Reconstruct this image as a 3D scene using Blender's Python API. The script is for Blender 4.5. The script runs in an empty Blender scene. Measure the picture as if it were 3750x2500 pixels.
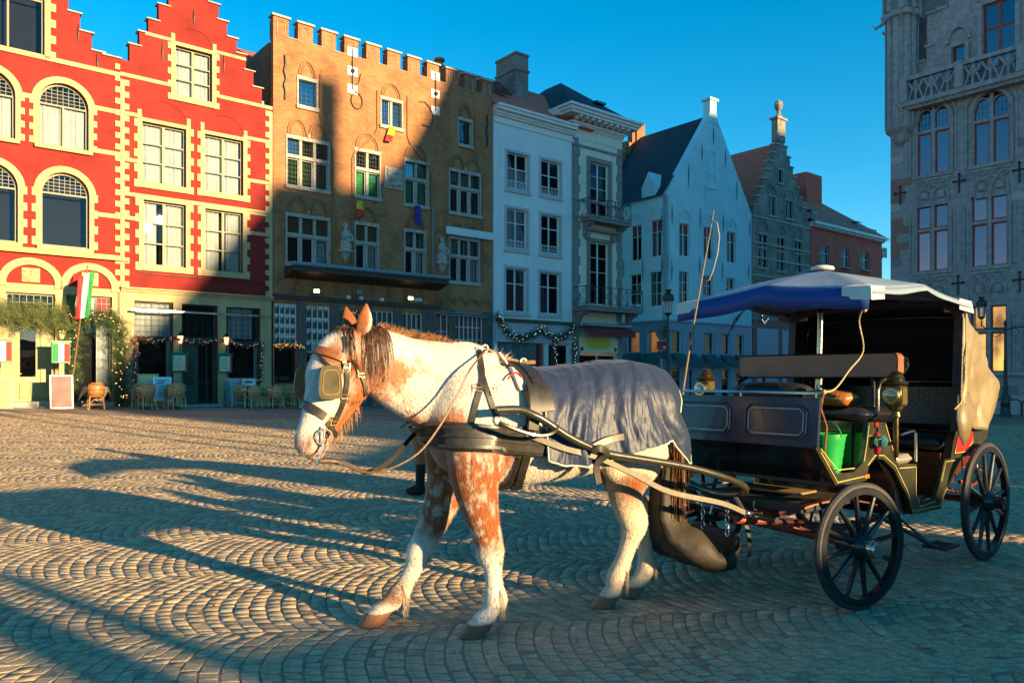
import bpy, bmesh, math, random
import numpy as np
from mathutils import Vector, Matrix
from mathutils.bvhtree import BVHTree
R = math.radians
random.seed(7); RNG = np.random.default_rng(7)
sc = bpy.context.scene
COL = sc.collection

# ------------------------------------------------------------------ camera
FPX, HOR, CXP, CAMH = 2800.0, 1378.0, 1875.0, 1.5
cam_d = bpy.data.cameras.new('camera'); cam = bpy.data.objects.new('camera', cam_d); COL.objects.link(cam)
cam.location = (0, 0, CAMH); cam.rotation_euler = (R(90), 0, 0)
cam_d.sensor_width = 36; cam_d.lens = FPX/3750*36; cam_d.shift_y = (HOR-1250)/3750
cam_d.clip_start = .05; cam_d.clip_end = 2000
sc.camera = cam

# ------------------------------------------------------------------ sky, sun, exposure
SUN_EL = 10.6; SUN_AZ = (-.8, .6)            # the way the shadows run on the ground
world = bpy.data.worlds.new('World'); sc.world = world; world.use_nodes = True
wn = world.node_tree; wn.nodes.clear()
w_out = wn.nodes.new('ShaderNodeOutputWorld'); w_bg = wn.nodes.new('ShaderNodeBackground')
w_sky = wn.nodes.new('ShaderNodeTexSky'); w_sky.sky_type = 'NISHITA'; w_sky.sun_disc = False
w_sky.sun_elevation = R(SUN_EL); w_sky.sun_rotation = math.atan2(-SUN_AZ[0], -SUN_AZ[1])
w_sky.air_density = 1.0; w_sky.dust_density = 0.0; w_sky.ozone_density = 4.0
w_hs = wn.nodes.new('ShaderNodeHueSaturation'); w_hs.inputs['Saturation'].default_value = 1.27
w_hs.inputs['Hue'].default_value = 0.482
wn.links.new(w_sky.outputs[0], w_hs.inputs['Color']); wn.links.new(w_hs.outputs[0], w_bg.inputs[0])
w_bg.inputs[1].default_value = 0.096
wn.links.new(w_bg.outputs[0], w_out.inputs[0])
sun_d = bpy.data.lights.new('sun', 'SUN'); sun = bpy.data.objects.new('sun', sun_d); COL.objects.link(sun)
sun_d.energy = 5.0; sun_d.angle = R(.6); sun_d.color = (1.0, .70, .34)
ce = math.cos(R(SUN_EL))
sun.rotation_euler = Vector((SUN_AZ[0]*ce, SUN_AZ[1]*ce, -math.sin(R(SUN_EL)))).to_track_quat('-Z', 'Y').to_euler()
sun.location = (20, -16, 12)
sc.view_settings.view_transform = 'Standard'; sc.view_settings.look = 'None'
sc.view_settings.exposure = 1.58; sc.view_settings.gamma = 1
sc.view_settings.use_curve_mapping = False

# ------------------------------------------------------------------ mesh builder and object helpers
class MB:
    def __init__(s): s.v = []; s.f = []; s.m = []
    def add(s, vs, fs, mi=0):
        o = len(s.v); s.v.extend([tuple(map(float, p)) for p in vs])
        s.f.extend([tuple(i+o for i in f) for f in fs]); s.m.extend([mi]*len(fs)); return s
    def box(s, x0, y0, z0, x1, y1, z1, mi=0):
        vs = [(x0,y0,z0),(x1,y0,z0),(x1,y1,z0),(x0,y1,z0),(x0,y0,z1),(x1,y0,z1),(x1,y1,z1),(x0,y1,z1)]
        return s.add(vs, [(0,3,2,1),(4,5,6,7),(0,1,5,4),(1,2,6,5),(2,3,7,6),(3,0,4,7)], mi)
    def bbox(s, x0, y0, z0, x1, y1, z1, b=.01, mi=0):       # bevelled box
        P = []
        for x, sx in ((x0,1),(x1,-1)):
            for y, sy in ((y0,1),(y1,-1)):
                for z, sz in ((z0,1),(z1,-1)):
                    P.append([(x+sx*b,y+sy*b,z),(x,y+sy*b,z+sz*b),(x+sx*b,y,z+sz*b)])
        vs = [p for q in P for p in q]
        bm = bmesh.new()
        for p in vs: bm.verts.new(p)
        bmesh.ops.convex_hull(bm, input=bm.verts[:])
        bm.verts.index_update(); vv = [tuple(v.co) for v in bm.verts]
        ff = [tuple(v.index for v in f.verts) for f in bm.faces]; bm.free()
        return s.add(vv, ff, mi)
    def prism(s, poly, y0, y1, ax='y', mi=0):               # polygon in the two other axes, pushed along ax
        n = len(poly)
        def P(a, b, c): return {'y': (a, c, b), 'x': (c, a, b), 'z': (a, b, c)}[ax]
        vs = [P(a, b, y0) for a, b in poly]+[P(a, b, y1) for a, b in poly]
        fs = [tuple(range(n)), tuple(range(2*n-1, n-1, -1))]+[(i, i+n, (i+1) % n+n, (i+1) % n) for i in range(n)]
        return s.add(vs, fs, mi)
    def tube(s, path, r, n=8, closed=False, caps=True, mi=0, flat=1.0, up=None):
        P = [Vector(p) for p in path]; m = len(P)
        rs = r if hasattr(r, '__len__') else [r]*m
        T = []
        for i in range(m):
            a = P[i-1] if (i > 0 or closed) else P[i]; b = P[(i+1) % m] if (i < m-1 or closed) else P[i]
            t = (b-a); T.append(t.normalized() if t.length > 1e-9 else Vector((0, 0, 1)))
        up0 = Vector(up) if up else (Vector((0, 0, 1)) if abs(T[0].z) < .9 else Vector((1, 0, 0)))
        N = (up0-T[0]*up0.dot(T[0])).normalized()
        vs = []
        for i in range(m):
            if up: N = (up0-T[i]*up0.dot(T[i]))
            else: N = (N-T[i]*N.dot(T[i]))
            if N.length < 1e-6: N = T[i].orthogonal()
            N.normalize(); B = T[i].cross(N)
            for k in range(n):
                a = 2*math.pi*k/n
                vs.append(P[i]+N*(math.cos(a)*rs[i]*flat)+B*(math.sin(a)*rs[i]))
        fs = []
        for i in range(m if closed else m-1):
            j = (i+1) % m
            for k in range(n):
                fs.append((i*n+k, i*n+(k+1) % n, j*n+(k+1) % n, j*n+k))
        if caps and not closed:
            fs.append(tuple(range(n-1, -1, -1))); fs.append(tuple((m-1)*n+k for k in range(n)))
        return s.add(vs, fs, mi)
    def ribbon(s, pts, nrm, w, th, mi=0):                   # flat strap: points, normals, width, thickness
        P = [Vector(p) for p in pts]; m = len(P); vs = []
        ws = w if hasattr(w, '__len__') else [w]*m
        for i in range(m):
            t = (P[min(i+1, m-1)]-P[max(i-1, 0)]).normalized(); nn = Vector(nrm[i]).normalized()
            b = t.cross(nn).normalized()
            for sx, sy in ((-1,0),(1,0),(1,1),(-1,1)):
                vs.append(P[i]+b*(sx*ws[i]/2*(1 if sy == 0 else .86))+nn*(sy*th))
        fs = [(3,2,1,0), tuple(4*(m-1)+k for k in range(4))]
        for i in range(m-1):
            for k in range(4):
                fs.append((4*i+k, 4*i+(k+1) % 4, 4*i+4+(k+1) % 4, 4*i+4+k))
        return s.add(vs, fs, mi)
    def lathe(s, prof, c=(0,0,0), n=16, ax='z', mi=0):      # prof: (radius, height)
        vs = []
        for r, h in prof:
            for k in range(n):
                a = 2*math.pi*k/n; x, y = r*math.cos(a), r*math.sin(a)
                p = {'z': (x, y, h), 'y': (x, h, y), 'x': (h, x, y)}[ax]
                vs.append((c[0]+p[0], c[1]+p[1], c[2]+p[2]))
        m = len(prof); fs = []
        for i in range(m-1):
            for k in range(n):
                fs.append((i*n+k, i*n+(k+1) % n, (i+1)*n+(k+1) % n, (i+1)*n+k))
        if prof[0][0] > 1e-4: fs.append(tuple(range(n-1, -1, -1)))
        if prof[-1][0] > 1e-4: fs.append(tuple((m-1)*n+k for k in range(n)))
        return s.add(vs, fs, mi)
    def sphere(s, c, r, n=8, mi=0, sq=(1,1,1)):
        pr = [(math.sin(math.pi*i/n), -math.cos(math.pi*i/n)) for i in range(n+1)]
        o = len(s.v); s.lathe([(a, b) for a, b in pr], n=n+2, mi=mi)
        for i in range(o, len(s.v)):
            p = s.v[i]; s.v[i] = (c[0]+p[0]*r*sq[0], c[1]+p[1]*r*sq[1], c[2]+p[2]*r*sq[2])
        return s
    def mesh(s, name):
        me = bpy.data.meshes.new(name); me.from_pydata(s.v, [], s.f)
        if any(s.m): me.polygons.foreach_set('material_index', s.m)
        return me
    def build(s, name, mats, parent=None, smooth=False, fix=False, loc=None):
        me = s.mesh(name)
        for m in (mats if isinstance(mats, (list, tuple)) else [mats]): me.materials.append(m)
        if fix:
            bm = bmesh.new(); bm.from_mesh(me); bmesh.ops.recalc_face_normals(bm, faces=bm.faces[:]); bm.to_mesh(me); bm.free()
        if smooth: shade(me)
        return link(name, me, parent, loc)
def shade(me, ang=40):
    me.polygons.foreach_set('use_smooth', [True]*len(me.polygons))
    try: me.set_sharp_from_angle(angle=R(ang))
    except Exception: pass
def link(name, data, parent=None, loc=None):
    o = bpy.data.objects.new(name, data); COL.objects.link(o)
    if parent: o.parent = parent
    if loc is not None: o.location = loc
    return o
def tag(o, label=None, cat=None, group=None, kind=None):
    for k, v in (('label', label), ('category', cat), ('group', group), ('kind', kind)):
        if v: o[k] = v
    return o
def empty(name, loc=(0,0,0), rz=0, label=None, cat=None, group=None):
    o = link(name, None); o.empty_display_size = .2; o.location = loc; o.rotation_euler = (0, 0, rz)
    return tag(o, label, cat, group)
def copy_tree(o, parent=None):
    c = o.copy(); COL.objects.link(c); c.parent = parent
    for ch in o.children: copy_tree(ch, c)
    return c
def ray(px, py): return Vector(((px-CXP)/FPX, 1.0, (HOR-py)/FPX))
def smst(a, b, x):
    t = np.clip((x-a)/(b-a), 0, 1); return t*t*(3-2*t)
def hashn(p, sc_=1.0, seed=0):                               # value noise in numpy, p (n,3)
    p = np.asarray(p, float)*sc_+seed*17.3; i = np.floor(p).astype(np.int64); f = p-i; f = f*f*(3-2*f)
    def h(a): 
        n = (a[:,0]*73856093) ^ (a[:,1]*19349663) ^ (a[:,2]*83492791); n = (n ^ (n >> 13))*1274126177 & 0x7fffffff
        return ((n ^ (n >> 16)) & 0xffff)/65535.0
    r = 0
    for dx in (0,1):
        for dy in (0,1):
            for dz in (0,1):
                w = (f[:,0] if dx else 1-f[:,0])*(f[:,1] if dy else 1-f[:,1])*(f[:,2] if dz else 1-f[:,2])
                r = r+w*h(i+np.array([dx,dy,dz]))
    return r
def fbm(p, s, seed=0, o=3):
    r = 0; a = .5; t = 0
    for k in range(o): r = r+a*hashn(p, s*2**k, seed+k); t += a; a *= .55
    return r/t

# ------------------------------------------------------------------ materials
MATS = {}
def nodes(name):
    m = bpy.data.materials.new(name); m.use_nodes = True; nt = m.node_tree
    return m, nt, nt.nodes['Principled BSDF'], (lambda t: nt.nodes.new('ShaderNode'+t)), nt.links.new
def mat(name, col, rough=.6, metal=0, var=.18, scale=6, bump=.15, bscale=40, spec=.5, emit=None, estr=0, streak=False, coat=0, dirt=0):
    """plain material with noise in its colour and fine relief"""
    if name in MATS: return MATS[name]
    m, nt, b, N, L = nodes(name)
    tc = N('TexCoord'); src = tc.outputs['Object']
    if streak:
        mp = N('Mapping'); mp.inputs['Scale'].default_value = (1, 1, .18); L(src, mp.inputs[0]); src = mp.outputs[0]
    n1 = N('TexNoise'); n1.inputs['Scale'].default_value = scale; n1.inputs['Detail'].default_value = 5; L(src, n1.inputs['Vector'])
    rp = N('ValToRGB'); c = Vector(col[:3])
    rp.color_ramp.elements[0].position = .3; rp.color_ramp.elements[1].position = .72
    rp.color_ramp.elements[0].color = (*(c*(1-var)), 1); rp.color_ramp.elements[1].color = (*[min(1, x*(1+var)) for x in c], 1)
    L(n1.outputs['Fac'], rp.inputs[0]); L(rp.outputs[0], b.inputs['Base Color'])
    mr = N('MapRange'); mr.inputs['To Min'].default_value = max(.02, rough-.1); mr.inputs['To Max'].default_value = min(1, rough+.12)
    L(n1.outputs['Fac'], mr.inputs['Value']); L(mr.outputs[0], b.inputs['Roughness'])
    b.inputs['Metallic'].default_value = metal; b.inputs['Specular IOR Level'].default_value = spec
    if coat: b.inputs['Coat Weight'].default_value = coat; b.inputs['Coat Roughness'].default_value = .08
    if bump:
        n2 = N('TexNoise'); n2.inputs['Scale'].default_value = bscale; n2.inputs['Detail'].default_value = 4; L(src, n2.inputs['Vector'])
        bp = N('Bump'); bp.inputs['Strength'].default_value = bump; bp.inputs['Distance'].default_value = .02
        L(n2.outputs['Fac'], bp.inputs['Height']); L(bp.outputs[0], b.inputs['Normal'])
    if emit: b.inputs['Emission Color'].default_value = (*emit, 1); b.inputs['Emission Strength'].default_value = estr
    MATS[name] = m; return m
def brickmat(name, c1, c2, mortar, bw=.21, bh=.065, ms=.010, var=.35, bump=.5, patches=None, mort_soft=.1, off=.5):
    """masonry on a wall whose local x runs along it and z up"""
    if name in MATS: return MATS[name]
    m, nt, b, N, L = nodes(name)
    tc = N('TexCoord'); sp = N('SeparateXYZ'); L(tc.outputs['Object'], sp.inputs[0]); cb = N('CombineXYZ')
    ad = N('MATH' if False else 'Math'); ad.operation = 'ADD'; L(sp.outputs['X'], ad.inputs[0]); L(sp.outputs['Y'], ad.inputs[1])
    L(ad.outputs[0], cb.inputs['X']); L(sp.outputs['Z'], cb.inputs['Y'])
    br = N('TexBrick'); L(cb.outputs[0], br.inputs['Vector'])
    br.inputs['Scale'].default_value = 1; br.inputs['Brick Width'].default_value = bw; br.inputs['Row Height'].default_value = bh
    br.inputs['Mortar Size'].default_value = ms; br.inputs['Mortar Smooth'].default_value = mort_soft; br.offset = off
    br.inputs['Color1'].default_value = (*c1, 1); br.inputs['Color2'].default_value = (*c2, 1); br.inputs['Mortar'].default_value = (*mortar, 1)
    n1 = N('TexNoise'); n1.inputs['Scale'].default_value = .9; n1.inputs['Detail'].default_value = 6; L(tc.outputs['Object'], n1.inputs['Vector'])
    mr = N('MapRange'); mr.inputs['From Min'].default_value = .3; mr.inputs['From Max'].default_value = .7
    mr.inputs['To Min'].default_value = 1-var; mr.inputs['To Max'].default_value = 1+var; L(n1.outputs['Fac'], mr.inputs['Value'])
    mx = N('MixRGB'); mx.blend_type = 'MULTIPLY'; mx.inputs[0].default_value = 1; L(br.outputs['Color'], mx.inputs[1]); L(mr.outputs[0], mx.inputs[2])
    last = mx.outputs[0]
    if patches:
        n3 = N('TexNoise'); n3.inputs['Scale'].default_value = 3.3; n3.inputs['Detail'].default_value = 8; L(tc.outputs['Object'], n3.inputs['Vector'])
        r3 = N('ValToRGB'); r3.color_ramp.elements[0].position = .52; r3.color_ramp.elements[1].position = .68; L(n3.outputs['Fac'], r3.inputs[0])
        mm = N('MixRGB'); L(r3.outputs[0], mm.inputs[0]); L(last, mm.inputs[1]); mm.inputs[2].default_value = (*patches, 1); last = mm.outputs[0]
    L(last, b.inputs['Base Color']); b.inputs['Roughness'].default_value = .85; b.inputs['Specular IOR Level'].default_value = .25
    n2 = N('TexNoise'); n2.inputs['Scale'].default_value = 18; n2.inputs['Detail'].default_value = 6; L(tc.outputs['Object'], n2.inputs['Vector'])
    s2 = N('Math'); s2.operation = 'MULTIPLY'; s2.inputs[1].default_value = .6; L(n2.outputs['Fac'], s2.inputs[0])
    s3 = N('Math'); s3.operation = 'SUBTRACT'; L(s2.outputs[0], s3.inputs[0]); L(br.outputs['Fac'], s3.inputs[1])
    bp = N('Bump'); bp.inputs['Strength'].default_value = bump; bp.inputs['Distance'].default_value = .012; L(s3.outputs[0], bp.inputs['Height'])
    L(bp.outputs[0], b.inputs['Normal']); MATS[name] = m; return m
def glassmat(name='window_glass', tint=(.9,.92,.92), body=.0, dark=(.004,.004,.005), gloss=(.5,.54,.6)):
    """pane: part mirror, part see-through"""
    if name in MATS: return MATS[name]
    m, nt, b, N, L = nodes(name)
    out = nt.nodes['Material Output']
    tr = N('BsdfTransparent'); tr.inputs[0].default_value = (*tint, 1)
    gl = N('BsdfGlossy'); gl.inputs['Roughness'].default_value = .004; gl.inputs['Color'].default_value = (*gloss, 1)
    b.inputs['Base Color'].default_value = (*dark, 1); b.inputs['Roughness'].default_value = .6; b.inputs['Specular IOR Level'].default_value = 0
    ad = N('AddShader'); L(gl.outputs[0], ad.inputs[0]); L(b.outputs[0], ad.inputs[1])
    mx = N('MixShader'); fr = N('Fresnel'); fr.inputs[0].default_value = 1.5
    ma = N('Math'); ma.operation = 'ADD'; ma.use_clamp = True; ma.inputs[1].default_value = body; L(fr.outputs[0], ma.inputs[0]); L(ma.outputs[0], mx.inputs[0])
    L(tr.outputs[0], mx.inputs[1]); L(ad.outputs[0], mx.inputs[2]); L(mx.outputs[0], out.inputs[0])
    MATS[name] = m; return m
def lit(name, c1, c2, strength, scale=2.5):
    """a lit room seen through its window"""
    if name in MATS: return MATS[name]
    m, nt, b, N, L = nodes(name)
    tc = N('TexCoord'); n = N('TexNoise'); n.inputs['Scale'].default_value = scale; n.inputs['Detail'].default_value = 3; L(tc.outputs['Object'], n.inputs['Vector'])
    r = N('ValToRGB'); r.color_ramp.elements[0].position = .35; r.color_ramp.elements[1].position = .65
    r.color_ramp.elements[0].color = (*c1, 1); r.color_ramp.elements[1].color = (*c2, 1); L(n.outputs['Fac'], r.inputs[0])
    L(r.outputs[0], b.inputs['Base Color']); L(r.outputs[0], b.inputs['Emission Color']); b.inputs['Emission Strength'].default_value = strength
    MATS[name] = m; return m
def vcolmat(name, rough=.7, bump=.2, bscale=(60, 60, 60), sheen=0, spec=.3, jit=.25):
    m, nt, b, N, L = nodes(name)
    a = N('VertexColor'); a.layer_name = 'Col'
    tc = N('TexCoord'); mp = N('Mapping'); mp.inputs['Scale'].default_value = bscale; L(tc.outputs['Object'], mp.inputs[0])
    n = N('TexNoise'); n.inputs['Scale'].default_value = 1; n.inputs['Detail'].default_value = 6; L(mp.outputs[0], n.inputs['Vector'])
    mr = N('MapRange'); mr.inputs['To Min'].default_value = 1-jit; mr.inputs['To Max'].default_value = 1+jit; L(n.outputs['Fac'], mr.inputs['Value'])
    mx = N('MixRGB'); mx.blend_type = 'MULTIPLY'; mx.inputs[0].default_value = 1; L(a.outputs[0], mx.inputs[1]); L(mr.outputs[0], mx.inputs[2])
    L(mx.outputs[0], b.inputs['Base Color']); b.inputs['Roughness'].default_value = rough; b.inputs['Specular IOR Level'].default_value = spec
    if sheen: b.inputs['Sheen Weight'].default_value = sheen
    bp = N('Bump'); bp.inputs['Strength'].default_value = bump; bp.inputs['Distance'].default_value = .01; L(n.outputs['Fac'], bp.inputs['Height']); L(bp.outputs[0], b.inputs['Normal'])
    return m
def setcol(me, cols):
    a = me.color_attributes.new('Col', 'FLOAT_COLOR', 'POINT')
    c = np.ones((len(me.vertices), 4), np.float32); c[:, :3] = cols; a.data.foreach_set('color', c.ravel())

M_yellow = mat('cream_yellow_paint', (.38,.30,.145), .65, var=.2, scale=2.2, bump=.15, streak=True)
M_frame_green = mat('olive_frame_paint', (.16,.16,.09), .5)
M_frame_white = mat('white_frame_paint', (.62,.62,.60), .45, var=.06)
M_stone = mat('pale_weathered_stone', (.34,.32,.28), .8, var=.3, scale=9, bump=.4)
M_black = mat('black_gloss_paint', (.008,.007,.007), .22, coat=.6, bump=.03)
M_iron = mat('black_iron', (.015,.015,.017), .5, bump=.1)
M_dark_room = mat('dark_room', (.004,.004,.004), .9, bump=0)
M_curtain = mat('white_net_curtain', (.44,.46,.48), .9, var=.1, scale=3, bump=0)
M_glass = glassmat()
M_red_frame = mat('red_frame_paint', (.35,.045,.03), .5)
M_steel = mat('polished_steel', (.62,.62,.60), .2, metal=1, bump=.03)
M_brass = mat('worn_brass', (.55,.42,.18), .3, metal=1, bump=.05)
M_wood_dark = mat('dark_brown_wood', (.045,.030,.022), .6, bump=.3)
M_green_dark = mat('dark_green_paint', (.012,.045,.028), .45)
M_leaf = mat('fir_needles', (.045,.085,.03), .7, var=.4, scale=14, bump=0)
M_bulb = mat('warm_fairy_bulb', (1,.6,.2), .4, emit=(1,.55,.15), estr=1.6, bump=0)
M_bulb_c = mat('cold_fairy_bulb', (.8,.9,1), .4, emit=(.7,.85,1), estr=.6, bump=0)
M_red_ball = mat('red_bauble', (.45,.02,.02), .2, bump=0)
# ------------------------------------------------------------------ ground: one sheet to the horizon, paved with small setts in arcs
P0 = np.array([-14.35, 28.0]); U = np.array([.775, .632]); NRM = np.array([.632, -.775])
def ground_z(x, y):
    x = np.asarray(x, float); y = np.asarray(y, float)
    dx = x-P0[0]; dy = y-P0[1]
    t = dx*U[0]+dy*U[1]; d = dx*NRM[0]+dy*NRM[1]
    zf = np.clip(.40-.0246*t, 0, .55)
    w = np.clip(1-np.maximum(d, 0)/20.0, 0, 1)**1.4
    return zf*w
def stonemat(name, c_lo, c_hi, scale_):
    m, nt, b, N, L = nodes(name)
    g = N('NewGeometry'); tc = N('TexCoord')
    r = N('ValToRGB'); r.color_ramp.elements[0].color = (*c_lo, 1); r.color_ramp.elements[1].color = (*c_hi, 1)
    e = r.color_ramp.elements.new(.5); e.color = (*[(a+b_)/2*1.0 for a, b_ in zip(c_lo, c_hi)], 1)
    n0 = N('TexNoise'); n0.inputs['Scale'].default_value = .55; n0.inputs['Detail'].default_value = 4; L(tc.outputs['Object'], n0.inputs['Vector'])
    mixv = N('Math'); mixv.operation = 'MULTIPLY_ADD'; mixv.inputs[1].default_value = .8
    L(g.outputs['Random Per Island'], mixv.inputs[0]); 
    h = N('Math'); h.operation = 'MULTIPLY'; h.inputs[1].default_value = .35; L(n0.outputs['Fac'], h.inputs[0]); L(h.outputs[0], mixv.inputs[2])
    L(mixv.outputs[0], r.inputs[0])
    n = N('TexNoise'); n.inputs['Scale'].default_value = scale_; n.inputs['Detail'].default_value = 7; L(tc.outputs['Object'], n.inputs['Vector'])
    mr = N('MapRange'); mr.inputs['From Min'].default_value = .3; mr.inputs['From Max'].default_value = .7; mr.inputs['To Min'].default_value = .72; mr.inputs['To Max'].default_value = 1.28; L(n.outputs['Fac'], mr.inputs['Value'])
    mx = N('MixRGB'); mx.blend_type = 'MULTIPLY'; mx.inputs[0].default_value = 1; L(r.outputs[0], mx.inputs[1]); L(mr.outputs[0], mx.inputs[2]); L(mx.outputs[0], b.inputs['Base Color'])
    r2 = N('MapRange'); r2.inputs['To Min'].default_value = .68; r2.inputs['To Max'].default_value = .95; L(n.outputs['Fac'], r2.inputs['Value']); L(r2.outputs[0], b.inputs['Roughness'])
    b.inputs['Specular IOR Level'].default_value = .22
    bp = N('Bump'); bp.inputs['Strength'].default_value = .28; bp.inputs['Distance'].default_value = .01; L(n.outputs['Fac'], bp.inputs['Height']); L(bp.outputs[0], b.inputs['Normal'])
    return m
M_sett = stonemat('granite_sett', (.27,.19,.112), (.51,.385,.24), 38)
def jointmat():
    m, nt, b, N, L = nodes('sett_joints')
    tc = N('TexCoord'); v = N('TexVoronoi'); v.inputs['Scale'].default_value = 8; L(tc.outputs['Object'], v.inputs['Vector'])
    n = N('TexNoise'); n.inputs['Scale'].default_value = .8; n.inputs['Detail'].default_value = 8; L(tc.outputs['Object'], n.inputs['Vector'])
    r = N('ValToRGB'); r.color_ramp.elements[0].position = .3; r.color_ramp.elements[1].position = .7
    r.color_ramp.elements[0].color = (.17,.12,.085,1); r.color_ramp.elements[1].color = (.30,.225,.16,1); L(n.outputs['Fac'], r.inputs[0]); L(r.outputs[0], b.inputs['Base Color'])
    b.inputs['Roughness'].default_value = .9
    bp = N('Bump'); bp.inputs['Strength'].default_value = .6; bp.inputs['Distance'].default_value = .02; L(v.outputs['Distance'], bp.inputs['Height']); L(bp.outputs[0], b.inputs['Normal'])
    return m
xs = np.concatenate([np.linspace(-400,-45,6), np.arange(-40,41,1.0), np.linspace(45,400,6)])
ys = np.concatenate([np.linspace(-300,-25,5), np.arange(-20,46,1.0), np.linspace(50,700,8)])
gx, gy = np.meshgrid(xs, ys); gz = ground_z(gx, gy)+.0102
nx, ny = len(xs), len(ys)
gv = np.stack([gx.ravel(), gy.ravel(), gz.ravel()], 1)
gf = [(j*nx+i, j*nx+i+1, (j+1)*nx+i+1, (j+1)*nx+i) for j in range(ny-1) for i in range(nx-1)]
gme = bpy.data.meshes.new('ground'); gme.from_pydata(gv.tolist(), [], gf); gme.materials.append(jointmat()); shade(gme)
ground = link('ground', gme); tag(ground, 'square paved with small grey setts laid in arcs', None, None, 'structure')

def setts():
    W, PITCH, RAD = 1.24, .098, 1.10
    ang = R(9); ax = np.array([math.cos(ang), math.sin(ang)]); ay = np.array([-math.sin(ang), math.cos(ang)])
    nw = 12; cells = []
    bulf = lambda w: np.sqrt(RAD**2-(np.clip(w, 0, W)-W/2)**2)
    y_at = -9.0
    while y_at < 44:
        W = RNG.uniform(1.1, 1.5); RAD = W*RNG.uniform(.80, 1.02); j = y_at/W; y_at += W; nw = int(round(W/.101))
        sh = RNG.uniform(0, PITCH); k = np.arange(-330, 340); nk = len(k); st = W/nw
        wv = np.arange(nw+2)[None, :]*st-st*(.25+.5*(k % 2))[:, None]+RNG.uniform(-.20, .20, (nk, nw+2))*st; wv[:, 0] = 0; wv[:, -1] = W; wv = np.clip(wv, 0, W)
        rowj = RNG.uniform(-.008, .008, nk+1)
        qa = (k*PITCH+sh+rowj[:-1])[:, None]-bulf(wv); qb = ((k+1)*PITCH+sh+rowj[1:])[:, None]-bulf(wv); wj = wv+j*W
        qa = qa+RNG.uniform(-.004, .004, qa.shape); qb = qb+RNG.uniform(-.004, .004, qb.shape)
        A_ = qa[..., None]*ax+wj[..., None]*ay; B_ = qb[..., None]*ax+wj[..., None]*ay
        Q = np.stack([A_[:, :-1], B_[:, :-1], B_[:, 1:], A_[:, 1:]], 2).reshape(-1, 4, 2)
        q3 = np.concatenate([Q.reshape(-1, 2), np.zeros((Q.size//2, 1))], 1); Q = Q+np.stack([fbm(q3, .55, 50, 2)-.5, fbm(q3, .55, 60, 2)-.5], 1).reshape(Q.shape)*.34; wid = np.repeat((wv[:, 1:]-wv[:, :-1]), 1, 1).reshape(-1)
        m = Q.mean(1); px = 1875+2800*m[:, 0]/np.maximum(m[:, 1], .5)
        ok = (m[:, 1] > 2.6) & (m[:, 1] < 23.5) & (px > -420) & (px < 4170) & (wid > .03)
        cells.append(Q[ok])
    Q = np.concatenate(cells); n = len(Q); m = Q.mean(1, keepdims=True)
    g = .0022+RNG.uniform(0, .002, (n, 1, 1))
    e = Q-m; ln = np.linalg.norm(e, axis=2, keepdims=True)
    b0 = m+e*np.maximum(0.2, 1-g*1.1/ln); b1 = m+e*np.maximum(.2, 1-(g+.004)*1.15/ln); b2 = m+e*np.maximum(.2, 1-(g+.0085)*1.1/ln)
    tilt = RNG.normal(0, .026, (n, 1, 2)); hz = .0128+RNG.normal(0, .0016, (n, 1))
    base = ground_z(Q[..., 0], Q[..., 1])
    def zz(bq, dz): return base+hz+dz+((bq-m)*tilt).sum(2)+RNG.normal(0, .0007, (n, 4))
    z0 = base-.004; z1 = zz(b1, -.0025); z2 = zz(b2, .001)
    V = np.concatenate([np.concatenate([b0, z0[..., None]], 2), np.concatenate([b1, z1[..., None]], 2), np.concatenate([b2, z2[..., None]], 2)], 1)   # n,12,3
    F = []
    for r in (0, 4):
        for k in range(4): F.append((r+k, r+(k+1) % 4, r+4+(k+1) % 4, r+4+k))
    F.append((8, 9, 10, 11)); F = np.array(F)
    dist = m[:, 0, 1]; px = 1875+2800*m[:, 0, 0]/dist; py = 1378+4200/dist
    vis = (px > 0) & (px < 3750) & (py < 2510)
    size = np.where(vis, 1/dist**2*(np.linalg.norm(Q[:, 0]-Q[:, 2], axis=1)*np.linalg.norm(Q[:, 1]-Q[:, 3], axis=1)), 0)
    top = np.argsort(-size)[:300]; rest = np.ones(n, bool); rest[top] = False
    for i in top:
        c = V[i].mean(0); me = bpy.data.meshes.new('sett'); me.from_pydata((V[i]-c).tolist(), [], F.tolist()); me.materials.append(M_sett)
        o = link('sett', me, ground); o.location = c
    Vr = V[rest]; nr = len(Vr)
    FF = (F[None]+12*np.arange(nr)[:, None, None]).reshape(-1, 4)
    me = bpy.data.meshes.new('setts'); me.vertices.add(nr*12); me.vertices.foreach_set('co', Vr.ravel())
    me.loops.add(FF.size); me.loops.foreach_set('vertex_index', FF.ravel().astype(np.int32))
    me.polygons.add(len(FF)); me.polygons.foreach_set('loop_start', np.arange(0, FF.size, 4, dtype=np.int32))
    me.update(calc_edges=True); me.materials.append(M_sett)
    o = link('paving_setts', me, ground); o['kind'] = 'stuff'
    print('setts', n)
setts()
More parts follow.
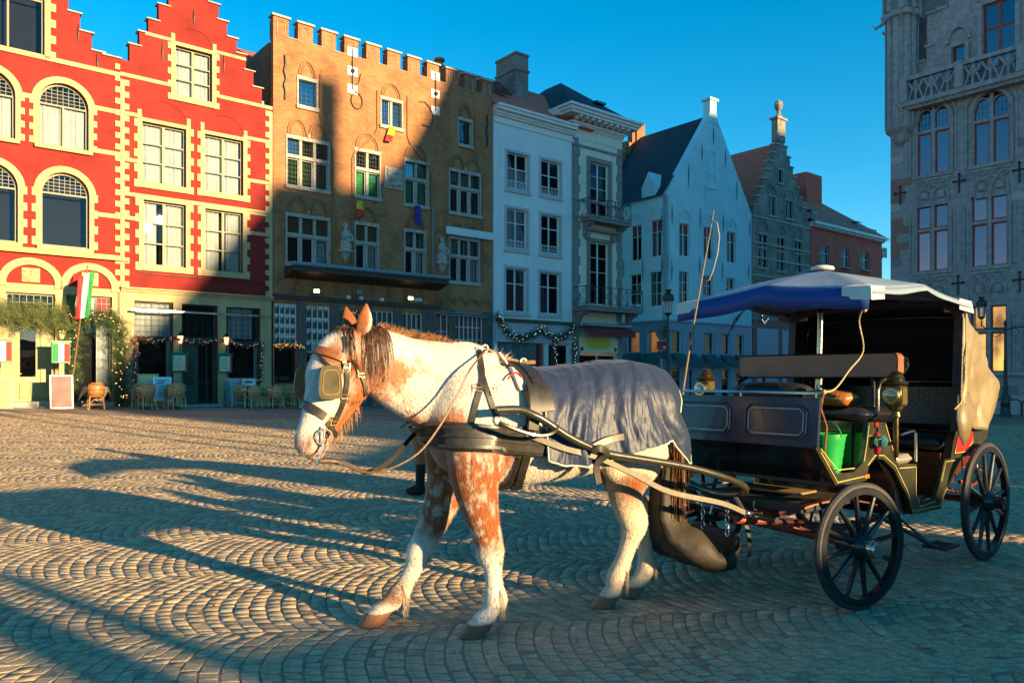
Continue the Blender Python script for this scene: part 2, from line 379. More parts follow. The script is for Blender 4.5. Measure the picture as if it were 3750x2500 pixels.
# ------------------------------------------------------------------ kit for houses: local x along the front, y into the house, z up
UNIT = MB().box(0, 0, 0, 1, .008, 1)
_pane_cache = {}
def unit_pane(m):
    if m.name not in _pane_cache:
        me = UNIT.mesh('pane'); me.materials.append(m); _pane_cache[m.name] = me
    return _pane_cache[m.name]
def pane(parent, x0, z0, x1, z1, y, m=None, name='pane'):
    o = link(name, unit_pane(m or M_glass), parent); o.location = (x0, y, z0); o.scale = (x1-x0, 1, z1-z0)
    if name == 'pane': o.rotation_euler = (random.uniform(-.014, .014), 0, random.uniform(-.012, .012))
    return o
def curtain(parent, x0, z0, x1, z1, y, m=None, wav=.03, name='curtain'):
    n = max(6, int((x1-x0)/.05)); mb = MB(); vs = []
    for i in range(n+1):
        x = x0+(x1-x0)*i/n; yy = y+wav*math.sin(i*1.9)*(.6+.4*math.sin(i*.7))
        vs += [(x, yy, z0), (x, yy*1.0, z1)]
    mb.add(vs, [(2*i, 2*i+2, 2*i+3, 2*i+1) for i in range(n)])
    return mb.build(name, m or M_curtain, parent, smooth=True)
class Plane:
    """a house front: pixels of the photograph measured onto a vertical plane"""
    def __init__(s, p0, u, z0=0.0): s.p0 = np.array(p0, float); s.u = np.array(u, float)/np.hypot(*u); s.z0 = z0
    def tz(s, px, py):
        r = ray(px, py); k, t = np.linalg.solve(np.array([[r.x, -s.u[0]], [r.y, -s.u[1]]]), s.p0)
        return t, CAMH+k*r.z
    def shifted(s, t): return Plane(s.p0+t*s.u, s.u, s.z0)
    def root(s, name, label, cat, group=None):
        return empty(name, (s.p0[0], s.p0[1], s.z0), math.atan2(s.u[1], s.u[0]), label, cat, group)
    def l(s, px, py): t, z = s.tz(px, py); return t, z-s.z0
    def r(s, x0, y0, x1, y1):                     # top-left and bottom-right pixel -> x0,z0,x1,z1
        a, b = s.l(x0, y0), s.l(x1, y1); return a[0], b[1], b[0], a[1]
def wall_mesh(fill, holes, y0=0.0, depth=.28, mb=None):
    """rectangles minus openings, with reveals; holes: (x0,z0,x1,z1) or (...,'arch')"""
    mb = mb or MB()
    X = sorted(set([v for r in list(fill)+list(holes) for v in (r[0], r[2])])); Z = sorted(set([v for r in list(fill)+list(holes) for v in (r[1], r[3])]))
    X = [v for i, v in enumerate(X) if i == 0 or v-X[i-1] > 1e-4]; Z = [v for i, v in enumerate(Z) if i == 0 or v-Z[i-1] > 1e-4]
    nx, nz = len(X)-1, len(Z)-1; g = np.zeros((nx, nz), bool)
    for i in range(nx):
        for j in range(nz):
            cx, cz = (X[i]+X[i+1])/2, (Z[j]+Z[j+1])/2
            g[i, j] = any(r[0] < cx < r[2] and r[1] < cz < r[3] for r in fill) and not any(r[0] < cx < r[2] and r[1] < cz < r[3] for r in holes)
    F = lambda i, j: 0 <= i < nx and 0 <= j < nz and g[i, j]
    y1 = y0+depth
    for i in range(nx):
        for j in range(nz):
            if not g[i, j]: continue
            a, b, c, d = X[i], X[i+1], Z[j], Z[j+1]
            mb.add([(a,y0,c),(b,y0,c),(b,y0,d),(a,y0,d)], [(0,1,2,3)])
            if not F(i-1, j): mb.add([(a,y0,c),(a,y0,d),(a,y1,d),(a,y1,c)], [(0,1,2,3)])
            if not F(i+1, j): mb.add([(b,y0,c),(b,y1,c),(b,y1,d),(b,y0,d)], [(0,1,2,3)])
            if not F(i, j+1): mb.add([(a,y0,d),(b,y0,d),(b,y1,d),(a,y1,d)], [(0,1,2,3)])
            if not F(i, j-1): mb.add([(a,y0,c),(a,y1,c),(b,y1,c),(b,y0,c)], [(0,1,2,3)])
    for h in holes:
        if len(h) > 4: spandrel(mb, h[0], h[2], h[3], y0, y1, h[5] if len(h) > 5 else None)
    return mb
def arc_z(x, x0, x1, ztop, rise=None):
    w = (x1-x0)/2; rise = rise or w; u = min(1, abs(x-(x0+x1)/2)/w); return ztop-rise+rise*math.sqrt(max(0, 1-u*u))
def spandrel(mb, x0, x1, ztop, y0, y1, rise=None, n=14):
    for i in range(n):
        a = x0+(x1-x0)*(.5-.5*math.cos(math.pi*i/n)); b = x0+(x1-x0)*(.5-.5*math.cos(math.pi*(i+1)/n))
        za, zb = arc_z(a, x0, x1, ztop, rise), arc_z(b, x0, x1, ztop, rise)
        mb.add([(a,y0,za),(b,y0,zb),(b,y0,ztop),(a,y0,ztop)], [(0,1,2,3)])
        mb.add([(a,y0,za),(a,y1,za),(b,y1,zb),(b,y0,zb)], [(0,1,2,3)])
def arch_band(mb, x0, x1, ztop, w, y0, y1, rise=None, n=16, legs=0.0):
    """raised moulding round an arch; w wide, outside the opening"""
    cx = (x0+x1)/2; hw = (x1-x0)/2; rise = rise or hw; zs = ztop-rise
    pts = []
    for i in range(n+1):
        a = math.pi*(1-i/n); pts.append((math.cos(a), math.sin(a)))
    inn = [(cx+hw*c, zs+rise*s_) for c, s_ in pts]; out = [(cx+(hw+w)*c, zs+(rise+w)*s_) for c, s_ in pts]
    if legs: inn = [(inn[0][0], zs-legs)]+inn+[(inn[-1][0], zs-legs)]; out = [(out[0][0], zs-legs)]+out+[(out[-1][0], zs-legs)]
    for i in range(len(inn)-1):
        A, B, C, D = inn[i], inn[i+1], out[i+1], out[i]
        vs = [(p[0], y, p[1]) for y in (y0, y1) for p in (A, B, C, D)]
        mb.add(vs, [(0,1,2,3),(0,4,5,1),(2,6,7,3),(1,5,6,2),(3,7,4,0)])
    return mb
def window(root, x0, z0, x1, z1, cols=2, rows=(.5,), y=.12, fr=.055, mull=.045, m=None, glass=None, arch=False, back=None, cur=None, name='window', rise=None, th=.06, midw=None, colw=None):
    """frame as the part, each pane a sub-part; rows = heights (fractions) of the transoms"""
    m = m or M_frame_white; mb = MB()
    ztop = z1; zs = z1-((rise or (x1-x0)/2) if arch else 0)
    mb.box(x0, y, z0, x0+fr, y+th, zs); mb.box(x1-fr, y, z0, x1, y+th, zs); mb.box(x0+fr, y+.001, z0, x1-fr, y+th-.001, z0+fr)
    if not arch: mb.box(x0+fr, y+.001, z1-fr, x1-fr, y+th-.001, z1)
    else: arch_band(mb, x0+fr, x1-fr, z1-fr, fr, y, y+th, (rise or (x1-x0)/2)-fr)
    o = link(name, None, root) if False else None
    ix0, ix1, iz0, iz1 = x0+fr, x1-fr, z0+fr, (zs if arch else z1-fr)
    cuts = [iz0]+[iz0+(iz1-iz0)*r for r in rows]+[iz1]
    xc = [ix0+(ix1-ix0)*(c if colw else i/cols) for i, c in enumerate(colw or range(cols+1))]
    mw = midw or mull
    for c in xc[1:-1]: mb.box(c-mw/2, y-.006, iz0, c+mw/2, y+th-.006, iz1)
    for zc in cuts[1:-1]: mb.box(ix0, y-.003, zc-mull/2, ix1, y+th-.003, zc+mull/2)
    if arch: mb.box(ix0, y-.003, zs-mull/2, ix1, y+th-.003, zs+mull/2)
    wobj = mb.build(name, m, root)
    for i in range(len(xc)-1):
        for j in range(len(cuts)-1):
            pane(wobj, xc[i], cuts[j], xc[i+1], cuts[j+1], y+th/2, glass)
    if arch:
        pm = MB(); n = 12; poly = [(ix0, zs)]+[(ix0+(ix1-ix0)*(.5-.5*math.cos(math.pi*i/n)),) for i in range(n+1)]
        poly = [(p[0], arc_z(p[0], ix0, ix1, z1-fr, (rise or (x1-x0)/2)-fr)) for p in poly[1:]]
        pm.prism(poly, y+th/2, y+th/2+.008); pm.build('pane', glass or M_glass, wobj, fix=True)
    bm = back or M_dark_room
    pane(wobj, x0, z0, x1, z1, y+.45 if back is None else y+.3, bm, 'interior')
    if cur: 
        for (a, b, c, d) in cur: curtain(wobj, x0+(x1-x0)*a, z0+(zs-z0)*b, x0+(x1-x0)*c, z0+(zs-z0)*d, y+.13)
    return wobj
def lattice(wobj, x0, z0, x1, z1, nx, nz, y, m=None, w=.012, name='leading'):
    mb = MB()
    for i in range(1, nx): x = x0+(x1-x0)*i/nx; mb.box(x-w/2, y, z0, x+w/2, y+.01, z1)
    for j in range(1, nz): z = z0+(z1-z0)*j/nz; mb.box(x0, y+.001, z-w/2, x1, y+.011, z+w/2)
    return mb.build(name, m or M_iron, wobj)
def anchor(root, x, z, h, y=-.03):
    mb = MB(); mb.tube([(x, y, z-h/2), (x, y-.015, z), (x, y, z+h/2)], [.012, .03, .012], 6); mb.sphere((x, y, z), .04, 6)
    return mb.build('wall_anchor', M_iron, root)
def solid(root, x0, x1, zt, yb=9.0, m=None, name='side_wall', z0=-.6):
    mb = MB(); mb.box(x0, .62, z0, x1, yb, zt); return mb.build(name, m or M_stone, root)
FA = Plane(P0, U, 0.0)
def A(t0, z0): return Plane(P0+np.array(U)*t0, U, z0)
# ------------------------------------------------------------------ the two red stepped-gable houses
M_red = brickmat('red_painted_brick', (.265,.026,.021), (.24,.022,.018), (.215,.02,.016), .21, .066, .008, var=.26, bump=.7, mort_soft=.4)
M_cap = mat('grey_coping_stone', (.42,.38,.33), .8, var=.25, bump=.3)
M_gold = mat('gold_ledge_paint', (.55,.36,.06), .5, var=.3, scale=12)
M_blind = mat('cream_blind', (.66,.60,.50), .9, var=.06, bump=0)
def quoins(root, x, side, z0, z1, n, w, y=-.045, m=None, wall_y=.0):
    """every other block toothed into the wall; each its own piece"""
    h = (z1-z0)/n
    for i in range(n):
        if i % 2: continue
        mb = MB(); a, b = (x, x+w) if side > 0 else (x-w, x)
        mb.box(a, y, z0+i*h, b, wall_y+.01, z0+(i+1)*h); mb.build('quoin', m or M_yellow, root)
def strip(root, name, x0, z0, x1, z1, y=-.04, m=None, yb=.01):
    return MB().box(x0, y, z0, x1, yb, z1).build(name, m or M_yellow, root)
def steps_outline(L, Rr, zlow, top, ztop):
    """L: [(x,z)] rising steps from the left, Rr the same from the right (x descending) -> fill rectangles"""
    fill = []
    for k, (x, z) in enumerate(L):
        fill.append((x, zlow, top[0], z))
    for k, (x, z) in enumerate(Rr):
        fill.append((top[0], zlow, x, z))
    fill.append((top[0], zlow, top[1], ztop)); return fill
def caps(root, L, w, side, th=.05):
    for (x, z) in L:
        a, b = (x-.07, x+w) if side < 0 else (x-w, x+.07)
        MB().bbox(a, -.07, z, b, .34, z+th, .012).build('coping_stone', M_cap, root)

def red_gable_house():
    H = A(0, 0); l = H.l; Rp = H.r
    root = H.root('gabled_house', 'red house with cream trim and tall stepped gable, three-bay shopfront below', 'house', 'red step-gabled houses')
    k = .5102
    x_l, x_r = 0.0, l(997, 800)[0]
    Ls = [(930,440),(930,318),(1000,228),(1065,138),(1140,32)]; Rs = [(1880,750),(1880,640),(1820,520),(1765,400),(1700,285),(1630,162),(1570,40)]
    Lz = [l(x*k, y*k) for x, y in Ls]; Rz = [l(x*k, y*k) for x, y in Rs]
    tx0, tx1 = l(1210*k, 0)[0], l(1500*k, 0)[0]; ztop = l(1350*k, -70)[1]
    zl = -.6; z1 = Lz[0][1]
    zr = Rz[0][1]
    fill = [(x_l, zl, x_r, min(z1, zr))]+[(x_l, zl, Lz[1][0], z1), (Rz[1][0], zl, x_r, zr)]
    Lst = [(a, z) for a, z in Lz[1:]]; Rst = [(a, z) for a, z in Rz[1:]]
    fill += steps_outline(Lst, Rst, zl, (tx0, tx1), ztop)
    W = {'top': Rp(642,166,776,377), 'w1': Rp(520,444,681,689), 'w2': Rp(749,490,890,719), 'w3': Rp(525,731,680,982), 'w4': Rp(750,763,889,1001)}
    o1, o2, o3 = Rp(491,1100,634,1430), Rp(665,1112,797,1489), Rp(828,1123,953,1440)
    holes = list(W.values())+[o1, o2, o3]
    wall_mesh(fill, holes, 0, .3).build('wall', M_red, root)
    solid(root, x_l+.05, x_r-.05, z1-.1, 10)
    # steep roof behind the gable
    cx = (tx0+tx1)/2; rb = MB(); rb.prism([(x_l+.3, z1-.2), (cx, ztop-.6), (x_r-.3, z1-.2)], .7, 10); rb.build('roof', M_roof_dark, root, fix=True)
    caps(root, Lst, .42, -1); caps(root, Rst, .42, 1)
    caps(root, [(tx0, ztop)], tx1-tx0+.07, -1)
    # string courses
    for (px, py, xa, xb) in [(627,313,x_l,W['top'][0]-.2), (900,376,W['top'][2]+.2,x_r), (450,413,x_l,W['w1'][0]), (960,516,W['w2'][2],x_r), (450,582,x_l,W['w1'][0]-.1), (960,668,W['w2'][2]+.1,x_r), (720,745,x_l,x_r), (430,793,x_l,W['w3'][0]-.1), (950,783,W['w4'][2]+.1,x_r), (960,858,W['w4'][2]+.1,x_r)]:
        z = l(px, py)[1]; strip(root, 'string_course', xa, z-.07, xb, z+.07, -.035)
    # stepped lines beside the top window
    z = l(560,130)[1]; strip(root, 'string_course', Lz[2][0]+.2, z-.06, W['top'][0]-.1, z+.06, -.035); strip(root, 'string_course', W['top'][2]+.1, z-.06, Rz[3][0], z+.06, -.035)
    for nm, (a, b, c, d) in W.items():
        s = .16
        strip(root, 'surround', a-s, b-.22, a, d+.14, -.05); strip(root, 'surround', c, b-.22, c+s, d+.14, -.05)
        strip(root, 'lintel', a, d, c, d+.14, -.052); strip(root, 'window_sill', a-.05, b-.22, c+.05, b, -.075)
        quoins(root, a-s, -1, b-.22, d+.05, 9, .12); quoins(root, c+s, 1, b-.22, d+.05, 9, .12)
        if nm in ('top', 'w1', 'w2'):
            mb = MB(); arch_band(mb, a-.02, c+.02, d+.14+(c-a)/2*.95, .05, -.02, .05, (c-a)/2*.95); mb.build('relieving_arch', M_red, root)
            for e, sd in ((a-.16, -1), (c+.02, 1)): strip(root, 'arch_foot', e, d+.14, e+.14, d+.42, -.05)
        cur = {'top': [(.06,.03,.94,.97)], 'w1': [(.06,.03,.94,.97)], 'w2': [(.06,.03,.48,.97),(.56,.03,.94,.97)], 'w3': [(.05,.03,.34,.97),(.55,.03,.95,.97)], 'w4': [(.05,.03,.42,.97),(.6,.03,.95,.97)]}[nm]
        w = window(root, a, b, c, d, 2, (.34,.67), .13, .06, .05, M_frame_green, cur=cur, midw=.10)
    # party strips with teeth
    for xx, sd in ((0.0, 1), (x_r, -1)):
        za, zb = l(440, 1050)[1], l(440, 290)[1] if sd > 0 else l(990, 410)[1]
        strip(root, 'corner_strip', min(xx, xx+sd*.14), za, max(xx, xx+sd*.14), zb, -.04); quoins(root, xx+sd*.14, sd, za, zb, 35, .16)
    for px, py, h in [(1165,370,.8),(1605,460,.7),(1390,120,.55)]:
        x, z = l(px*k, py*k); anchor(root, x, z, h)
    # cornice and shopfront
    za = l(466, 1068)[1]
    mb = MB(); mb.box(x_l, -.10, za, x_r, .02, za+.06); mb.box(x_l, -.16, za+.06, x_r, .02, za+.11); mb.box(x_l, -.24, za+.11, x_r, .02, za+.16); mb.build('cornice', M_yellow, root)
    zf = o2[3]+.02
    fm = wall_mesh([(x_l-.1, -.6, x_r-.05, za)], [o1, o2, o3], -.03, .05); fm.build('shopfront_frame', M_yellow, root)
    rows = {0: o1, 2: o3}
    for i, o in rows.items():
        a, b, c, d = o; zt = d-(d-b)*.40
        w = window(root, a, zt, c, d, 1, (), .10, .05, .03, M_wood_dark, cur=[(.03,.02,.97,.98)] if i == 0 else [(.1,.1,.8,.98)]); lattice(w, a, zt, c, d, 6, 6, .115, w=.014)
        w2 = window(root, a, b, c, zt-.04, 1, (), .10, .05, .03, M_wood_dark, cur=[(.0,.05,.14,1),(.86,.05,1,1)])
        MB().box(a-.02, -.06, b-.35, c+.02, .2, b).build('window_sill', M_stone, root)
    a, b, c, d = o2; zt = d-(d-b)*.33
    w = window(root, a, zt, c, d, 1, (), .12, .05, .03, M_wood_dark)
    lattice(w, a, zt, c, d, 5, 4, .135, w=.012)
    dm = MB(); dm.box(a, .12, b+.12, a+.75*(c-a)*.6, .17, zt-.03); dd = dm.build('door', M_green_dark, root)
    pane(dd, a+.12, b+.9, a+.35*(c-a), zt-.2, .108, M_glass)
    window(root, a+.45*(c-a), b+.12, c, zt-.03, 2, (.33,), .16, .05, .03, M_green_dark)
    for i, (ya, zb) in enumerate([(-.55, b-.05), (-.25, b+.11)]): MB().box(a-.15, ya, -.4, c+.15, .3, zb).build('door_step', M_stone, root)
    # steel sign bar
    p, q = l(474, 1134), l(981, 1161)
    sb = MB(); sb.box(p[0], -.36, p[1]-.05, q[0], -.31, p[1]+.02); sb.box(p[0]+.3, -.31, p[1]-.03, p[0]+.33, 0, p[1]); sb.box(q[0]-.3, -.31, p[1]-.03, q[0]-.27, 0, p[1]); sb.build('sign_rail', M_steel, root)
    cb = MB(); za = l(700,1015)[1]
    cb.tube([(l(500,1000)[0], -.03, za+.05), (l(600,1010)[0], -.04, za), (l(800,1020)[0], -.04, za-.02), (x_r-.3, -.04, za-.03), (x_r-.3,-.04,za-.6)], .016, 6); cb.build('cable', M_iron, root)
    return root, (o1, o2, o3)

def red_arch_house():
    H = A(0, 0); l = H.l; Rp = H.r
    root = H.root('gabled_house', 'red house with cream trim, round-arched windows and olive green door', 'house', 'red step-gabled houses')
    k = .5102; xl = -8.2; xr = -.012
    W = {'u': Rp(140,288,324,556), 'd': Rp(149,620,327,914)}
    du = W['u'][2]-W['u'][0]; shift = Rp(140,288,324,556)[0]-Rp(-60,288,56,500)[2]
    gap = W['u'][0]-l(56,400)[0]
    WL = {'ul': (W['u'][0]-gap-du, W['u'][1], W['u'][0]-gap, W['u'][3]), 'dl': (W['d'][0]-gap-du, W['d'][1], W['d'][0]-gap, W['d'][3])}
    top = Rp(-160,-140,163,204)
    top = (top[2]-2.1, top[1], top[2], top[3])
    door, win = Rp(21,1068,201,1489), Rp(241,1078,410,1470)
    st = [l(x*k, y*k) for x, y in [(860,425),(745,385),(660,245),(575,105)]]
    cx = (W['u'][0]+W['u'][2]+WL['ul'][0]+WL['ul'][2])/4
    cx = min(cx, -3.0)
    step_dx, step_dz = st[0][0]-st[1][0], 1.0
    S2 = list(st[1:])
    while S2[-1][0] > cx+.7: S2.append((S2[-1][0]-.36, S2[-1][1]+.62))
    zl = -.6; fill = [(xl, zl, xr, st[0][1])]
    for (x, z) in S2:
        fill.append((2*cx-x, zl, x, z))
    holes = [W['u']+('arch',), W['d']+('arch',), WL['ul']+('arch',), WL['dl']+('arch',), top, door, win]
    wall_mesh(fill, holes, 0, .3).build('wall', M_red, root)
    solid(root, xl, xr-.05, st[0][1]-.1, 10)
    rb = MB(); rb.prism([(xl+.3, st[0][1]-.2), (cx, S2[-1][1]-.7), (xr-.4, st[0][1]-.2)], .7, 10); rb.build('roof', M_roof_dark, root, fix=True)
    caps(root, S2, .42, 1); caps(root, [(xr, st[0][1])], .6, 1)
    for nm, (a, b, c, d) in list(W.items())+list(WL.items()):
        mb = MB(); arch_band(mb, a, c, d, .22, -.05, .01, legs=0); mb.build('arch_trim', M_yellow, root)
        zs = d-(c-a)/2
        strip(root, 'surround', a-.15, b-.02, a, zs, -.05); strip(root, 'surround', c, b-.02, c+.15, zs, -.05)
        quoins(root, a-.15, -1, b, zs+.1, 7, .12); quoins(root, c+.15, 1, b, zs+.1, 7, .12)
        MB().box(a-.12, -.12, b-.14, c+.12, .12, b).build('window_sill', M_yellow, root)
        up = nm in ('u', 'ul')
        w = window(root, a, b, c, d, 2 if up else 1, (), .13, .07, .06, M_frame_green, arch=True, cur=[(.06,.02,.94,1)] if up else None)
        lattice(w, a+.08, zs+.02, c-.08, d-.12, 8, 5, .15, M_frame_green, .016)
    a, b, c, d = top
    w = window(root, a, b, c, d, 2, (.8,), .13, .07, .06, M_frame_green, cur=[(.05,.0,.2,1)]); strip(root, 'surround', c, b-.1, c+.18, d, -.05); quoins(root, c+.18, 1, b-.1, d, 9, .16)
    for (px, py, xa, xb, pr) in [(100,199,xl,xr,.05),(400,560,W['u'][2]+.1,xr,.035),(400,405,W['u'][2]+.15,xr,.035),(400,790,W['d'][2]+.1,xr,.035),(70,345,WL['ul'][2],W['u'][0]-.1,.035)]:
        z = l(px, py)[1]; strip(root, 'string_course', xa, z-.08, xb, z+.08, -pr)
    z = l(200, 930)[1]; mb = MB(); mb.box(xl, -.16, z-.05, l(470,950)[0], .01, z+.03); mb.box(xl, -.10, z+.03, xr, .01, z+.13); mb.build('ledge', M_gold, root)
    zb = l(420, 1060)[1]
    # the cream lower front with two blind arches
    fm = wall_mesh([(xl, -.6, xr-.0, zb)], [door, win], -.03, .06); fm.build('ground_floor_front', M_yellow, root)
    for (pa, pb, ptop) in [(21,201,968),(248,408,988)]:
        a, c = l(pa, 1040)[0], l(pb, 1045)[0]; ztop = zb+(c-a)/2*.92; mb = MB(); arch_band(mb, a, c, ztop, .24, -.07, .01, (c-a)/2*.92, legs=.0); mb.build('arch_trim', M_yellow, root)
        mb = MB(); mb.box(a-.26, -.09, zb-.10, a+.02, .0, zb+.02); mb.box(c-.02, -.09, zb-.10, c+.26, .0, zb+.02); mb.build('arch_impost', M_yellow, root)
        cxx = (a+c)/2; mb = MB(); mb.bbox(cxx-.27, -.05, zb+.06, cxx+.27, .0, zb+.55, .015)
        for i in range(14): mb.sphere((cxx+random.uniform(-.2,.2), -.05, zb+.3+random.uniform(-.17,.17)), random.uniform(.03,.06), 6)
        mb.build('carved_plaque', M_yellow, root)
    quoins(root, xr-.001, -1, l(430,1050)[1], st[0][1]-.2, 39, .16); 
    # olive door with glazed top, transom light
    a, b, c, d = door; zt = b+(d-b)*.76
    w = window(root, a, zt, c, d, 1, (), .12, .06, .03, M_frame_green); lattice(w, a, zt, c, d, 7, 3, .13, M_frame_green, .02)
    strip(root, 'door_frame', a, b, a+.28, zt, .08, M_olive, .16); strip(root, 'door_frame', c-.42, b, c, zt, .08, M_olive, .16)
    x0, x1 = a+.28, c-.42; dm = MB(); dm.box(x0, .12, b+.2, x1, .17, zt)
    dd = dm.build('door', M_olive, root); pane(dd, x0+.14, b+1.05, x1-.14, zt-.1, .108, M_glass_dark)
    for i in range(2): MB().bbox(x0+.12+i*.46*(x1-x0), .095, b+.32, x0+.08+(i+1)*.46*(x1-x0), .125, b+.85, .012).build('door_panel', M_olive, dd)
    MB().box(x0+.3, .105, b+.92, x1-.3, .12, b+.98).build('letter_plate', M_frame_white, dd)
    MB().tube([(x0+.02,.06,b+1.15),(x0+.18,.05,b+1.15)], .014, 6).build('handle', M_brass, dd)
    for ya, zz in ((-.9, b+.03), (-.5, b+.2)): MB().box(a-.05, ya, -.4, c-.1, .12, zz).build('door_step', M_stone, root)
    a, b, c, d = win; zt = d-(d-b)*.2
    w = window(root, a, zt, c, d, 3, (), .12, .05, .03, M_frame_green)
    for i, mm in enumerate((M_flag_green, M_frame_white, M_flag_red)): pane(w, a+.06+(c-a-.1)*i/3, zt+.05, a+.04+(c-a-.1)*(i+1)/3, d-.05, .175, mm, 'tinted_glass')
    lattice(w, a, zt, c, d, 9, 3, .125, M_frame_green, .02)
    window(root, a, b, c, zt, 1, (), .12, .06, .03, M_frame_green, cur=[(.68,.1,.95,1)])
    MB().box(a-.05, -.12, -.4, c+.05, .1, b).build('plinth', M_stone, root)
    for px, py, h in [(563,235,.6),(697,445,.6)]:
        x, z = l(px*k, py*k); anchor(root, x, z, h)
    return root
def roofmat(name, col, tile=(.25,.3), var=.3):
    if name in MATS: return MATS[name]
    m, nt, b, N, L = nodes(name)
    tc = N('TexCoord'); br = N('TexBrick'); sp = N('SeparateXYZ'); cb = N('CombineXYZ'); L(tc.outputs['Object'], sp.inputs[0])
    ad = N('Math'); ad.operation = 'ADD'; L(sp.outputs['X'], ad.inputs[0]); L(sp.outputs['Y'], ad.inputs[1]); L(ad.outputs[0], cb.inputs['X']); L(sp.outputs['Z'], cb.inputs['Y']); L(cb.outputs[0], br.inputs['Vector'])
    br.inputs['Scale'].default_value = 1; br.inputs['Brick Width'].default_value = tile[0]; br.inputs['Row Height'].default_value = tile[1]; br.inputs['Mortar Size'].default_value = .02
    c = Vector(col); br.inputs['Color1'].default_value = (*(c*(1-var)), 1); br.inputs['Color2'].default_value = (*(c*(1+var)), 1); br.inputs['Mortar'].default_value = (*(c*.35), 1)
    L(br.outputs['Color'], b.inputs['Base Color']); b.inputs['Roughness'].default_value = .75
    bp = N('Bump'); bp.inputs['Strength'].default_value = .8; bp.inputs['Distance'].default_value = .03; bp.invert = True; L(br.outputs['Fac'], bp.inputs['Height']); L(bp.outputs[0], b.inputs['Normal'])
    MATS[name] = m; return m
M_roof_dark = roofmat('dark_slate_roof', (.035,.04,.05)); M_roof_orange = roofmat('orange_pantile_roof', (.50,.12,.05)); M_roof_brown = roofmat('weathered_tile_roof', (.40,.12,.08))
M_olive = mat('olive_door_paint', (.20,.21,.09), .5, var=.15); M_flag_green = mat('flag_green', (.01,.22,.05), .7); M_flag_red = mat('flag_red', (.48,.02,.02), .7)
M_glass_dark = glassmat('dark_door_glass', (.2,.2,.22), .2)
red_gable, SHOP = red_gable_house(); red_arch = red_arch_house()
# ------------------------------------------------------------------ brown crenellated double house
M_brown = brickmat('brown_brick', (.42,.165,.062), (.29,.105,.042), (.28,.19,.115), .21, .068, .010, var=.30, bump=.8, patches=(.45,.19,.065))
M_brown_plain = mat('brown_brick_trim', (.24,.115,.05), .85, var=.35, scale=20, bump=.4)
M_green_glass = glassmat('green_leaded_glass', (.10,.55,.30), .28, (.01,.05,.03)); M_pale_glass = glassmat('pale_leaded_glass', (.5,.7,.62), .28)
M_green_cur = mat('green_blind', (.02,.30,.10), .9, var=.2, bump=0); M_pink_cur = mat('dusty_pink_curtain', (.50,.20,.16), .9, var=.25, bump=0); M_grey_cur = mat('grey_green_blind', (.24,.25,.20), .9, var=.2, bump=0)
M_zinc = mat('blue_grey_zinc', (.22,.28,.34), .35, metal=.4, bump=.05)
def stone_window(root, rect, cols, transom, glass_top=None, glass_low=None, cur_low=None, cur_top=None):
    """stone mullions and transom as the window part; leaded lights in white frames"""
    a, b, c, d = rect; mb = MB(); s = .12
    mb.box(a-.06, -.05, d-.02, c+.06, .22, d+.13); mb.box(a-.08, -.09, b-.16, c+.10, .22, b)
    zt = b+(d-b)*transom if transom else None
    mb.box(a-.05, -.045, b-.01, a+.015, .21, d); mb.box(c-.015, -.045, b-.01, c+.05, .21, d)
    for i in range(1, cols): x = a+(c-a)*i/cols; mb.box(x-s/2, .02, b, x+s/2, .22, d)
    if zt: mb.box(a-.04, -.03, zt-.07, c+.04, .22, zt+.07)
    w = mb.build('window', M_stone, root)
    for i in range(cols):
        x0 = a+(c-a)*i/cols+(s/2 if i else 0); x1 = a+(c-a)*(i+1)/cols-(s/2 if i < cols-1 else 0)
        for (z0, z1, gl, cu, low) in ([(b, zt-.07, glass_low, cur_low, 1), (zt+.07, d, glass_top, cur_top, 0)] if zt else [(b, d, glass_low, cur_low, 1)]):
            f = MB(); t = .035
            f.box(x0, .10, z0, x0+t, .14, z1); f.box(x1-t, .10, z0, x1, .14, z1); f.box(x0+t, .101, z0, x1-t, .139, z0+t); f.box(x0+t, .101, z1-t, x1-t, .139, z1)
            f.build('casement', M_frame_white if low else M_wood_dark, w)
            pane(w, x0, z0, x1, z1, .12, gl or M_glass)
            lattice(w, x0, z0, x1, z1, 4, max(3, int((z1-z0)/.17)), .112, w=.008)
            if cu: curtain(w, x0+.02, z0, x1-.02 if cu is not M_curtain or i == cols-1 else x0+.05, z1, .26, cu, .02)
    pane(w, a, b, c, d, .5, M_dark_room, 'interior'); return w
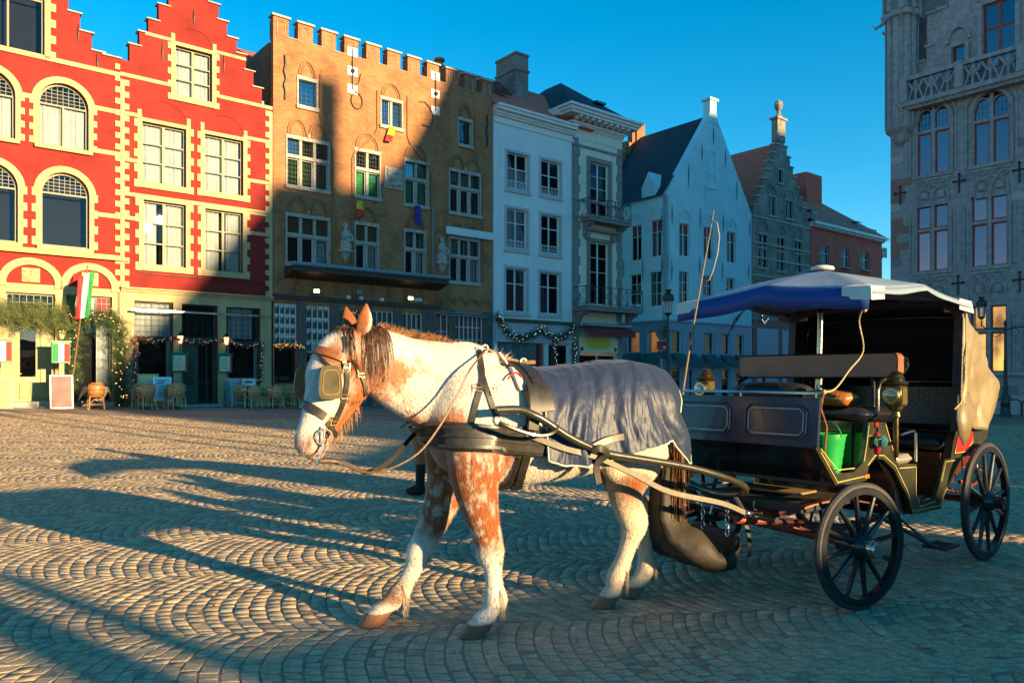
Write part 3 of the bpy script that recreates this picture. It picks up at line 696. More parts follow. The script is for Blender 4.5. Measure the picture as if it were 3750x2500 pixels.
def brown_house():
    t0, t1 = FA.l(999, 800)[0]+.02, FA.l(1803, 800)[0]-.02
    H = A(t0, 0); l = H.l; Rp = H.r; x1 = t1-t0
    root = H.root('crenellated_house', 'brown brick house with battlements, leaded stone windows and long dark shop eave', 'house')
    zc = l(1045,131)[1]; zm = l(1002,57)[1]; zl = -.6
    n = 11; pitch = x1/(n-.38); mw = pitch*.62
    fill = [(0, zl, x1, zc)]+[(i*pitch, zc, i*pitch+mw, zm) for i in range(n)]
    at = [Rp(1091,287,1159,399), Rp(1395,361,1471,473), Rp(1678,437,1727,536)]
    b = [Rp(1050,502,1203,700), Rp(1301,550,1390,727), Rp(1482,588,1565,757), Rp(1646,624,1758,791)]
    c = [Rp(1050,788,1203,973), Rp(1301,820,1383,992), Rp(1482,846,1555,1011), Rp(1646,872,1753,1037)]
    zb = l(1030,1085)[1]
    g = [Rp(1004,1109,1086,1405), Rp(1122,1118,1207,1430), Rp(1245,1130,1325,1490), Rp(1361,1137,1440,1440), Rp(1472,1145,1546,1440), Rp(1593,1143,1640,1480), Rp(1665,1147,1767,1440)]
    def rec(r, dz): return (r[0]-.05, r[3]+.13, r[2]+.05, r[3]+.13+dz)
    holes = at+b+c+g
    wall_mesh(fill, holes, 0, .3).build('wall', M_brown, root)
    solid(root, .05, x1-.05, zc-.2, 11, M_brown)
    for i in range(n):
        mb = MB(); mb.box(i*pitch-.07, -.08, zm, i*pitch+mw+.07, .4, zm+.08); mb.build('merlon_cap', M_cap, root)
        MB().box(i*pitch+.06, .3, zc-.1, i*pitch+mw-.06, .55, zm-.01).build('merlon', M_brown, root)
    ln = MB(); zz = .14; pts = []
    for i in range(n):
        xa, xb = i*pitch+.16, i*pitch+mw-.16
        pts += [(xa, -.015, zc-.05), (xa, -.015, zm-.15), (xb, -.015, zm-.15), (xb, -.015, zc-.05)]
    ln.tube(pts, .022, 6); ln.build('battlement_moulding', M_stone, root)
    # windows
    gl = M_pale_glass
    stone_window(root, at[0], 1, None, None, gl); stone_window(root, at[1], 2, None, None, gl); stone_window(root, at[2], 1, None, None, M_glass, None)
    stone_window(root, b[0], 3, .62, M_pale_glass, M_pale_glass, M_green_cur); stone_window(root, b[1], 2, .6, M_pale_glass, M_glass, M_green_cur); stone_window(root, b[2], 2, .6, M_green_glass, M_glass, M_green_cur); stone_window(root, b[3], 3, .62, M_green_glass, M_glass)
    for i, q in enumerate(c): stone_window(root, q, 3 if i in (0, 3) else 2, .6, M_pale_glass if i == 0 else M_green_glass, M_glass, M_curtain)
    # blind arches over windows, with brick heads
    def heads(r, k, rise):
        w = (r[2]-r[0])/k
        for i in range(k):
            a, cc = r[0]+i*w+.03, r[0]+(i+1)*w-.03; top = r[3]+.13+rise
            mb = MB(); arch_band(mb, a+.07, cc-.07, top, .10, -.055, .01, rise); arch_band(mb, a+.17, cc-.17, top-.1, .07, -.03, .01, rise-.1); mb.build('arch_head', M_brown_plain, root)
            if k == 2 and i == 0:
                mb = MB(); mb.lathe([(.02,-.2),(.07,-.1),(.09,0),(.05,.03)], (cc+.03, -.06, r[3]+.26), 8); mb.build('arch_corbel', M_stone, root)
    for r, rise in zip(at, (.62, .6, .6)): heads(r, 1, rise)
    for r, k, rise in ((b[0],2,.66),(b[1],1,.68),(b[2],1,.66),(b[3],2,.62),(c[0],2,.66),(c[1],1,.62),(c[2],1,.62),(c[3],2,.6)): heads(r, k, rise)
    # shouldered moulding lines climbing the bays
    for (xa, za, xb, zb2) in [(b[0][2]+.2, c[0][1], at[0][2]+.17, at[0][3]+.4), (b[2][2]+.2, c[2][1], at[1][2]+.3, at[1][3]+.4), (b[3][2]+.15, c[3][1], at[2][2]+.2, at[2][3]+.4), (b[1][0]-.15, c[1][1], at[1][0]-.2, at[1][3]+.3)]:
        mid = b[0][3]+.1
        pts = [(xa, -.02, za), (xa, -.02, mid-.5)]+[(xa+(xb-xa)*smst(0,1,np.float64(k/6)), -.02, mid-.5+1.6*k/6) for k in range(1, 7)]+[(xb, -.02, zb2)]
        mb = MB(); mb.tube(pts, .05, 6); mb.build('bay_moulding', M_brown_plain, root)
    # wrought wall anchors
    def scroll(px, py, pts, r=.022):
        x, z = l(px, py); mb = MB(); mb.tube([(x+p[0], -.05, z+p[1]) for p in pts], r, 6); mb.build('wall_anchor', M_iron, root)
    scroll(1042, 287, [(0,.95),(.03,.6),(-.04,.3),(.05,0),(-.04,-.3),(.03,-.6),(0,-.9)], .045)
    loop = [(.35,1.0),(.2,.6),(.05,.25)]+[(-.0+.3*math.sin(a), -.25-.35*math.cos(a+math.pi)*-1) for a in np.linspace(0, 2*math.pi, 12)]
    scroll(1302, 345, [(.25,.95),(.15,.55),(-.2,.2),(.0,.1)]+[(.05+.28*math.sin(a), -.3+.36*math.cos(a)) for a in np.linspace(0, 2*math.pi, 14)])
    scroll(1565, 420, [(-.45,.5),(-.15,.55),(.15,.3),(.3,0),(.28,-.3),(.1,-.6),(-.3,-.55)]); scroll(1782, 480, [(0,.8),(.03,.4),(-.04,0),(.03,-.4),(0,-.8)], .045)
    for px, py in ((1290, 262), (1594, 345)):
        x, z = l(px, py)
        for k in (.85, 0, -.8): MB().box(x-.24, -.03, z+k-.2, x+.24, .01, z+k+.2).build('anchor_stone', M_frame_white, root)
        mb = MB(); mb.tube([(x,-.05,z+1.0),(x,-.05,z-.8)], .025, 6); mb.sphere((x,-.06,z), .1, 6); mb.build('wall_anchor', M_iron, root)
    # carved plaque, two niche statues
    x, z = l(1442, 655); mb = MB(); mb.bbox(x-.5, -.06, z-.5, x+.5, .0, z+.5, .02)
    for i in range(22): mb.sphere((x+random.uniform(-.36,.36), -.06, z+random.uniform(-.36,.36)), random.uniform(.05,.11), 6)
    mb.build('carved_plaque', M_stone, root)
    for px, py, s in ((1261, 900, 1.0), (1613, 945, .95)):
        x, z = l(px, py); mb = MB(); mb.lathe([(.05,-.75),(.16,-.55),(.24,-.35),(.34,-.30),(.34,-.22)], (x,-.1,z), 10)
        mb.lathe([(.26,-.22),(.27,0),(.2,.3),(.23,.5),(.12,.68),(.07,.72),(.10,.8),(.11,.9),(.03,1.02)], (x,-.12,z), 10); mb.sphere((x-.15,-.3,z+.35), .13, 6); mb.tube([(x+.2,-.2,z+.5),(x+.28,-.3,z+.25),(x,-.34,z+.15)], .07, 6)
        mb.build('niche_statue', M_stone, root, smooth=True)
        mb = MB(); arch_band(mb, x-.36, x+.36, z+1.25, .08, -.03, .0, .36, legs=1.0); mb.build('niche_surround', M_brown_plain, root)
    # long eave over the shop, corbel table, beam
    p, q = l(1041, 972), l(1604, 1027); zt = p[1]
    mb = MB(); mb.prism([(-.9, zt-.05), (-.9, zt-.28), (0, zt-.52), (0, zt-.08)], p[0], q[0], 'x'); mb.build('eave', M_wood_dark, root, fix=True)
    mb = MB(); mb.tube([(p[0]-.05, -.93, zt+.0), (q[0]+.05, -.93, zt+.0)], .09, 10); mb.tube([(p[0]-.05, -.80, zt+.05), (q[0]+.05, -.80, zt+.05)], .05, 8); mb.build('awning_cassette', M_zinc, root)
    xe = q[0]
    nn = 9
    for i in range(nn):
        a = .15+(xe-.2)*i/nn; b_ = .15+(xe-.2)*(i+1)/nn; mb = MB(); arch_band(mb, a+.08, b_-.08, zb+.85, .12, -.06, .01, .32); mb.lathe([(.03,-.25),(.09,-.05),(.10,.08)], (b_, -.06, zb+.45), 8); mb.build('corbel_arch', M_brown_plain, root)
    for i in range(4):
        a = xe+.15+(x1-xe-.25)*i/4; b_ = xe+.15+(x1-xe-.25)*(i+1)/4; mb = MB(); arch_band(mb, a+.05, b_-.05, zb+.45, .10, -.06, .01, .3); mb.build('corbel_arch', M_brown_plain, root)
    zbm = l(1030,1092)[1]
    MB().box(-.05, -.14, zbm-.02, xe+.1, .05, zbm+.16).build('beam', M_wood_dark, root)
    mb = MB(); zz2 = l(1500,1117)[1]-.4
    mb.tube([(xe+.05,-.12,zbm-.28),(x1-.1,-.12,zbm-.28)], .04, 6); mb.tube([(xe+.05,-.12,zbm-.16),(x1-.1,-.12,zbm-.16)], .04, 6); mb.build('awning_rail', M_zinc, root)
    # timber posts between ground floor lights
    xs_ = [0]+[v for r in g for v in (r[0], r[2])]+[x1]
    for i in range(0, len(xs_), 2):
        if xs_[i+1]-xs_[i] > .08: MB().box(xs_[i]+.02, -.06, -.4, xs_[i+1]-.02, .1, zbm-.02).build('timber_post', M_post, root)
    grid = [(4,4),(4,4),(4,4),(4,4),(4,4),(2,4),(6,5)]
    for i, (r, (nc, nr)) in enumerate(zip(g, grid)):
        a, bb, cc, dd = r; zsp = {0: .49, 1: .45}.get(i, .2); zs = bb+(dd-bb)*zsp
        cu = M_pink_cur if i >= 5 else M_grey_cur
        w = window(root, a, zs, cc, dd, nc, tuple((k+1)/nr for k in range(nr-1)), .06, .04, .035, M_frame_white)
        curtain(w, a+.03, zs, cc-.03, dd, .22, cu, .02)
        if i in (0, 1):
            mb = MB()
            for k in range(nc):
                for j in range(nr):
                    x = a+(cc-a)*(k+.5)/nc; z = zs+(dd-zs)*(j+.93)/nr; mb.prism([(x-.1, z), (x+.1, z), (x+.07, z-.12), (x+.04, z-.05), (x, z-.2), (x-.05, z-.06), (x-.08, z-.15)], .085, .09)
            mb.build('paper_icicles', M_frame_white, w, fix=True)
            ww = window(root, a, bb, cc, zs-.12, 1, (), .08, .05, .03, M_red_frame)
            mb = MB()
            for k in range(9): mb.sphere((a+.15+random.random()*(cc-a-.3), .28, bb+.1+random.random()*.2), .09, 6)
            mb.build('window_plants', M_leaf, ww)
        else:
            MB().box(a, .04, bb, cc, .12, zs).build('stall_board', M_wood_dark, root)
    # floodlights and small boxes
    for px, py in ((1144,1070),(1301,1075),(1486,1096)):
        x, z = l(px, py); f = MB(); f.box(x-.13, -.42, z-.06, x+.13, -.3, z+.12); f.tube([(x,-.3,z),(x,0,z+.05)], .02, 6); fo = f.build('floodlight', M_zinc, root)
        pane(fo, x-.11, z-.05, x+.11, z+.08, -.44, M_flood if px != 1301 else M_zinc, 'lamp_glass')
    for px, py in ((1520,1098),(1535,1098),(1320,1092),(1396,1098),(1274,1089)):
        x, z = l(px, py); MB().box(x-.09, -.1, z-.08, x+.09, 0, z+.08).build('junction_box', M_frame_white, root)
    # chimney and roof behind the battlements
    mb = MB(); xx = l(1720, 240)[0]; mb.box(xx-.6, 2.2, zc-1, xx+.5, 3.2, zm+1.0); mb.box(xx-.7, 2.1, zm+1.0, xx+.6, 3.3, zm+1.15); mb.lathe([(.18,0),(.18,.4),(.28,.42),(.28,.55),(.1,.6)], (xx, 2.7, zm+1.15), 10); mb.build('chimney', M_brown, root)
    mb = MB(); mb.prism([(0.6, zc-1.2), (5.5, zm+.6), (10.8, zc-1.2)], .2, x1-.2, 'x'); mb.build('roof', M_roof_orange, root, fix=True)
    dp = MB(); dx = l(1584,900)[0]; dp.tube([(dx,-.05,l(1584,760)[1]),(dx,-.05,l(1584,1005)[1])], .035, 6); dp.build('drainpipe', M_zinc, root)
    # pale sign bar
    r = Rp(1624,827,1796,877); MB().bbox(r[0], -.3, r[3]-.42, r[2], -.18, r[3]-.05, .01).build('blank_sign_bar', mat('pale_blue_sign', (.55,.62,.66), .4, var=.04), root)
    return root, g, zbm
M_post = mat('weathered_timber', (.10,.085,.07), .75, var=.35, scale=10, bump=.5, streak=True)
M_flood = mat('floodlight_glass', (1,.7,.3), .3, emit=(1,.55,.16), estr=12, bump=0)
brown, BG, BZ = brown_house()

# ------------------------------------------------------------------ white plastered house and cream corner house
M_plaster = mat('white_plaster', (.60,.66,.66), .8, var=.08, scale=2, bump=.12, streak=True)
M_plaster_c = mat('cream_plaster', (.62,.60,.48), .8, var=.08, scale=2, bump=.12, streak=True)
M_grey_trim = mat('grey_stone_trim', (.20,.195,.19), .8, var=.18, bump=.3); M_white_trim = mat('white_stone_trim', (.66,.66,.65), .7, var=.08, bump=.15)
M_lilac = mat('pale_lilac_trim', (.42,.42,.46), .7, var=.08)
def moulded_cornice(mb, x0, x1, z, steps, side=0.0):
    for (h, p) in steps:
        mb.box(x0-p*side, -p, z, x1+p*side, .2, z+h); z += h
    return z
def filigree(root, a, z0, c, z1, y, name='window_guard', m=None):
    mb = MB(); mb.box(a, y, z1-.03, c, y+.03, z1); mb.box(a, y, z0, c, y+.03, z0+.03); n = max(3, int((c-a)/.2)); h = (z1-z0)
    for i in range(n):
        x = a+(c-a)*(i+.5)/n; r = (c-a)/n*.42
        for sg in (1, -1):
            mb.tube([(x+sg*r*math.sin(t)*(.4+.1*t), y+.015, z0+h*.5+h*.42*math.cos(t)*(1-.07*t)) for t in np.linspace(0, 4.6, 9)], .012, 4)
    return mb.build(name, m or M_white_trim, root)
def white_house():
    t0, t1 = FA.l(1807, 800)[0], FA.l(2094, 800)[0]-.01
    H = A(t0, 0); l = H.l; Rp = H.r; x1 = t1-t0
    root = H.root('plastered_house', 'white plastered house with six windows, orange roof and Christmas garland shopfront', 'house')
    zc = l(1808, 445)[1]; zl = -.6
    sur = [Rp(1849,542,1941,714), Rp(1974,571,2059,735), Rp(1847,749,1938,928), Rp(1974,772,2057,945), Rp(1845,968,1937,1156), Rp(1970,984,2057,1163)]
    w = [(a+.13, b+.16, c-.13, d-.14) for a, b, c, d in sur]
    zs = l(1850, 1170)[1]; shop = (.25, -.2, x1-.25, zs-1.15)
    wall_mesh([(0, zl, x1, zc)], w+[shop], 0, .34).build('wall', M_plaster, root); solid(root, .05, x1-.05, zc, 10, M_plaster)
    mb = MB(); zt = moulded_cornice(mb, 0, x1+.1, zc, [(.12,.06),(.22,.04),(.10,.16),(.14,.24),(.16,.42),(.12,.5)]); mb.build('cornice', M_white_trim, root)
    mb = MB(); mb.prism([(-.3, zt), (4.2, zt+3.3), (9.5, zt)], -.1, x1+1.5, 'x'); rf = mb.build('roof', roofmat('bright_pantile_roof', (.92,.15,.08), (.3,.35), .06), root, fix=True)
    sk = MB(); sk.add([(1.1,.95,zt+1.15),(2.0,.95,zt+1.15),(2.0,2.15,zt+2.2),(1.1,2.15,zt+2.2),(1.1,.9,zt+1.22),(2.0,.9,zt+1.22),(2.0,2.1,zt+2.27),(1.1,2.1,zt+2.27)], [(4,5,6,7),(0,1,5,4),(1,2,6,5),(2,3,7,6),(3,0,4,7)]); sk.build('skylight', M_glass_dark, rf)
    xa, za = l(1902, 400)[0], zt+1.0
    mb = MB(); ch = zt+4.2; mb.box(3.3, 2.2, za, 4.2, 4.0, ch); mb.box(3.23, 2.13, ch-.9, 4.27, 4.07, ch-.78); mb.box(3.25, 2.15, ch, 4.25, 4.05, ch+.12); mb.build('chimney', M_chim, root)
    for i, ((a, b, c, d), (wa, wb, wc, wd)) in enumerate(zip(sur, w)):
        mb = MB(); arch = [(a, wd, c, d), (a, b, c, wb), (a, wb, wa, wd), (wc, wb, c, wd)]
        for q in arch: mb.box(q[0], -.035, q[1], q[2], .02, q[3])
        mb.box(a-.04, -.09, b-.06, c+.04, .02, b+.03); mb.build('surround', M_lilac, root)
        back = None
        ww = window(root, wa, wb, wc, wd, 2, (.66,) if i >= 2 else (.58,), .16, .06, .05, M_frame_white, cur=[(.03,.0,.97,1)] if i < 4 else None, midw=.08)
        if i >= 4: curtain(ww, wa, wb, wc, wb+(wd-wb)*.62, .3, M_red_cur)
        if i < 4: filigree(root, wa+.02, wb+.03, wc-.02, wb+.42, .02)
    # shopfront
    mb = MB(); mb.box(.15, -.25, zs-.12, x1-.02, .01, zs+.05); mb.build('shop_cornice', M_green_dark, root)
    MB().box(.05, -.12, zs-1.15, x1-.05, .01, zs-.12).build('shop_fascia', M_lilac, root)
    a, b, c, d = shop
    window(root, a, b+.5, a+(c-a)*.64, d, 2, (), .1, .06, .05, M_grey_trim, cur=[(.05,.0,.95,1)]); window(root, a+(c-a)*.70, b, c, d, 1, (), .1, .08, .05, M_white_trim)
    MB().box(a+(c-a)*.64, -.02, b, a+(c-a)*.70, .1, d).build('shop_post', M_white_trim, root); MB().box(a+(c-a)*.57, -.03, b, a+(c-a)*.60, .09, d).build('red_banner_strip', M_flag_red, root)
    MB().box(a, 0, b, a+(c-a)*.64, .1, b+.5).build('stall_riser', M_grey_trim, root)
    return root, x1, zs
M_chim = brickmat('grey_chimney_brick', (.22,.20,.19), (.13,.12,.12), (.28,.27,.25), .22, .07, .012, bump=.9); M_red_cur = mat('red_curtain', (.22,.02,.015), .9, bump=0)
white, WX1, WZS = white_house()
def cream_house():
    t0, t1 = FA.l(2094, 800)[0]+.01, FA.l(2276, 800)[0]
    H = A(t0, 0); l = H.l; Rp = H.r; x1 = t1-t0; zl = -.6
    root = H.root('corner_house', 'narrow cream house with grey quoins, two iron balconies and heavy dentil cornice', 'house')
    zc = l(2096, 500)[1]
    d1s, d2s = Rp(2148,571,2239,800), Rp(2148,868,2239,1118)
    d1, d2 = (d1s[0]+.24, d1s[1], d1s[2]-.24, d1s[3]-.26), (d2s[0]+.24, d2s[1], d2s[2]-.24, d2s[3]-.2)
    shop = (.55, -.2, x1-.45, l(2180, 1296)[1]+.45)
    wall_mesh([(0, zl, x1, zc)], [d1, d2, shop], 0, .34).build('wall', M_plaster_c, root)
    mb = MB(); mb.box(.05, .62, zl, x1, 10, zc); mb.build('side_wall', M_plaster_c, root)
    mb = MB(); zt = moulded_cornice(mb, 0, x1, zc-.0, [(.55,.03),(.10,.10)], 1.0); mb.build('frieze', M_plaster_c, root)
    for i in range(34):
        x = (x1+.1)*(i+.2)/34; MB().box(x, -.16, zt, x+.06, .0, zt+.12).build('dentil', M_white_trim, root)
    mb = MB(); zt2 = moulded_cornice(mb, 0, x1, zt+.12, [(.10,.20)], 1.0); mb.build('cornice', M_white_trim, root)
    for i in range(9):
        x = -.1+(x1+.3)*(i+.3)/9; mb = MB(); mb.prism([(-.62, zt2+.22), (-.62, zt2+.10), (-.2, zt2), (-.1, zt2+.22)], x, x+.2, 'x'); mb.build('modillion', M_white_trim, root, fix=True)
    mb = MB(); zt3 = moulded_cornice(mb, 0, x1, zt2+.22, [(.14,.70),(.16,.8),(.14,.92)], 1.0); mb.box(-.9, .2, zt2+.22, x1+.92, 8, zt3); mb.build('cornice', M_white_trim, root)
    # hipped slate roof
    ap = (x1*.62, 3.6, zt3+3.1); mb = MB(); B = [(-.6,-.6,zt3),(x1+.6,-.6,zt3),(x1+.6,9,zt3),(-.6,9,zt3)]; mb.add(B+[ap, (x1*.62, 5.0, zt3+3.1)], [(0,1,4),(1,2,5,4),(2,3,5),(3,0,4,5)]); rf = mb.build('roof', M_roof_dark, root)
    mb = MB(); mb.box(x1*.68, .75, zt3+1.2, x1*.68+.8, 1.6, zt3+1.32); s = mb.build('skylight', M_glass_dark, rf)
    # grey quoins, blocks of alternating length
    nq = 30; z = -.4; h = (zc-z)/nq
    for i in range(nq):
        for side in (0, 1):
            wq = .62 if i % 2 == 0 else .5; a, b = (0, wq) if side == 0 else (x1-wq*.72, x1+.02)
            MB().bbox(a, -.05, z+i*h+.012, b, .02, z+(i+1)*h-.012, .02).build('quoin', M_grey_trim, root)
    zst = l(2110, 530)[1]
    for zz in (zst, l(2100,728)[1], l(2100,790)[1]): MB().box(-.02, -.08, zz-.06, x1+.02, .0, zz+.06).build('string_course', M_grey_trim, root)
    for (a, b, c, d), (wa, wb, wc, wd) in ((d1s, d1), (d2s, d2)):
        mb = MB(); mb.box(a, -.07, b, wa, .02, d); mb.box(wc, -.07, b, c, .02, d); mb.box(wa, -.07, wd, wc, .02, d); mb.box(a+.1, -.1, b, wa-.08, .0, wd+.1); mb.build('surround', M_grey_trim, root)
        window(root, wa, wb, wc, wd, 2, (.28,.52,.76), .15, .07, .03, M_frame_white, cur=[(.04,.25,.96,1)], midw=.09)
    mb = MB(); a, b, c, d = d2s; mb.box(a-.25, -.3, d+.35, c+.25, .02, d+.5); mb.box(a-.2, -.22, d-.1, a+.1, .0, d+.35); mb.box(c-.1, -.22, d-.1, c+.2, .0, d+.35); mb.build('hood_mould', M_grey_trim, root)
    def balcony(x0, x1_, zs, dep, h, ang=.0):
        r = MB(); r.box(x0, -dep, zs-.28, x1_, .02, zs-.1); r.box(x0-.05, -dep-.05, zs-.1, x1_+.05, .02, zs); b_ = r.build('balcony', M_grey_trim, root)
        for x in (x0+.15, x1_-.45):
            q = MB(); q.prism([(0, zs-.28), (-dep*.8, zs-.28), (-dep*.75, zs-.42), (-dep*.35, zs-.55), (-.12, zs-1.0), (0, zs-1.05)], x, x+.3, 'x'); q.build('bracket', M_grey_trim, b_, fix=True)
        g = MB(); g.box(x0, -dep, zs+h-.04, x1_, -dep+.04, zs+h); g.box(x0, -dep, zs+.08, x1_, -dep+.03, zs+.11)
        for xx in (x0, x1_-.04): g.box(xx, -dep, zs+h-.04, xx+.04, 0, zs+h); g.box(xx, -dep, zs+.08, xx+.03, 0, zs+.11)
        n = int((x1_-x0)/.62)
        for i in range(n+1):
            x = x0+(x1_-x0-.03)*i/n; g.box(x, -dep, zs, x+.03, -dep+.03, zs+h)
            if i < n:
                x2 = x0+(x1_-x0-.03)*(i+1)/n
                g.tube([(x,-dep+.015,zs+.1),(x2,-dep+.015,zs+h-.04)], .013, 4); g.tube([(x2,-dep+.02,zs+.1),(x,-dep+.02,zs+h-.04)], .013, 4)
        for xx in (x0+.015, x1_-.015): g.tube([(xx,-dep,zs+.1),(xx,-.02,zs+h)], .013, 4); g.tube([(xx,-.02,zs+.1),(xx,-dep,zs+h)], .013, 4)
        g.build('railing', M_iron, b_)
    zb1 = l(2140, 797)[1]; balcony(d1s[0]-.45, x1-.05, zb1, .8, 1.0)
    zb2 = l(2094, 1119)[1]; balcony(.1, x1+.75, zb2, 1.0, 1.05)
    # shop: red awning, cream sign with a yellow oval, window below
    za = l(2106, 1190)[1]; mb = MB(); mb.prism([(-.05, za), (-1.0, za-.25), (-1.0, za-.62), (-.97, za-.62), (-.97, za-.28), (-.05, za-.05)], .4, x1+.1, 'x'); mb.build('awning', mat('dark_red_awning', (.20,.02,.025), .8), root, fix=True)
    MB().tube([(.35,-.6,za+.02),(x1+.15,-.6,za+.02)], .1, 10).build('awning_cassette', M_zinc, root)
    a, b, c, d = Rp(2117,1234,2258,1294); sg = MB().box(a, -.1, b, c, -.03, d).build('sign_panel', mat('cream_sign', (.66,.62,.38), .5, var=.04), root)
    mb = MB(); mb.prism([((a+c)/2+(c-a)*.33*math.cos(t), (b+d)/2+.1+(d-b)*.38*math.sin(t)) for t in np.linspace(0, 2*math.pi, 28, endpoint=False)], -.115, -.1); mb.build('oval_badge', mat('yellow_oval', (.62,.50,.05), .5, var=.04), sg, fix=True)
    for e in (a+.2, c-.2):
        mb = MB(); mb.prism([(e+.13*math.cos(t)*(1+.2*math.sin(t)), b+.2+.12*math.sin(t)) for t in np.linspace(0, 2*math.pi, 12, endpoint=False)], -.112, -.1); mb.build('painted_heart', M_flag_red, sg, fix=True)
    a, b, c, d = shop; d = Rp(2117,1234,2258,1294)[1]-.1
    w = window(root, a, b, c, d, 2, (), .1, .06, .05, M_frame_white, back=lit('chocolate_shop_light', (.10,.03,.02), (.5,.28,.12), .6, 9))
    return root
cream = cream_house()
# ------------------------------------------------------------------ white corner house with the pointed gable
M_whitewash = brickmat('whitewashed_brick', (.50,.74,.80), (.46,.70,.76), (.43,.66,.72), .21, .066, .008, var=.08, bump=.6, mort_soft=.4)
M_shopblue = mat('blue_shopfront_paint', (.12,.24,.36), .5, var=.08); M_maroon = mat('maroon_blind', (.22,.05,.06), .8)
M_shoplight = lit('warm_shop_light', (.30,.10,.02), (.62,.27,.06), .30, 1.2); M_shopgoods = lit('shop_goods_light', (.02,.015,.012), (.55,.26,.05), .5, 7)
M_awn_green = mat('dark_green_awning', (.012,.085,.07), .8)
def rot(o, a=R(-90)): o.rotation_euler = (0, 0, a); return o
def tracery_head(root, a, c, z, turn=False):
    w = c-a; mb = MB(); arch_band(mb, a, c, z+w*.62, .07, -.05, .0, w*.6)
    for i in range(2): arch_band(mb, a+w*(.08+.44*i), a+w*(.48+.44*i), z+w*.36, .035, -.03, .0, w*.2)
    arch_band(mb, a+w*.33, a+w*.67, z+w*.52, .03, -.03, .0, w*.14)
    o = mb.build('tracery_head', M_whitewash, root); return rot(o) if turn else o
def white_corner():
    t0 = FA.l(2440, 800)[0]; H = A(t0, 0); l = H.l; Rp = H.r
    root = H.root('pointed_gable_house', 'whitewashed corner house with pointed gable, slate roof and blue shopfront', 'house')
    x1 = l(2752, 800)[0]; zl = -.8; ze = l(2441, 712)[1]
    S_ = Plane(H.p0, (.632, -.775)); D = 6.4
    zs = l(2440, 1176)[1]
    up = [Rp(2488,815,2526,941), Rp(2577,829,2612,950), Rp(2662,847,2695,964)]; lo = [Rp(2487,993,2523,1113), Rp(2574,1007,2611,1122), Rp(2660,1016,2691,1125)]
    shp = [Rp(2459,1211,2494,1291), Rp(2522,1214,2539,1293), Rp(2575,1219,2613,1296), Rp(2641,1222,2671,1298), Rp(2694,1225,2722,1298)]
    low2 = [(a, -.1, c, b-1.0) for a, b, c, d in shp]
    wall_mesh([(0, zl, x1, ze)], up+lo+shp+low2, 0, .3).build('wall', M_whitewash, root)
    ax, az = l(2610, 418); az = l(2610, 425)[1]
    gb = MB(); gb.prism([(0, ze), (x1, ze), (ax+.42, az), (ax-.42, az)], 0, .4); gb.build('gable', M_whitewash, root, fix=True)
    ch = MB(); ch.box(ax-.34, -.05, az-.1, ax+.34, .5, az+1.0); ch.box(ax-.46, -.15, az+1.0, ax+.46, .6, az+1.15); ch.prism([(ax-.6, az-.5), (ax+.6, az-.5), (ax+.34, az+.3), (ax-.34, az+.3)], -.04, .45); ch.build('gable_stack', M_whitewash, root, fix=True)
    ro = MB(); ro.add([(-.15,.2,ze-.05),(ax,.2,az+.1),(ax,D,az+.1),(-.15,D,ze-.05),(x1+.1,.2,ze-.05),(x1+.1,D,ze-.05)], [(0,3,2,1),(1,2,5,4)]); rf = ro.build('roof', M_roof_dark, root)
    # small white dormer on the side slope
    y0 = -S_.l(2375,700)[0]; dm = MB(); dm.prism([(y0-.55, ze+.05), (y0+.55, ze+.05), (y0+.55, ze+.75), (y0, ze+1.7), (y0-.55, ze+.75)], -.02, 1.4, 'x'); dm.build('dormer', M_whitewash, rf, fix=True)
    # side front along the street
    sup = [S_.r(2310,829,2349,950), S_.r(2382,809,2422,936)]; slo = [S_.r(2306,1007,2348,1113), S_.r(2377,996,2422,1119)]; ssh = [S_.r(2297,1216,2343,1291), S_.r(2371,1213,2415,1291)]
    slow2 = [(a, -.1, c, b-1.0) for a, b, c, d in ssh]
    rot(wall_mesh([(-D, zl, 0, ze)], sup+slo+ssh+slow2, 0, .3).build('side_wall', M_whitewash, root))
    bk = MB(); bk.box(.62, .62, zl, x1, D, ze-.05); bk.build('rear_block', M_whitewash, root)
    # stepped gable at the back with its sunlit stack
    for k in range(7):
        yy = ax*k/7; MB().box(yy-.1, D-.05, ze-.3, yy+ax/7+.1, D+.4, ze+.75+(az-ze)*(k+.6)/7).build('gable_step', M_brown_plain, root)
    MB().box(ax-.45, D-.2, az-.5, ax+.4, D+.5, az+1.1).build('rear_stack', M_brown_plain, root)
    for rects, turn in ((up, 0), (sup, 1)):
        for a, b, c, d in rects:
            w = window(root, a, b, c, d, 2, (.68,), .14, .05, .05, M_frame_white, midw=.07)
            pane(w, a+.05, b+(d-b)*.70, c-.05, d-.05, .155, M_maroon, 'blind')
            if turn: rot(w)
            tracery_head(root, a-.05, c+.05, d+.12, turn)
    for rects, turn in ((lo, 0), (slo, 1)):
        for a, b, c, d in rects:
            w = window(root, a, b, c, d, 2, (.35,.68), .14, .05, .04, M_frame_white)
            if turn: rot(w)
    for rects, turn in ((shp, 0), (ssh, 1)):
        for a, b, c, d in rects:
            w = window(root, a, b, c, d, 1, (), .1, .06, .04, M_shopblue, back=M_shoplight)
            if turn: rot(w)
            m2 = MB(); m2.add([(a-.15,-.04,b-.02),(c+.15,-.04,b-.02),(c+.15,-.9,b-.75),(a-.15,-.9,b-.75),(a-.15,-.9,b-.9),(c+.15,-.9,b-.9),(a-.15,-.03,b-.06),(c+.15,-.03,b-.06),(c+.15,-.88,b-.79),(a-.15,-.88,b-.79)], [(0,3,2,1),(3,4,5,2),(6,7,8,9),(0,6,9,3),(1,2,8,7)])
            o = m2.build('awning', M_awn_green, root)
            if turn: rot(o)
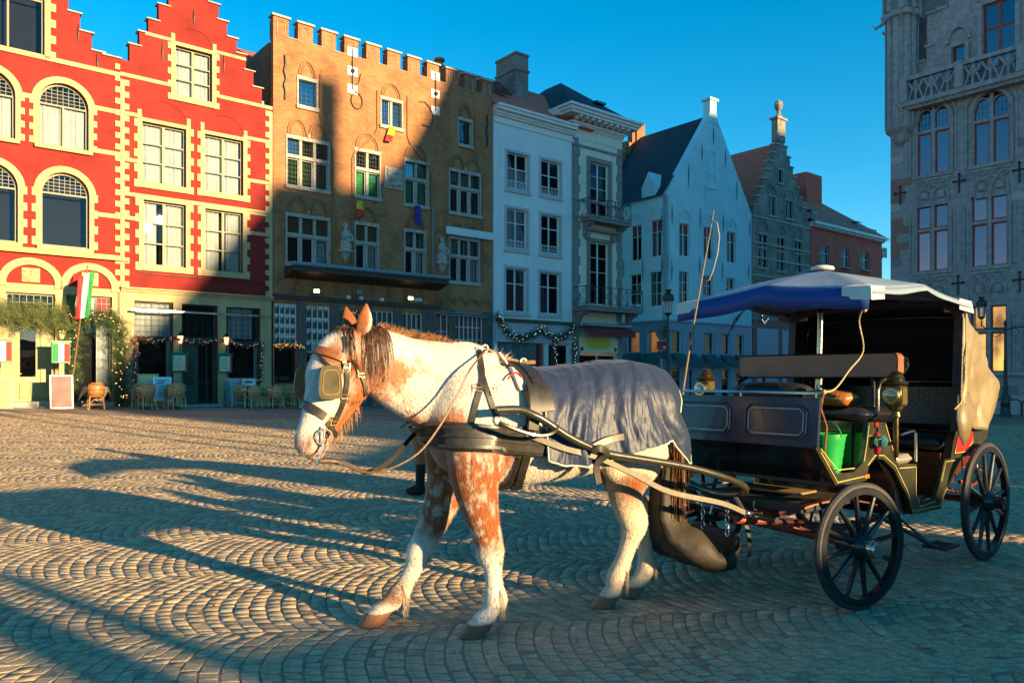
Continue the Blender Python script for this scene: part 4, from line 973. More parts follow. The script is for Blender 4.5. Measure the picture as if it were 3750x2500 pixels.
    for rects, turn in ((low2, 0), (slow2, 1)):
        for a, b, c, d in rects:
            w = window(root, a, b, c, d, 1, (.7,), .1, .06, .04, M_shopblue, back=M_shopgoods)
            if turn: rot(w)
    zz = zs
    for turn, xa, xb, hl in ((0, 0.0, x1, shp+low2), (1, -D, 0.0, ssh+slow2)):
        fm = wall_mesh([(xa-(.05 if turn == 0 else 0), zl, xb+(.05 if turn else 0), zz)], hl, -.05, .06); o = fm.build('shopfront_panelling', M_shopblue, root)
        m2 = MB(); m2.box(xa-.1, -.14, zz, xb+.1, .0, zz+.1); o2 = m2.build('shop_cornice', M_shopblue, root)
        if turn: rot(o); rot(o2)
    # pilaster recess lines, anchors, blind gable windows
    for px, py, h in [(2460,787,1.3),(2563,800,1.3),(2648,820,1.3),(2745,838,1.2),(2459,990,1.3),(2561,975,1.2),(2645,990,1.2),(2741,995,1.0),(2521,645,1.5),(2697,700,1.4),(2612,500,1.1),(2570,560,1.1),(2656,580,1.2)]:
        x, z = l(px, py); anchor(root, x, z, h)
    for px, py, h in [(2425,810,1.5),(2425,975,1.4),(2355,985,1.4),(2283,985,1.2)]:
        x, z = S_.l(px, py); rot(anchor(root, x, z, h))
    mb = MB(); a, b, c, d = Rp(2583,688,2623,745); mb.box(a-.1, -.08, d, c+.1, 0, d+.1); mb.box(a, -.03, b, a+.06, 0, d); mb.box(c-.06, -.03, b, c, 0, d); mb.box((a+c)/2-.05, -.03, b, (a+c)/2+.05, 0, d); mb.build('blind_window', M_whitewash, root)
    mb = MB(); a, b, c, d = Rp(2595,585,2617,640); arch_band(mb, a, c, d+.6, .1, -.06, 0, (c-a)/2, legs=1.6); mb.box(a-.1, -.05, b-.1, c+.1, 0, b); mb.build('blind_niche', M_whitewash, root)
    # green Christmas branch hung from the wall
    x, z = l(2700, 1135); mb = MB()
    for k in range(3): mb.tube([(x-1.6+.55*k, -.3, z-2.0+.6*k), (x-1.0+.35*k, -.5, z-.7+.2*k), (x+.2, -.6, z+.1), (x+1.2,-.6,z+.25)], [.03,.05,.06,.02], 5)
    o = mb.build('palm_branch', M_leaf, root)
    return root
white_corner()

# ------------------------------------------------------------------ stone stepped gable, red brick house, far house
M_oldstone = brickmat('dark_old_brick', (.28,.23,.18), (.20,.165,.13), (.33,.30,.26), .3, .09, .012, var=.4, bump=.8, patches=(.30,.28,.25))
def stone_gable():
    t0 = FA.l(2752, 800)[0]+.02; H = A(t0, 0); l = H.l; Rp = H.r
    root = H.root('stepped_gable_house', 'dark stone house with steep stepped gable, ball finial and orange roof', 'house')
    x1 = l(2966, 800)[0]; zl = -1; zb = l(2754, 785)[1]; cx = l(2860, 500)[0]; zt = l(2860, 500)[1]; n = 9
    fill = [(0, zl, x1, zb)]
    for k in range(n):
        f0 = (k+1)/(n+.6); fill.append((cx*f0-.12, zb-.1, x1-(x1-cx)*f0+.12, zb+(zt-zb)*(k+1)/n))
    rows = [Rp(2775,855,2810,981), Rp(2844,869,2873,993), Rp(2910,881,2936,999)]; att = [Rp(2813,717,2841,792), Rp(2876,732,2905,803)]; ar = [Rp(2850,620,2867,672)]
    wall_mesh(fill, rows+att+ar, 0, .3).build('wall', M_oldstone, root); solid(root, .05, x1-.05, zb, 9, M_oldstone)
    for k in range(n):
        f0 = (k+1)/(n+.6); z = zb+(zt-zb)*(k+1)/n
        for xx, s in ((cx*f0-.12, -1), (x1-(x1-cx)*f0+.12, 1)): MB().box(min(xx-s*.5, xx+s*.08), -.08, z, max(xx-s*.5, xx+s*.08), .4, z+.1).build('coping_stone', M_cap, root)
    mb = MB(); mb.box(cx-.5, -.05, zt-.4, cx+.5, .45, zt+1.2); mb.box(cx-.65, -.15, zt+1.2, cx+.65, .55, zt+1.35); mb.lathe([(.35,0),(.15,.3),(.12,.55),(.26,.72),(.33,.95),(.26,1.2),(.06,1.35)], (cx, .2, zt+1.35), 10); mb.build('finial', M_oldstone, root)
    rb = MB(); rb.add([(-.1,.3,zb),(cx,.3,zt-.4),(cx,11,zt-.4),(-.1,11,zb),(x1+.1,.3,zb),(x1+.1,11,zb)], [(0,3,2,1),(1,2,5,4)]); rb.build('roof', roofmat('bright_pantile_roof', (.95,.15,.09), (.3,.35), .05), root)
    for r in rows: stone_window(root, r, 2, .6); mb = MB(); arch_band(mb, r[0], r[2], r[3]+.9, .12, -.06, 0, .6); mb.build('arch_head', M_oldstone, root)
    for r in att: stone_window(root, r, 2, None); mb = MB(); arch_band(mb, r[0], r[2], r[3]+.75, .12, -.06, 0, .5); mb.build('arch_head', M_oldstone, root)
    for r in ar: stone_window(root, r, 1, None)
    for py in (790, 885, 940, 1005): z = l(2760, py)[1]; MB().box(0, -.06, z-.08, x1, 0, z+.08).build('string_course', M_stone, root)
    zz = l(2770, 1170)[1]; MB().box(.1, -.06, -.4, x1-.1, .0, zz).build('shopfront', M_maroon2, root)
    for i in range(2): MB().box(.5+i*3.2, -.09, .6, 3.2+i*3.2, -.05, zz-.6).build('shop_window', M_shopblue, root)
    # lights hung on the wall, in a looped figure
    x, z = l(2782, 1125); pts = [(-.5,.9),(-.2,1.0),(.3,1.0),(.1,1.0),(0,.4),(0,-.3),(0,-.9),(.3,-1.1),(.7,-.8),(.8,-.3),(.5,.05),(.15,0),(-.5,.5),(-.4,.0),(-.45,-.5)]
    mb = MB(); mb.tube([(x+a, -.15, z+b) for a, b in pts[:12]], .05, 5); g = mb.build('light_figure', M_leaf, root)
    mb = MB()
    for i in range(len(pts)-1):
        for f in (0, .5): a, b = pts[i][0]*(1-f)+pts[i+1][0]*f, pts[i][1]*(1-f)+pts[i+1][1]*f; mb.sphere((x+a, -.22, z+b), .035, 4)
    mb.build('fairy_lights', M_bulb_c, g)['kind'] = 'stuff'
    return root
M_maroon2 = mat('dull_red_shopfront', (.16,.05,.05), .6)
stone_gable()
M_redbrick = brickmat('red_brick', (.72,.13,.085), (.62,.11,.07), (.45,.13,.10), .25, .22, .02, var=.12, bump=.5)
def brick_house():
    t0 = FA.l(2968, 900)[0]+.02; H = A(t0, 0); l = H.l; Rp = H.r
    root = H.root('brick_house', 'red brick house with tiled roof, chimney and white dentil cornice', 'house')
    x1 = l(3230, 900)[0]; zl = -1.2; zc = l(2970, 830)[1]
    w = [Rp(3002,893,3037,973), Rp(3080,907,3111,984), Rp(3151,921,3183,993)]; w2 = [(a, b-4.2, c, d-4.2) for a, b, c, d in w]
    wall_mesh([(0, zl, x1, zc)], w+w2, 0, .3).build('wall', M_redbrick, root); solid(root, .05, x1-.02, zc, 9, M_redbrick)
    mb = MB(); mb.box(-.05, -.2, zc, x1+.1, .2, zc+.2); mb.box(-.05, -.45, zc+.2, x1+.3, .2, zc+.4); mb.build('cornice', M_frame_white, root)
    for i in range(26): x = x1*(i+.3)/26; MB().box(x, -.36, zc+.02, x+.18, -.2, zc+.2).build('dentil', M_frame_white, root)
    ro = MB(); ro.add([(-.2,-.4,zc+.4),(x1+.3,-.4,zc+.4),(x1-4,5,zc+4.6),(-.2,5,zc+4.6),(x1+.3,10,zc+.4),(-.2,10,zc+.4)], [(0,1,2,3),(1,4,2),(3,2,4,5)]); rf = ro.build('roof', roofmat('red_tile_roof', (.75,.16,.10), (.3,.35), .12), root)
    mb = MB(); cx = l(3110, 760)[0]; mb.box(cx-1.3, 3.0, zc+2.5, cx+1.2, 4.4, zc+5.6); mb.build('chimney', M_redbrick, root)
    for xx in (1.2, x1-3.2): MB().box(xx, .6, zc+1.25, xx+.9, 1.4, zc+1.6).build('skylight', M_glass, rf)
    for a, b, c, d in w+w2: window(root, a, b, c, d, 2, (.6,), .12, .06, .05, M_frame_white, cur=[(.05,0,.95,1)]); MB().box(a-.1, -.3, b-.1, c+.1, .1, b).build('window_sill', M_stone, root)
brick_house()
def far_house():
    H = Plane((P0+U*62.5+np.array([.632,-.775])*-6.0), U)
    root = H.root('far_house', 'small pale house far off with sunlight painted gold along its gutter', 'house'); l = H.l
    zt = l(3245, 868)[1]; r = H.r(3238,905,3252,945)
    wall_mesh([(-2, -1, 8, zt)], [r], 0, .3).build('wall', M_plaster_c, root); MB().box(-2, .62, -1, 8, 8, zt).build('side_wall', M_plaster_c, root); MB().box(-2.1, -.3, zt, 8.1, 8, zt+.35).build('roof_edge', M_gold, root); window(root, *r, 2, (.5,), .1, .06, .05, M_frame_white)  # gold along the roof edge is sunlight put into the colour
far_house()

# ------------------------------------------------------------------ grey gothic court house on the right
M_ashlar = mat('grey_ashlar', (.32,.31,.31), .85, var=.25, scale=5, bump=.4); M_ashlar_d = mat('dark_ashlar', (.22,.215,.22), .85, var=.25, scale=5, bump=.4); M_ashlar_l = mat('light_ashlar', (.42,.40,.385), .85, var=.2, scale=5, bump=.4); M_ashlar_r = mat('reddish_ashlar', (.32,.17,.13), .85, var=.25, scale=9, bump=.4)
M_mirror = glassmat('mirror_like_glass', (.25,.27,.3), .5, (.01,.012,.015), (.66,.27,.32)); M_court_light = lit('warm_hall_light', (.16,.05,.01), (.75,.40,.08), .75, 2.2)  # reflection of the red houses put into the panes as a rosy gloss
CP = np.array([19.47-.632*4.44, 30.2+.775*4.44])
def court():
    H = Plane(CP, (.632, -.775)); l = H.l; Rp = H.r
    root = H.root('court_house', 'grey gothic stone building with red window frames, traceried balcony and corner turret', 'public building')
    zl = -.6; zb = l(3320, 395)[1]; X = 15.0
    up = [Rp(3359,393,3476,625), Rp(3566,352,3696,584)]; mid = [Rp(3357,756,3472,986), Rp(3558,721,3689,967)]; gr = [Rp(3360,1135,3472,1370), Rp(3555,1123,3686,1362)]
    bay = up[1][0]-up[0][0]
    for L_ in (up, mid, gr): 
        for k in (2, 3, 4, 5): L_.append(tuple(v+(bay*(k-1) if i % 2 == 0 else 0) for i, v in enumerate(L_[1])))
    holes = [r+('arch', .75) for r in up]+mid+gr
    wall_mesh([(0, zl, X, zb)], [h[:4]+(('arch', .75) if len(h) > 4 else ()) for h in holes], .0, .4).build('wall', M_ashlar, root)
    MB().box(.1, .85, zl, X, 9, zb+6).build('core', M_ashlar, root)
    # dressed blocks, each proud by a little
    mats_ = [M_ashlar, M_ashlar, M_ashlar_d, M_ashlar_l]; h = .345; cnt = 0
    meshes = {}
    for j in range(int((zb-zl)/h)):
        z0 = zl+j*h; x = -.01-(.35 if j % 2 else 0)
        while x < 6.2:
            w = random.choice((.5, .62, .75, .9)); a, b = max(x, -.01), min(x+w, X); x += w
            if b-a < .12: continue
            if any(a < r[2]+.16 and b > r[0]-.16 and z0 < r[3]+.2 and z0+h > r[1]-.2 for r in holes): continue
            if any(a < r[2]+.1 and b > r[0]-.1 and z0 < r[1] and z0+h > r[1]-1.3 for r in holes[:12]): continue
            if z0+h < .35 or cnt > 298: continue
            mm = M_ashlar_r if (a < .4 and 6.5 < z0 < 10 and random.random() < .7) else random.choice(mats_)
            key = mm.name
            if key not in meshes:
                me = MB().bbox(0, 0, 0, 1, 1, 1, .03).mesh('stone_block'); me.materials.append(mm); meshes[key] = me
            o = link('stone_block', meshes[key], root); p = random.uniform(.006, .022)
            o.location = (a+.006, -p, z0+.006); o.scale = (b-a-.012, .03, h-.012); cnt += 1
    mb = MB(); mb.box(-.03, -.10, zl, X, 0, .55); mb.box(-.03, -.14, 1.55, X, 0, 1.65); mb.build('plinth', M_ashlar_l, root)
    def gothic(r, arch, mat_glass, back=None, cross=.62):
        a, b, c, d = r; mid_ = (a+c)/2; mb = MB(); s = .13
        mb.box(mid_-s/2, .02, b, mid_+s/2, .24, d-(.05 if arch else 0)); zt = b+(d-b)*cross; mb.box(a, .03, zt-.06, c, .23, zt+.06); mb.box(a-.18, -.1, b-.14, c+.18, .24, b)
        for e in (-.16, -.30): mb.box(a+e, -.05-.0*e, b, a+e+.07, 0, d-.4); mb.box(c-e-.07, -.05, b, c-e, 0, d-.4)
        if arch:
            arch_band(mb, a-.02, c+.02, d+.02, .12, -.07, .0, .75); arch_band(mb, a-.25, c+.25, d+.25, .08, -.09, .0, .9)
            for i in range(2): arch_band(mb, a+.05+i*(mid_-a), a-.05+(i+1)*(mid_-a)+.0, d-.22, .05, .03, .2, .38)
        w = mb.build('window', M_ashlar, root)
        for i in range(2):
            x0, x1 = (a, mid_-s/2) if i == 0 else (mid_+s/2, c)
            for z0, z1, red in ((b, zt-.06, 1), (zt+.06, d, 0 if arch else 1)):
                f = MB(); t = .06
                if red:
                    f.box(x0, .10, z0, x0+t, .15, z1); f.box(x1-t, .10, z0, x1, .15, z1); f.box(x0+t, .101, z0, x1-t, .149, z0+t); f.box(x0+t, .101, z1-t, x1-t, .149, z1); f.build('casement', M_red_frame, w)
                pane(w, x0, z0, x1, z1, .125, mat_glass)
                if not red: lattice(w, x0, z0, x1, z1, 4, 4, .115, w=.012)
        pane(w, a, b, c, d, .55, back or M_dark_room, 'interior')
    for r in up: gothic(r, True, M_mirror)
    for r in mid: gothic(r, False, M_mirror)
    for r in gr: gothic(r, False, M_glass, M_court_light)
    def panel(a, c, z0, z1, seed):
        rr = random.Random(seed); mb = MB(); mb.box(a, -.02, z0, c, .0, z1); w = c-a
        for i in range(2):
            x = a+w*(.25+.5*i); r_ = w*.21
            arch_band(mb, x-r_, x+r_, z0+(z1-z0)*.62, .06, -.09, -.02, (z1-z0)*.32, legs=(z1-z0)*.22)
            for dx, dz in ((-.5, .78), (.5, .78), (0, .9)):
                mb.tube([(x+dx*r_+.55*r_*math.cos(t), -.06, z0+(z1-z0)*dz+.55*r_*.8*math.sin(t)) for t in np.linspace(0, 2*math.pi, 12, endpoint=False)], .03, 5, closed=True)
            mb.bbox(x-.14, -.12, z0+(z1-z0)*.25, x+.14, -.02, z0+(z1-z0)*.5, .03)
        mb.tube([(a+w*.5+w*.12*math.cos(t), -.07, z0+(z1-z0)*.62+w*.12*math.sin(t)) for t in np.linspace(0, 2*math.pi, 14, endpoint=False)], .035, 5, closed=True)
        mb.box(a-.1, -.07, z1-.06, c+.1, 0, z1+.06); mb.build('tracery_panel', M_ashlar, root)
    for r in up: panel(r[0], r[2], r[1]-1.35, r[1]-.22, 1)
    for r in mid: panel(r[0], r[2], r[1]-1.35, r[1]-.22, 2)
    def cross(px, py):
        x, z = l(px, py); mb = MB(); mb.tube([(x,-.05,z-.38),(x,-.05,z+.36)], .03, 6); mb.tube([(x-.18,-.05,z+.12),(x+.18,-.05,z+.12)], .028, 6)
        for q in ((x-.2,z+.12),(x+.2,z+.12),(x,z+.4)): mb.sphere((q[0],-.05,q[1]), .055, 6)
        mb.build('iron_cross', M_iron, root)
    for px, py in ((3298,718),(3514,674),(3734,633),(3510,672+375),(3735,1035)): cross(px, py)
    # balcony with openwork panels
    x0 = l(3310, 340)[0]; zr = l(3312, 308)[1]
    mb = MB(); mb.box(x0, -.55, zb-.12, X, .1, zb+.08); mb.box(x0+.02, -.42, zb-.26, X, .1, zb-.12)
    mb.build('balcony', M_ashlar, root)
    for i in range(60):
        x = x0+.1+i*.22
        if x < 9: MB().sphere((x, -.42, zb-.16), .07, 5).build('balcony_boss', M_ashlar, root)
    mb = MB(); mb.box(x0, -.55, zr-.1, X, -.3, zr+.06); mb.build('balcony_rail', M_ashlar, root); nb = 9
    for k in range(8):
        a = x0+.05+k*bay; MB().box(a, -.60, zb+.08, a+.3, -.25, zr+.1).build('balcony_pier', M_ashlar, root)
        for i in range(3):
            p0 = a+.3+i*(bay-.3)/3; p1 = p0+(bay-.3)/3; cxp = (p0+p1)/2; hh = zr-.1-zb-.08
            mb = MB(); mb.tube([(cxp,-.42,zb+.08),(cxp,-.42,zr-.1)], .05, 6)
            for s_ in (-1, 1): mb.tube([(cxp, -.42, zb+.2+hh*.3), (cxp+s_*(p1-p0)*.25, -.42, zb+.1+hh*.6), (cxp+s_*(p1-p0)*.48, -.42, zr-.14)], .05, 6); mb.tube([(cxp+s_*(p1-p0)*.48,-.42,zb+.08),(cxp+s_*(p1-p0)*.3,-.42,zb+.1+hh*.35),(cxp+s_*.03,-.42,zr-.2)], .04, 6)
            mb.build('balcony_tracery', M_ashlar, root)
    # set-back upper storey rising in steps
    prof = [(3345,232),(3383,170),(3385,52),(3425,35),(3465,-60),(3560,-160)]
    fill = []; pts = [l(a, b) for a, b in prof]
    for i, (x, z) in enumerate(pts): fill.append((x, zb, pts[i+1][0] if i+1 < len(pts) else X, z))
    uw = [Rp(3478,168,3528,250), Rp(3590,12,3713,218)]
    wall_mesh(fill, uw, .25, .35).build('upper_wall', M_ashlar, root)
    for a, b, c, d in uw:
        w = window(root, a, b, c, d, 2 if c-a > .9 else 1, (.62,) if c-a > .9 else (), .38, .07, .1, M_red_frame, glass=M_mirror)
        mb = MB(); mb.box(a-.15, .12, b, a, .26, d); mb.box(c, .12, b, c+.15, .26, d); arch_band(mb, a-.1, c+.1, d+.7, .1, .12, .26, .55); mb.build('hood_mould', M_ashlar, root)
    for i, (x, z) in enumerate(pts[:5]): MB().box(x-.05, .18, z, x+.38, .66, z+.12).build('coping_stone', M_ashlar, root)
    # corner turret with pinnacles
    tx, tz0 = l(3300, 600)[0], l(3262, 480)[1]; r = .62
    mb = MB(); mb.lathe([(.12,-.75),(.3,-.6),(.45,-.3),(.66,-.1),(.7,0),(.62,.05),(.62,4.7),(.72,4.75),(.74,4.95),(.6,5.0),(.5,5.1),(.5,7.4),(.6,7.5),(.05,10.5)], (tx, .05, tz0), 8); mb.build('turret', M_ashlar, root)
    for k in range(8):
        a = k*math.pi/4+.39; px_, py_ = tx+.68*math.cos(a), .05+.68*math.sin(a)
        mb = MB(); mb.lathe([(.1,0),(.1,1.0),(.14,1.03),(.02,1.5)], (px_, py_, tz0+4.95), 6); mb.sphere((px_, py_, tz0+6.5), .07, 5); mb.build('pinnacle', M_ashlar, root)
        mb = MB(); mb.tube([(tx+.66*math.cos(a), .05+.66*math.sin(a), tz0+4.75), (tx+1.05*math.cos(a), .05+1.05*math.sin(a), tz0+4.55), (tx+1.12*math.cos(a), .05+1.12*math.sin(a), tz0+4.7)], [.08,.06,.03], 5); mb.build('gargoyle', M_ashlar, root)
        mb = MB(); mb.tube([(tx+.62*math.cos(a), .05+.62*math.sin(a), tz0), (tx+.62*math.cos(a), .05+.62*math.sin(a), tz0+4.7)], .045, 5); mb.build('turret_rib', M_ashlar, root)
court()

# ------------------------------------------------------------------ the far side of the square, behind the camera: an unseen hall, and blocks added to shade the setts
TE = math.tan(R(SUN_EL)); SA = np.array(SUN_AZ)/np.hypot(*SUN_AZ); SB = np.array([-SA[0]*0+SA[1], -SA[0]])
def skyline(name, label, prof, depth=3.0, row=-14.0, group='added shade blocks out of view', cat='kiosk'):
    """prof: list of (b, top seen at a=0); a solid unseen block, its outline shaped by the shade it casts"""
    ROWA = row; o = SA*ROWA; root = empty(name, (o[0], o[1], 0), math.atan2(SB[1], SB[0]), label, cat, group)
    poly = [(prof[0][0], -.5)]+[(b, s-ROWA*TE) for b, s in prof]+[(prof[-1][0], -.5)]
    mb = MB(); mb.prism(poly, -depth, 0); mb.build('wall', M_brown if cat == 'house' else M_post, root, fix=True)
    b0, b1 = prof[0][0], prof[-1][0]; n = max(1, int((b1-b0)/2.6)); hmin = min(s for b, s in prof)-ROWA*TE
    for i in range(n):
        x = b0+(b1-b0)*(i+.5)/n
        for z in (1.0, 4.0):
            if z+1.7 < hmin: MB().box(x-.5, -.02, z, x+.5, .05, z+1.6).build('window', M_glass_dark, root)
    MB().box((b0+b1)/2-.5, -.02, 0, (b0+b1)/2+.5, .06, 2.2).build('door', M_green_dark, root)
    return root
skyline('shade_block', 'long boarded shade block added out of view behind the viewer', [(-14,1.3),(1.4,1.3)])  # blocks added out of view, tops and gaps set to shade the setts
skyline('shade_block', 'narrow boarded shade block added behind the viewer between two light gaps', [(1.68,1.3),(2.08,1.25)])
skyline('shade_block', 'tiny boarded shade block added behind the viewer beside a light gap', [(2.19,1.3),(2.40,1.25)])
skyline('shade_block', 'wide low shade block added out of view behind the viewer', [(2.4,.74),(4.4,.62),(4.9,.64),(5.1,.86),(6.4,.86),(7.0,.72),(8.2,.72)])
skyline('shade_block', 'tall boarded shade block added behind the viewer beyond the light gap', [(8.6,2.0),(12.25,2.4)])
skyline('tall_house', 'tall gabled brick hall behind the viewer to the right', [(12.25,5.7),(12.7,6.2),(13.75,7.5),(15.4,9.2),(18.9,13.5),(19.3,14.6),(21.1,14.7),(21.15,19.4),(22.3,19.4),(22.35,14.7),(23.5,14.85),(25.5,16.6),(27.3,19.7),(28.6,22.6),(31,25),(44,25),(46,22.6),(95,22.6)], 10, -55.0, 'tall houses out of view', 'house')
# ------------------------------------------------------------------ the horse
HO = np.array([.1, 4.75]); HF = np.array([-.913, -.408]); HF = HF/np.hypot(*HF); HL = np.array([-HF[1], HF[0]])
HROT = math.atan2(HF[1], HF[0])                        # local +x forward, +y left (towards the viewer)
HMAT = Matrix.Translation((HO[0], HO[1], 0)) @ Matrix.Rotation(HROT, 4, 'Z'); HINV = HMAT.inverted()
GZ = .016
def loft(mb, rings, n=20, lat=(0,1,0), power=2.0):
    """rings: (pos, half_lateral, half_up, [egg]) ; frames follow the path, lateral axis kept"""
    P = [Vector(r[0]) for r in rings]; m = len(P); vs = []; lat = Vector(lat)
    for i in range(m):
        t = (P[min(i+1, m-1)]-P[max(i-1, 0)]).normalized(); b = (lat-t*lat.dot(t)).normalized(); u = b.cross(t) if True else None
        u = t.cross(b)*-1
        egg = rings[i][3] if len(rings[i]) > 3 else 0
        for k in range(n):
            a = 2*math.pi*k/n; c, s_ = math.cos(a), math.sin(a)
            cc = math.copysign(abs(c)**(2/power), c); ss = math.copysign(abs(s_)**(2/power), s_)
            vs.append(P[i]+b*(cc*rings[i][1]*(1-egg*ss))+u*(ss*rings[i][2]))
    fs = [tuple(range(n-1, -1, -1)), tuple((m-1)*n+k for k in range(n))]
    for i in range(m-1):
        for k in range(n): fs.append((i*n+k, i*n+(k+1) % n, (i+1)*n+(k+1) % n, (i+1)*n+k))
    mb.add(vs, fs)
def smooth_rings(rings, k=4):
    """Catmull-Rom through the rings"""
    A_ = [np.array(list(r[0])+[r[1], r[2], r[3] if len(r) > 3 else 0.0]) for r in rings]; out = []
    for i in range(len(A_)-1):
        p0, p1, p2, p3 = A_[max(i-1, 0)], A_[i], A_[i+1], A_[min(i+2, len(A_)-1)]
        for j in range(k):
            t = j/k; q = .5*((2*p1)+(-p0+p2)*t+(2*p0-5*p1+4*p2-p3)*t*t+(-p0+3*p1-3*p2+p3)*t**3); out.append(q)
    out.append(A_[-1]); return [((q[0], q[1], q[2]), max(q[3], .004), max(q[4], .004), q[5]) for q in out]
def remeshed(mb, name, voxel, iters=6):
    me = mb.mesh(name); o = bpy.data.objects.new(name, me); COL.objects.link(o)
    bm = bmesh.new(); bm.from_mesh(me); bmesh.ops.recalc_face_normals(bm, faces=bm.faces[:]); bm.to_mesh(me); bm.free()
    r = o.modifiers.new('r', 'REMESH'); r.mode = 'VOXEL'; r.voxel_size = voxel; r.use_smooth_shade = True
    s = o.modifiers.new('s', 'SMOOTH'); s.factor = .5; s.iterations = iters
    dg = bpy.context.evaluated_depsgraph_get(); out = bpy.data.meshes.new_from_object(o.evaluated_get(dg))
    bpy.data.objects.remove(o); out.name = name; out.polygons.foreach_set('use_smooth', [True]*len(out.polygons)); return out
YAW = R(14)
def headturn(p):                                        # head and neck turned a little towards the viewer
    x, y, z = p; w = float(smst(.55, 1.1, np.float64(x))); a = YAW*w
    dx = x-.62
    return (.62+dx*math.cos(a)-y*math.sin(a), y*math.cos(a)+dx*math.sin(a), z)
HEAD = [((1.10,0,1.715),.075,.085),((1.15,0,1.66),.100,.130),((1.195,0,1.59),.122,.160,.10),((1.215,0,1.51),.122,.178,.18),((1.238,0,1.43),.105,.172,.2),((1.275,0,1.35),.088,.142,.15),((1.31,0,1.275),.078,.120,.1),((1.343,0,1.21),.073,.105),((1.37,0,1.155),.080,.097),((1.385,0,1.115),.073,.075),((1.39,0,1.09),.045,.045)]
TORSO = [((-1.04,0,1.20),.06,.10),((-1.0,0,1.215),.16,.22),((-.91,0,1.235),.255,.295),((-.77,0,1.25),.315,.325),((-.58,0,1.255),.335,.335),((-.35,0,1.22),.345,.345),((-.1,0,1.195),.355,.35,.0),((.15,0,1.19),.335,.355,.06),((.35,0,1.215),.30,.385,.12),((.47,0,1.24),.275,.36,.14),((.575,0,1.23),.23,.29),((.64,0,1.22),.155,.2),((.67,0,1.21),.07,.1)]
NECK = [((.30,0,1.36),.20,.30),((.48,0,1.405),.185,.315),((.63,0,1.455),.155,.265),((.80,0,1.512),.122,.222),((.94,0,1.57),.107,.192),((1.05,0,1.60),.104,.175),((1.14,0,1.63),.09,.13)]
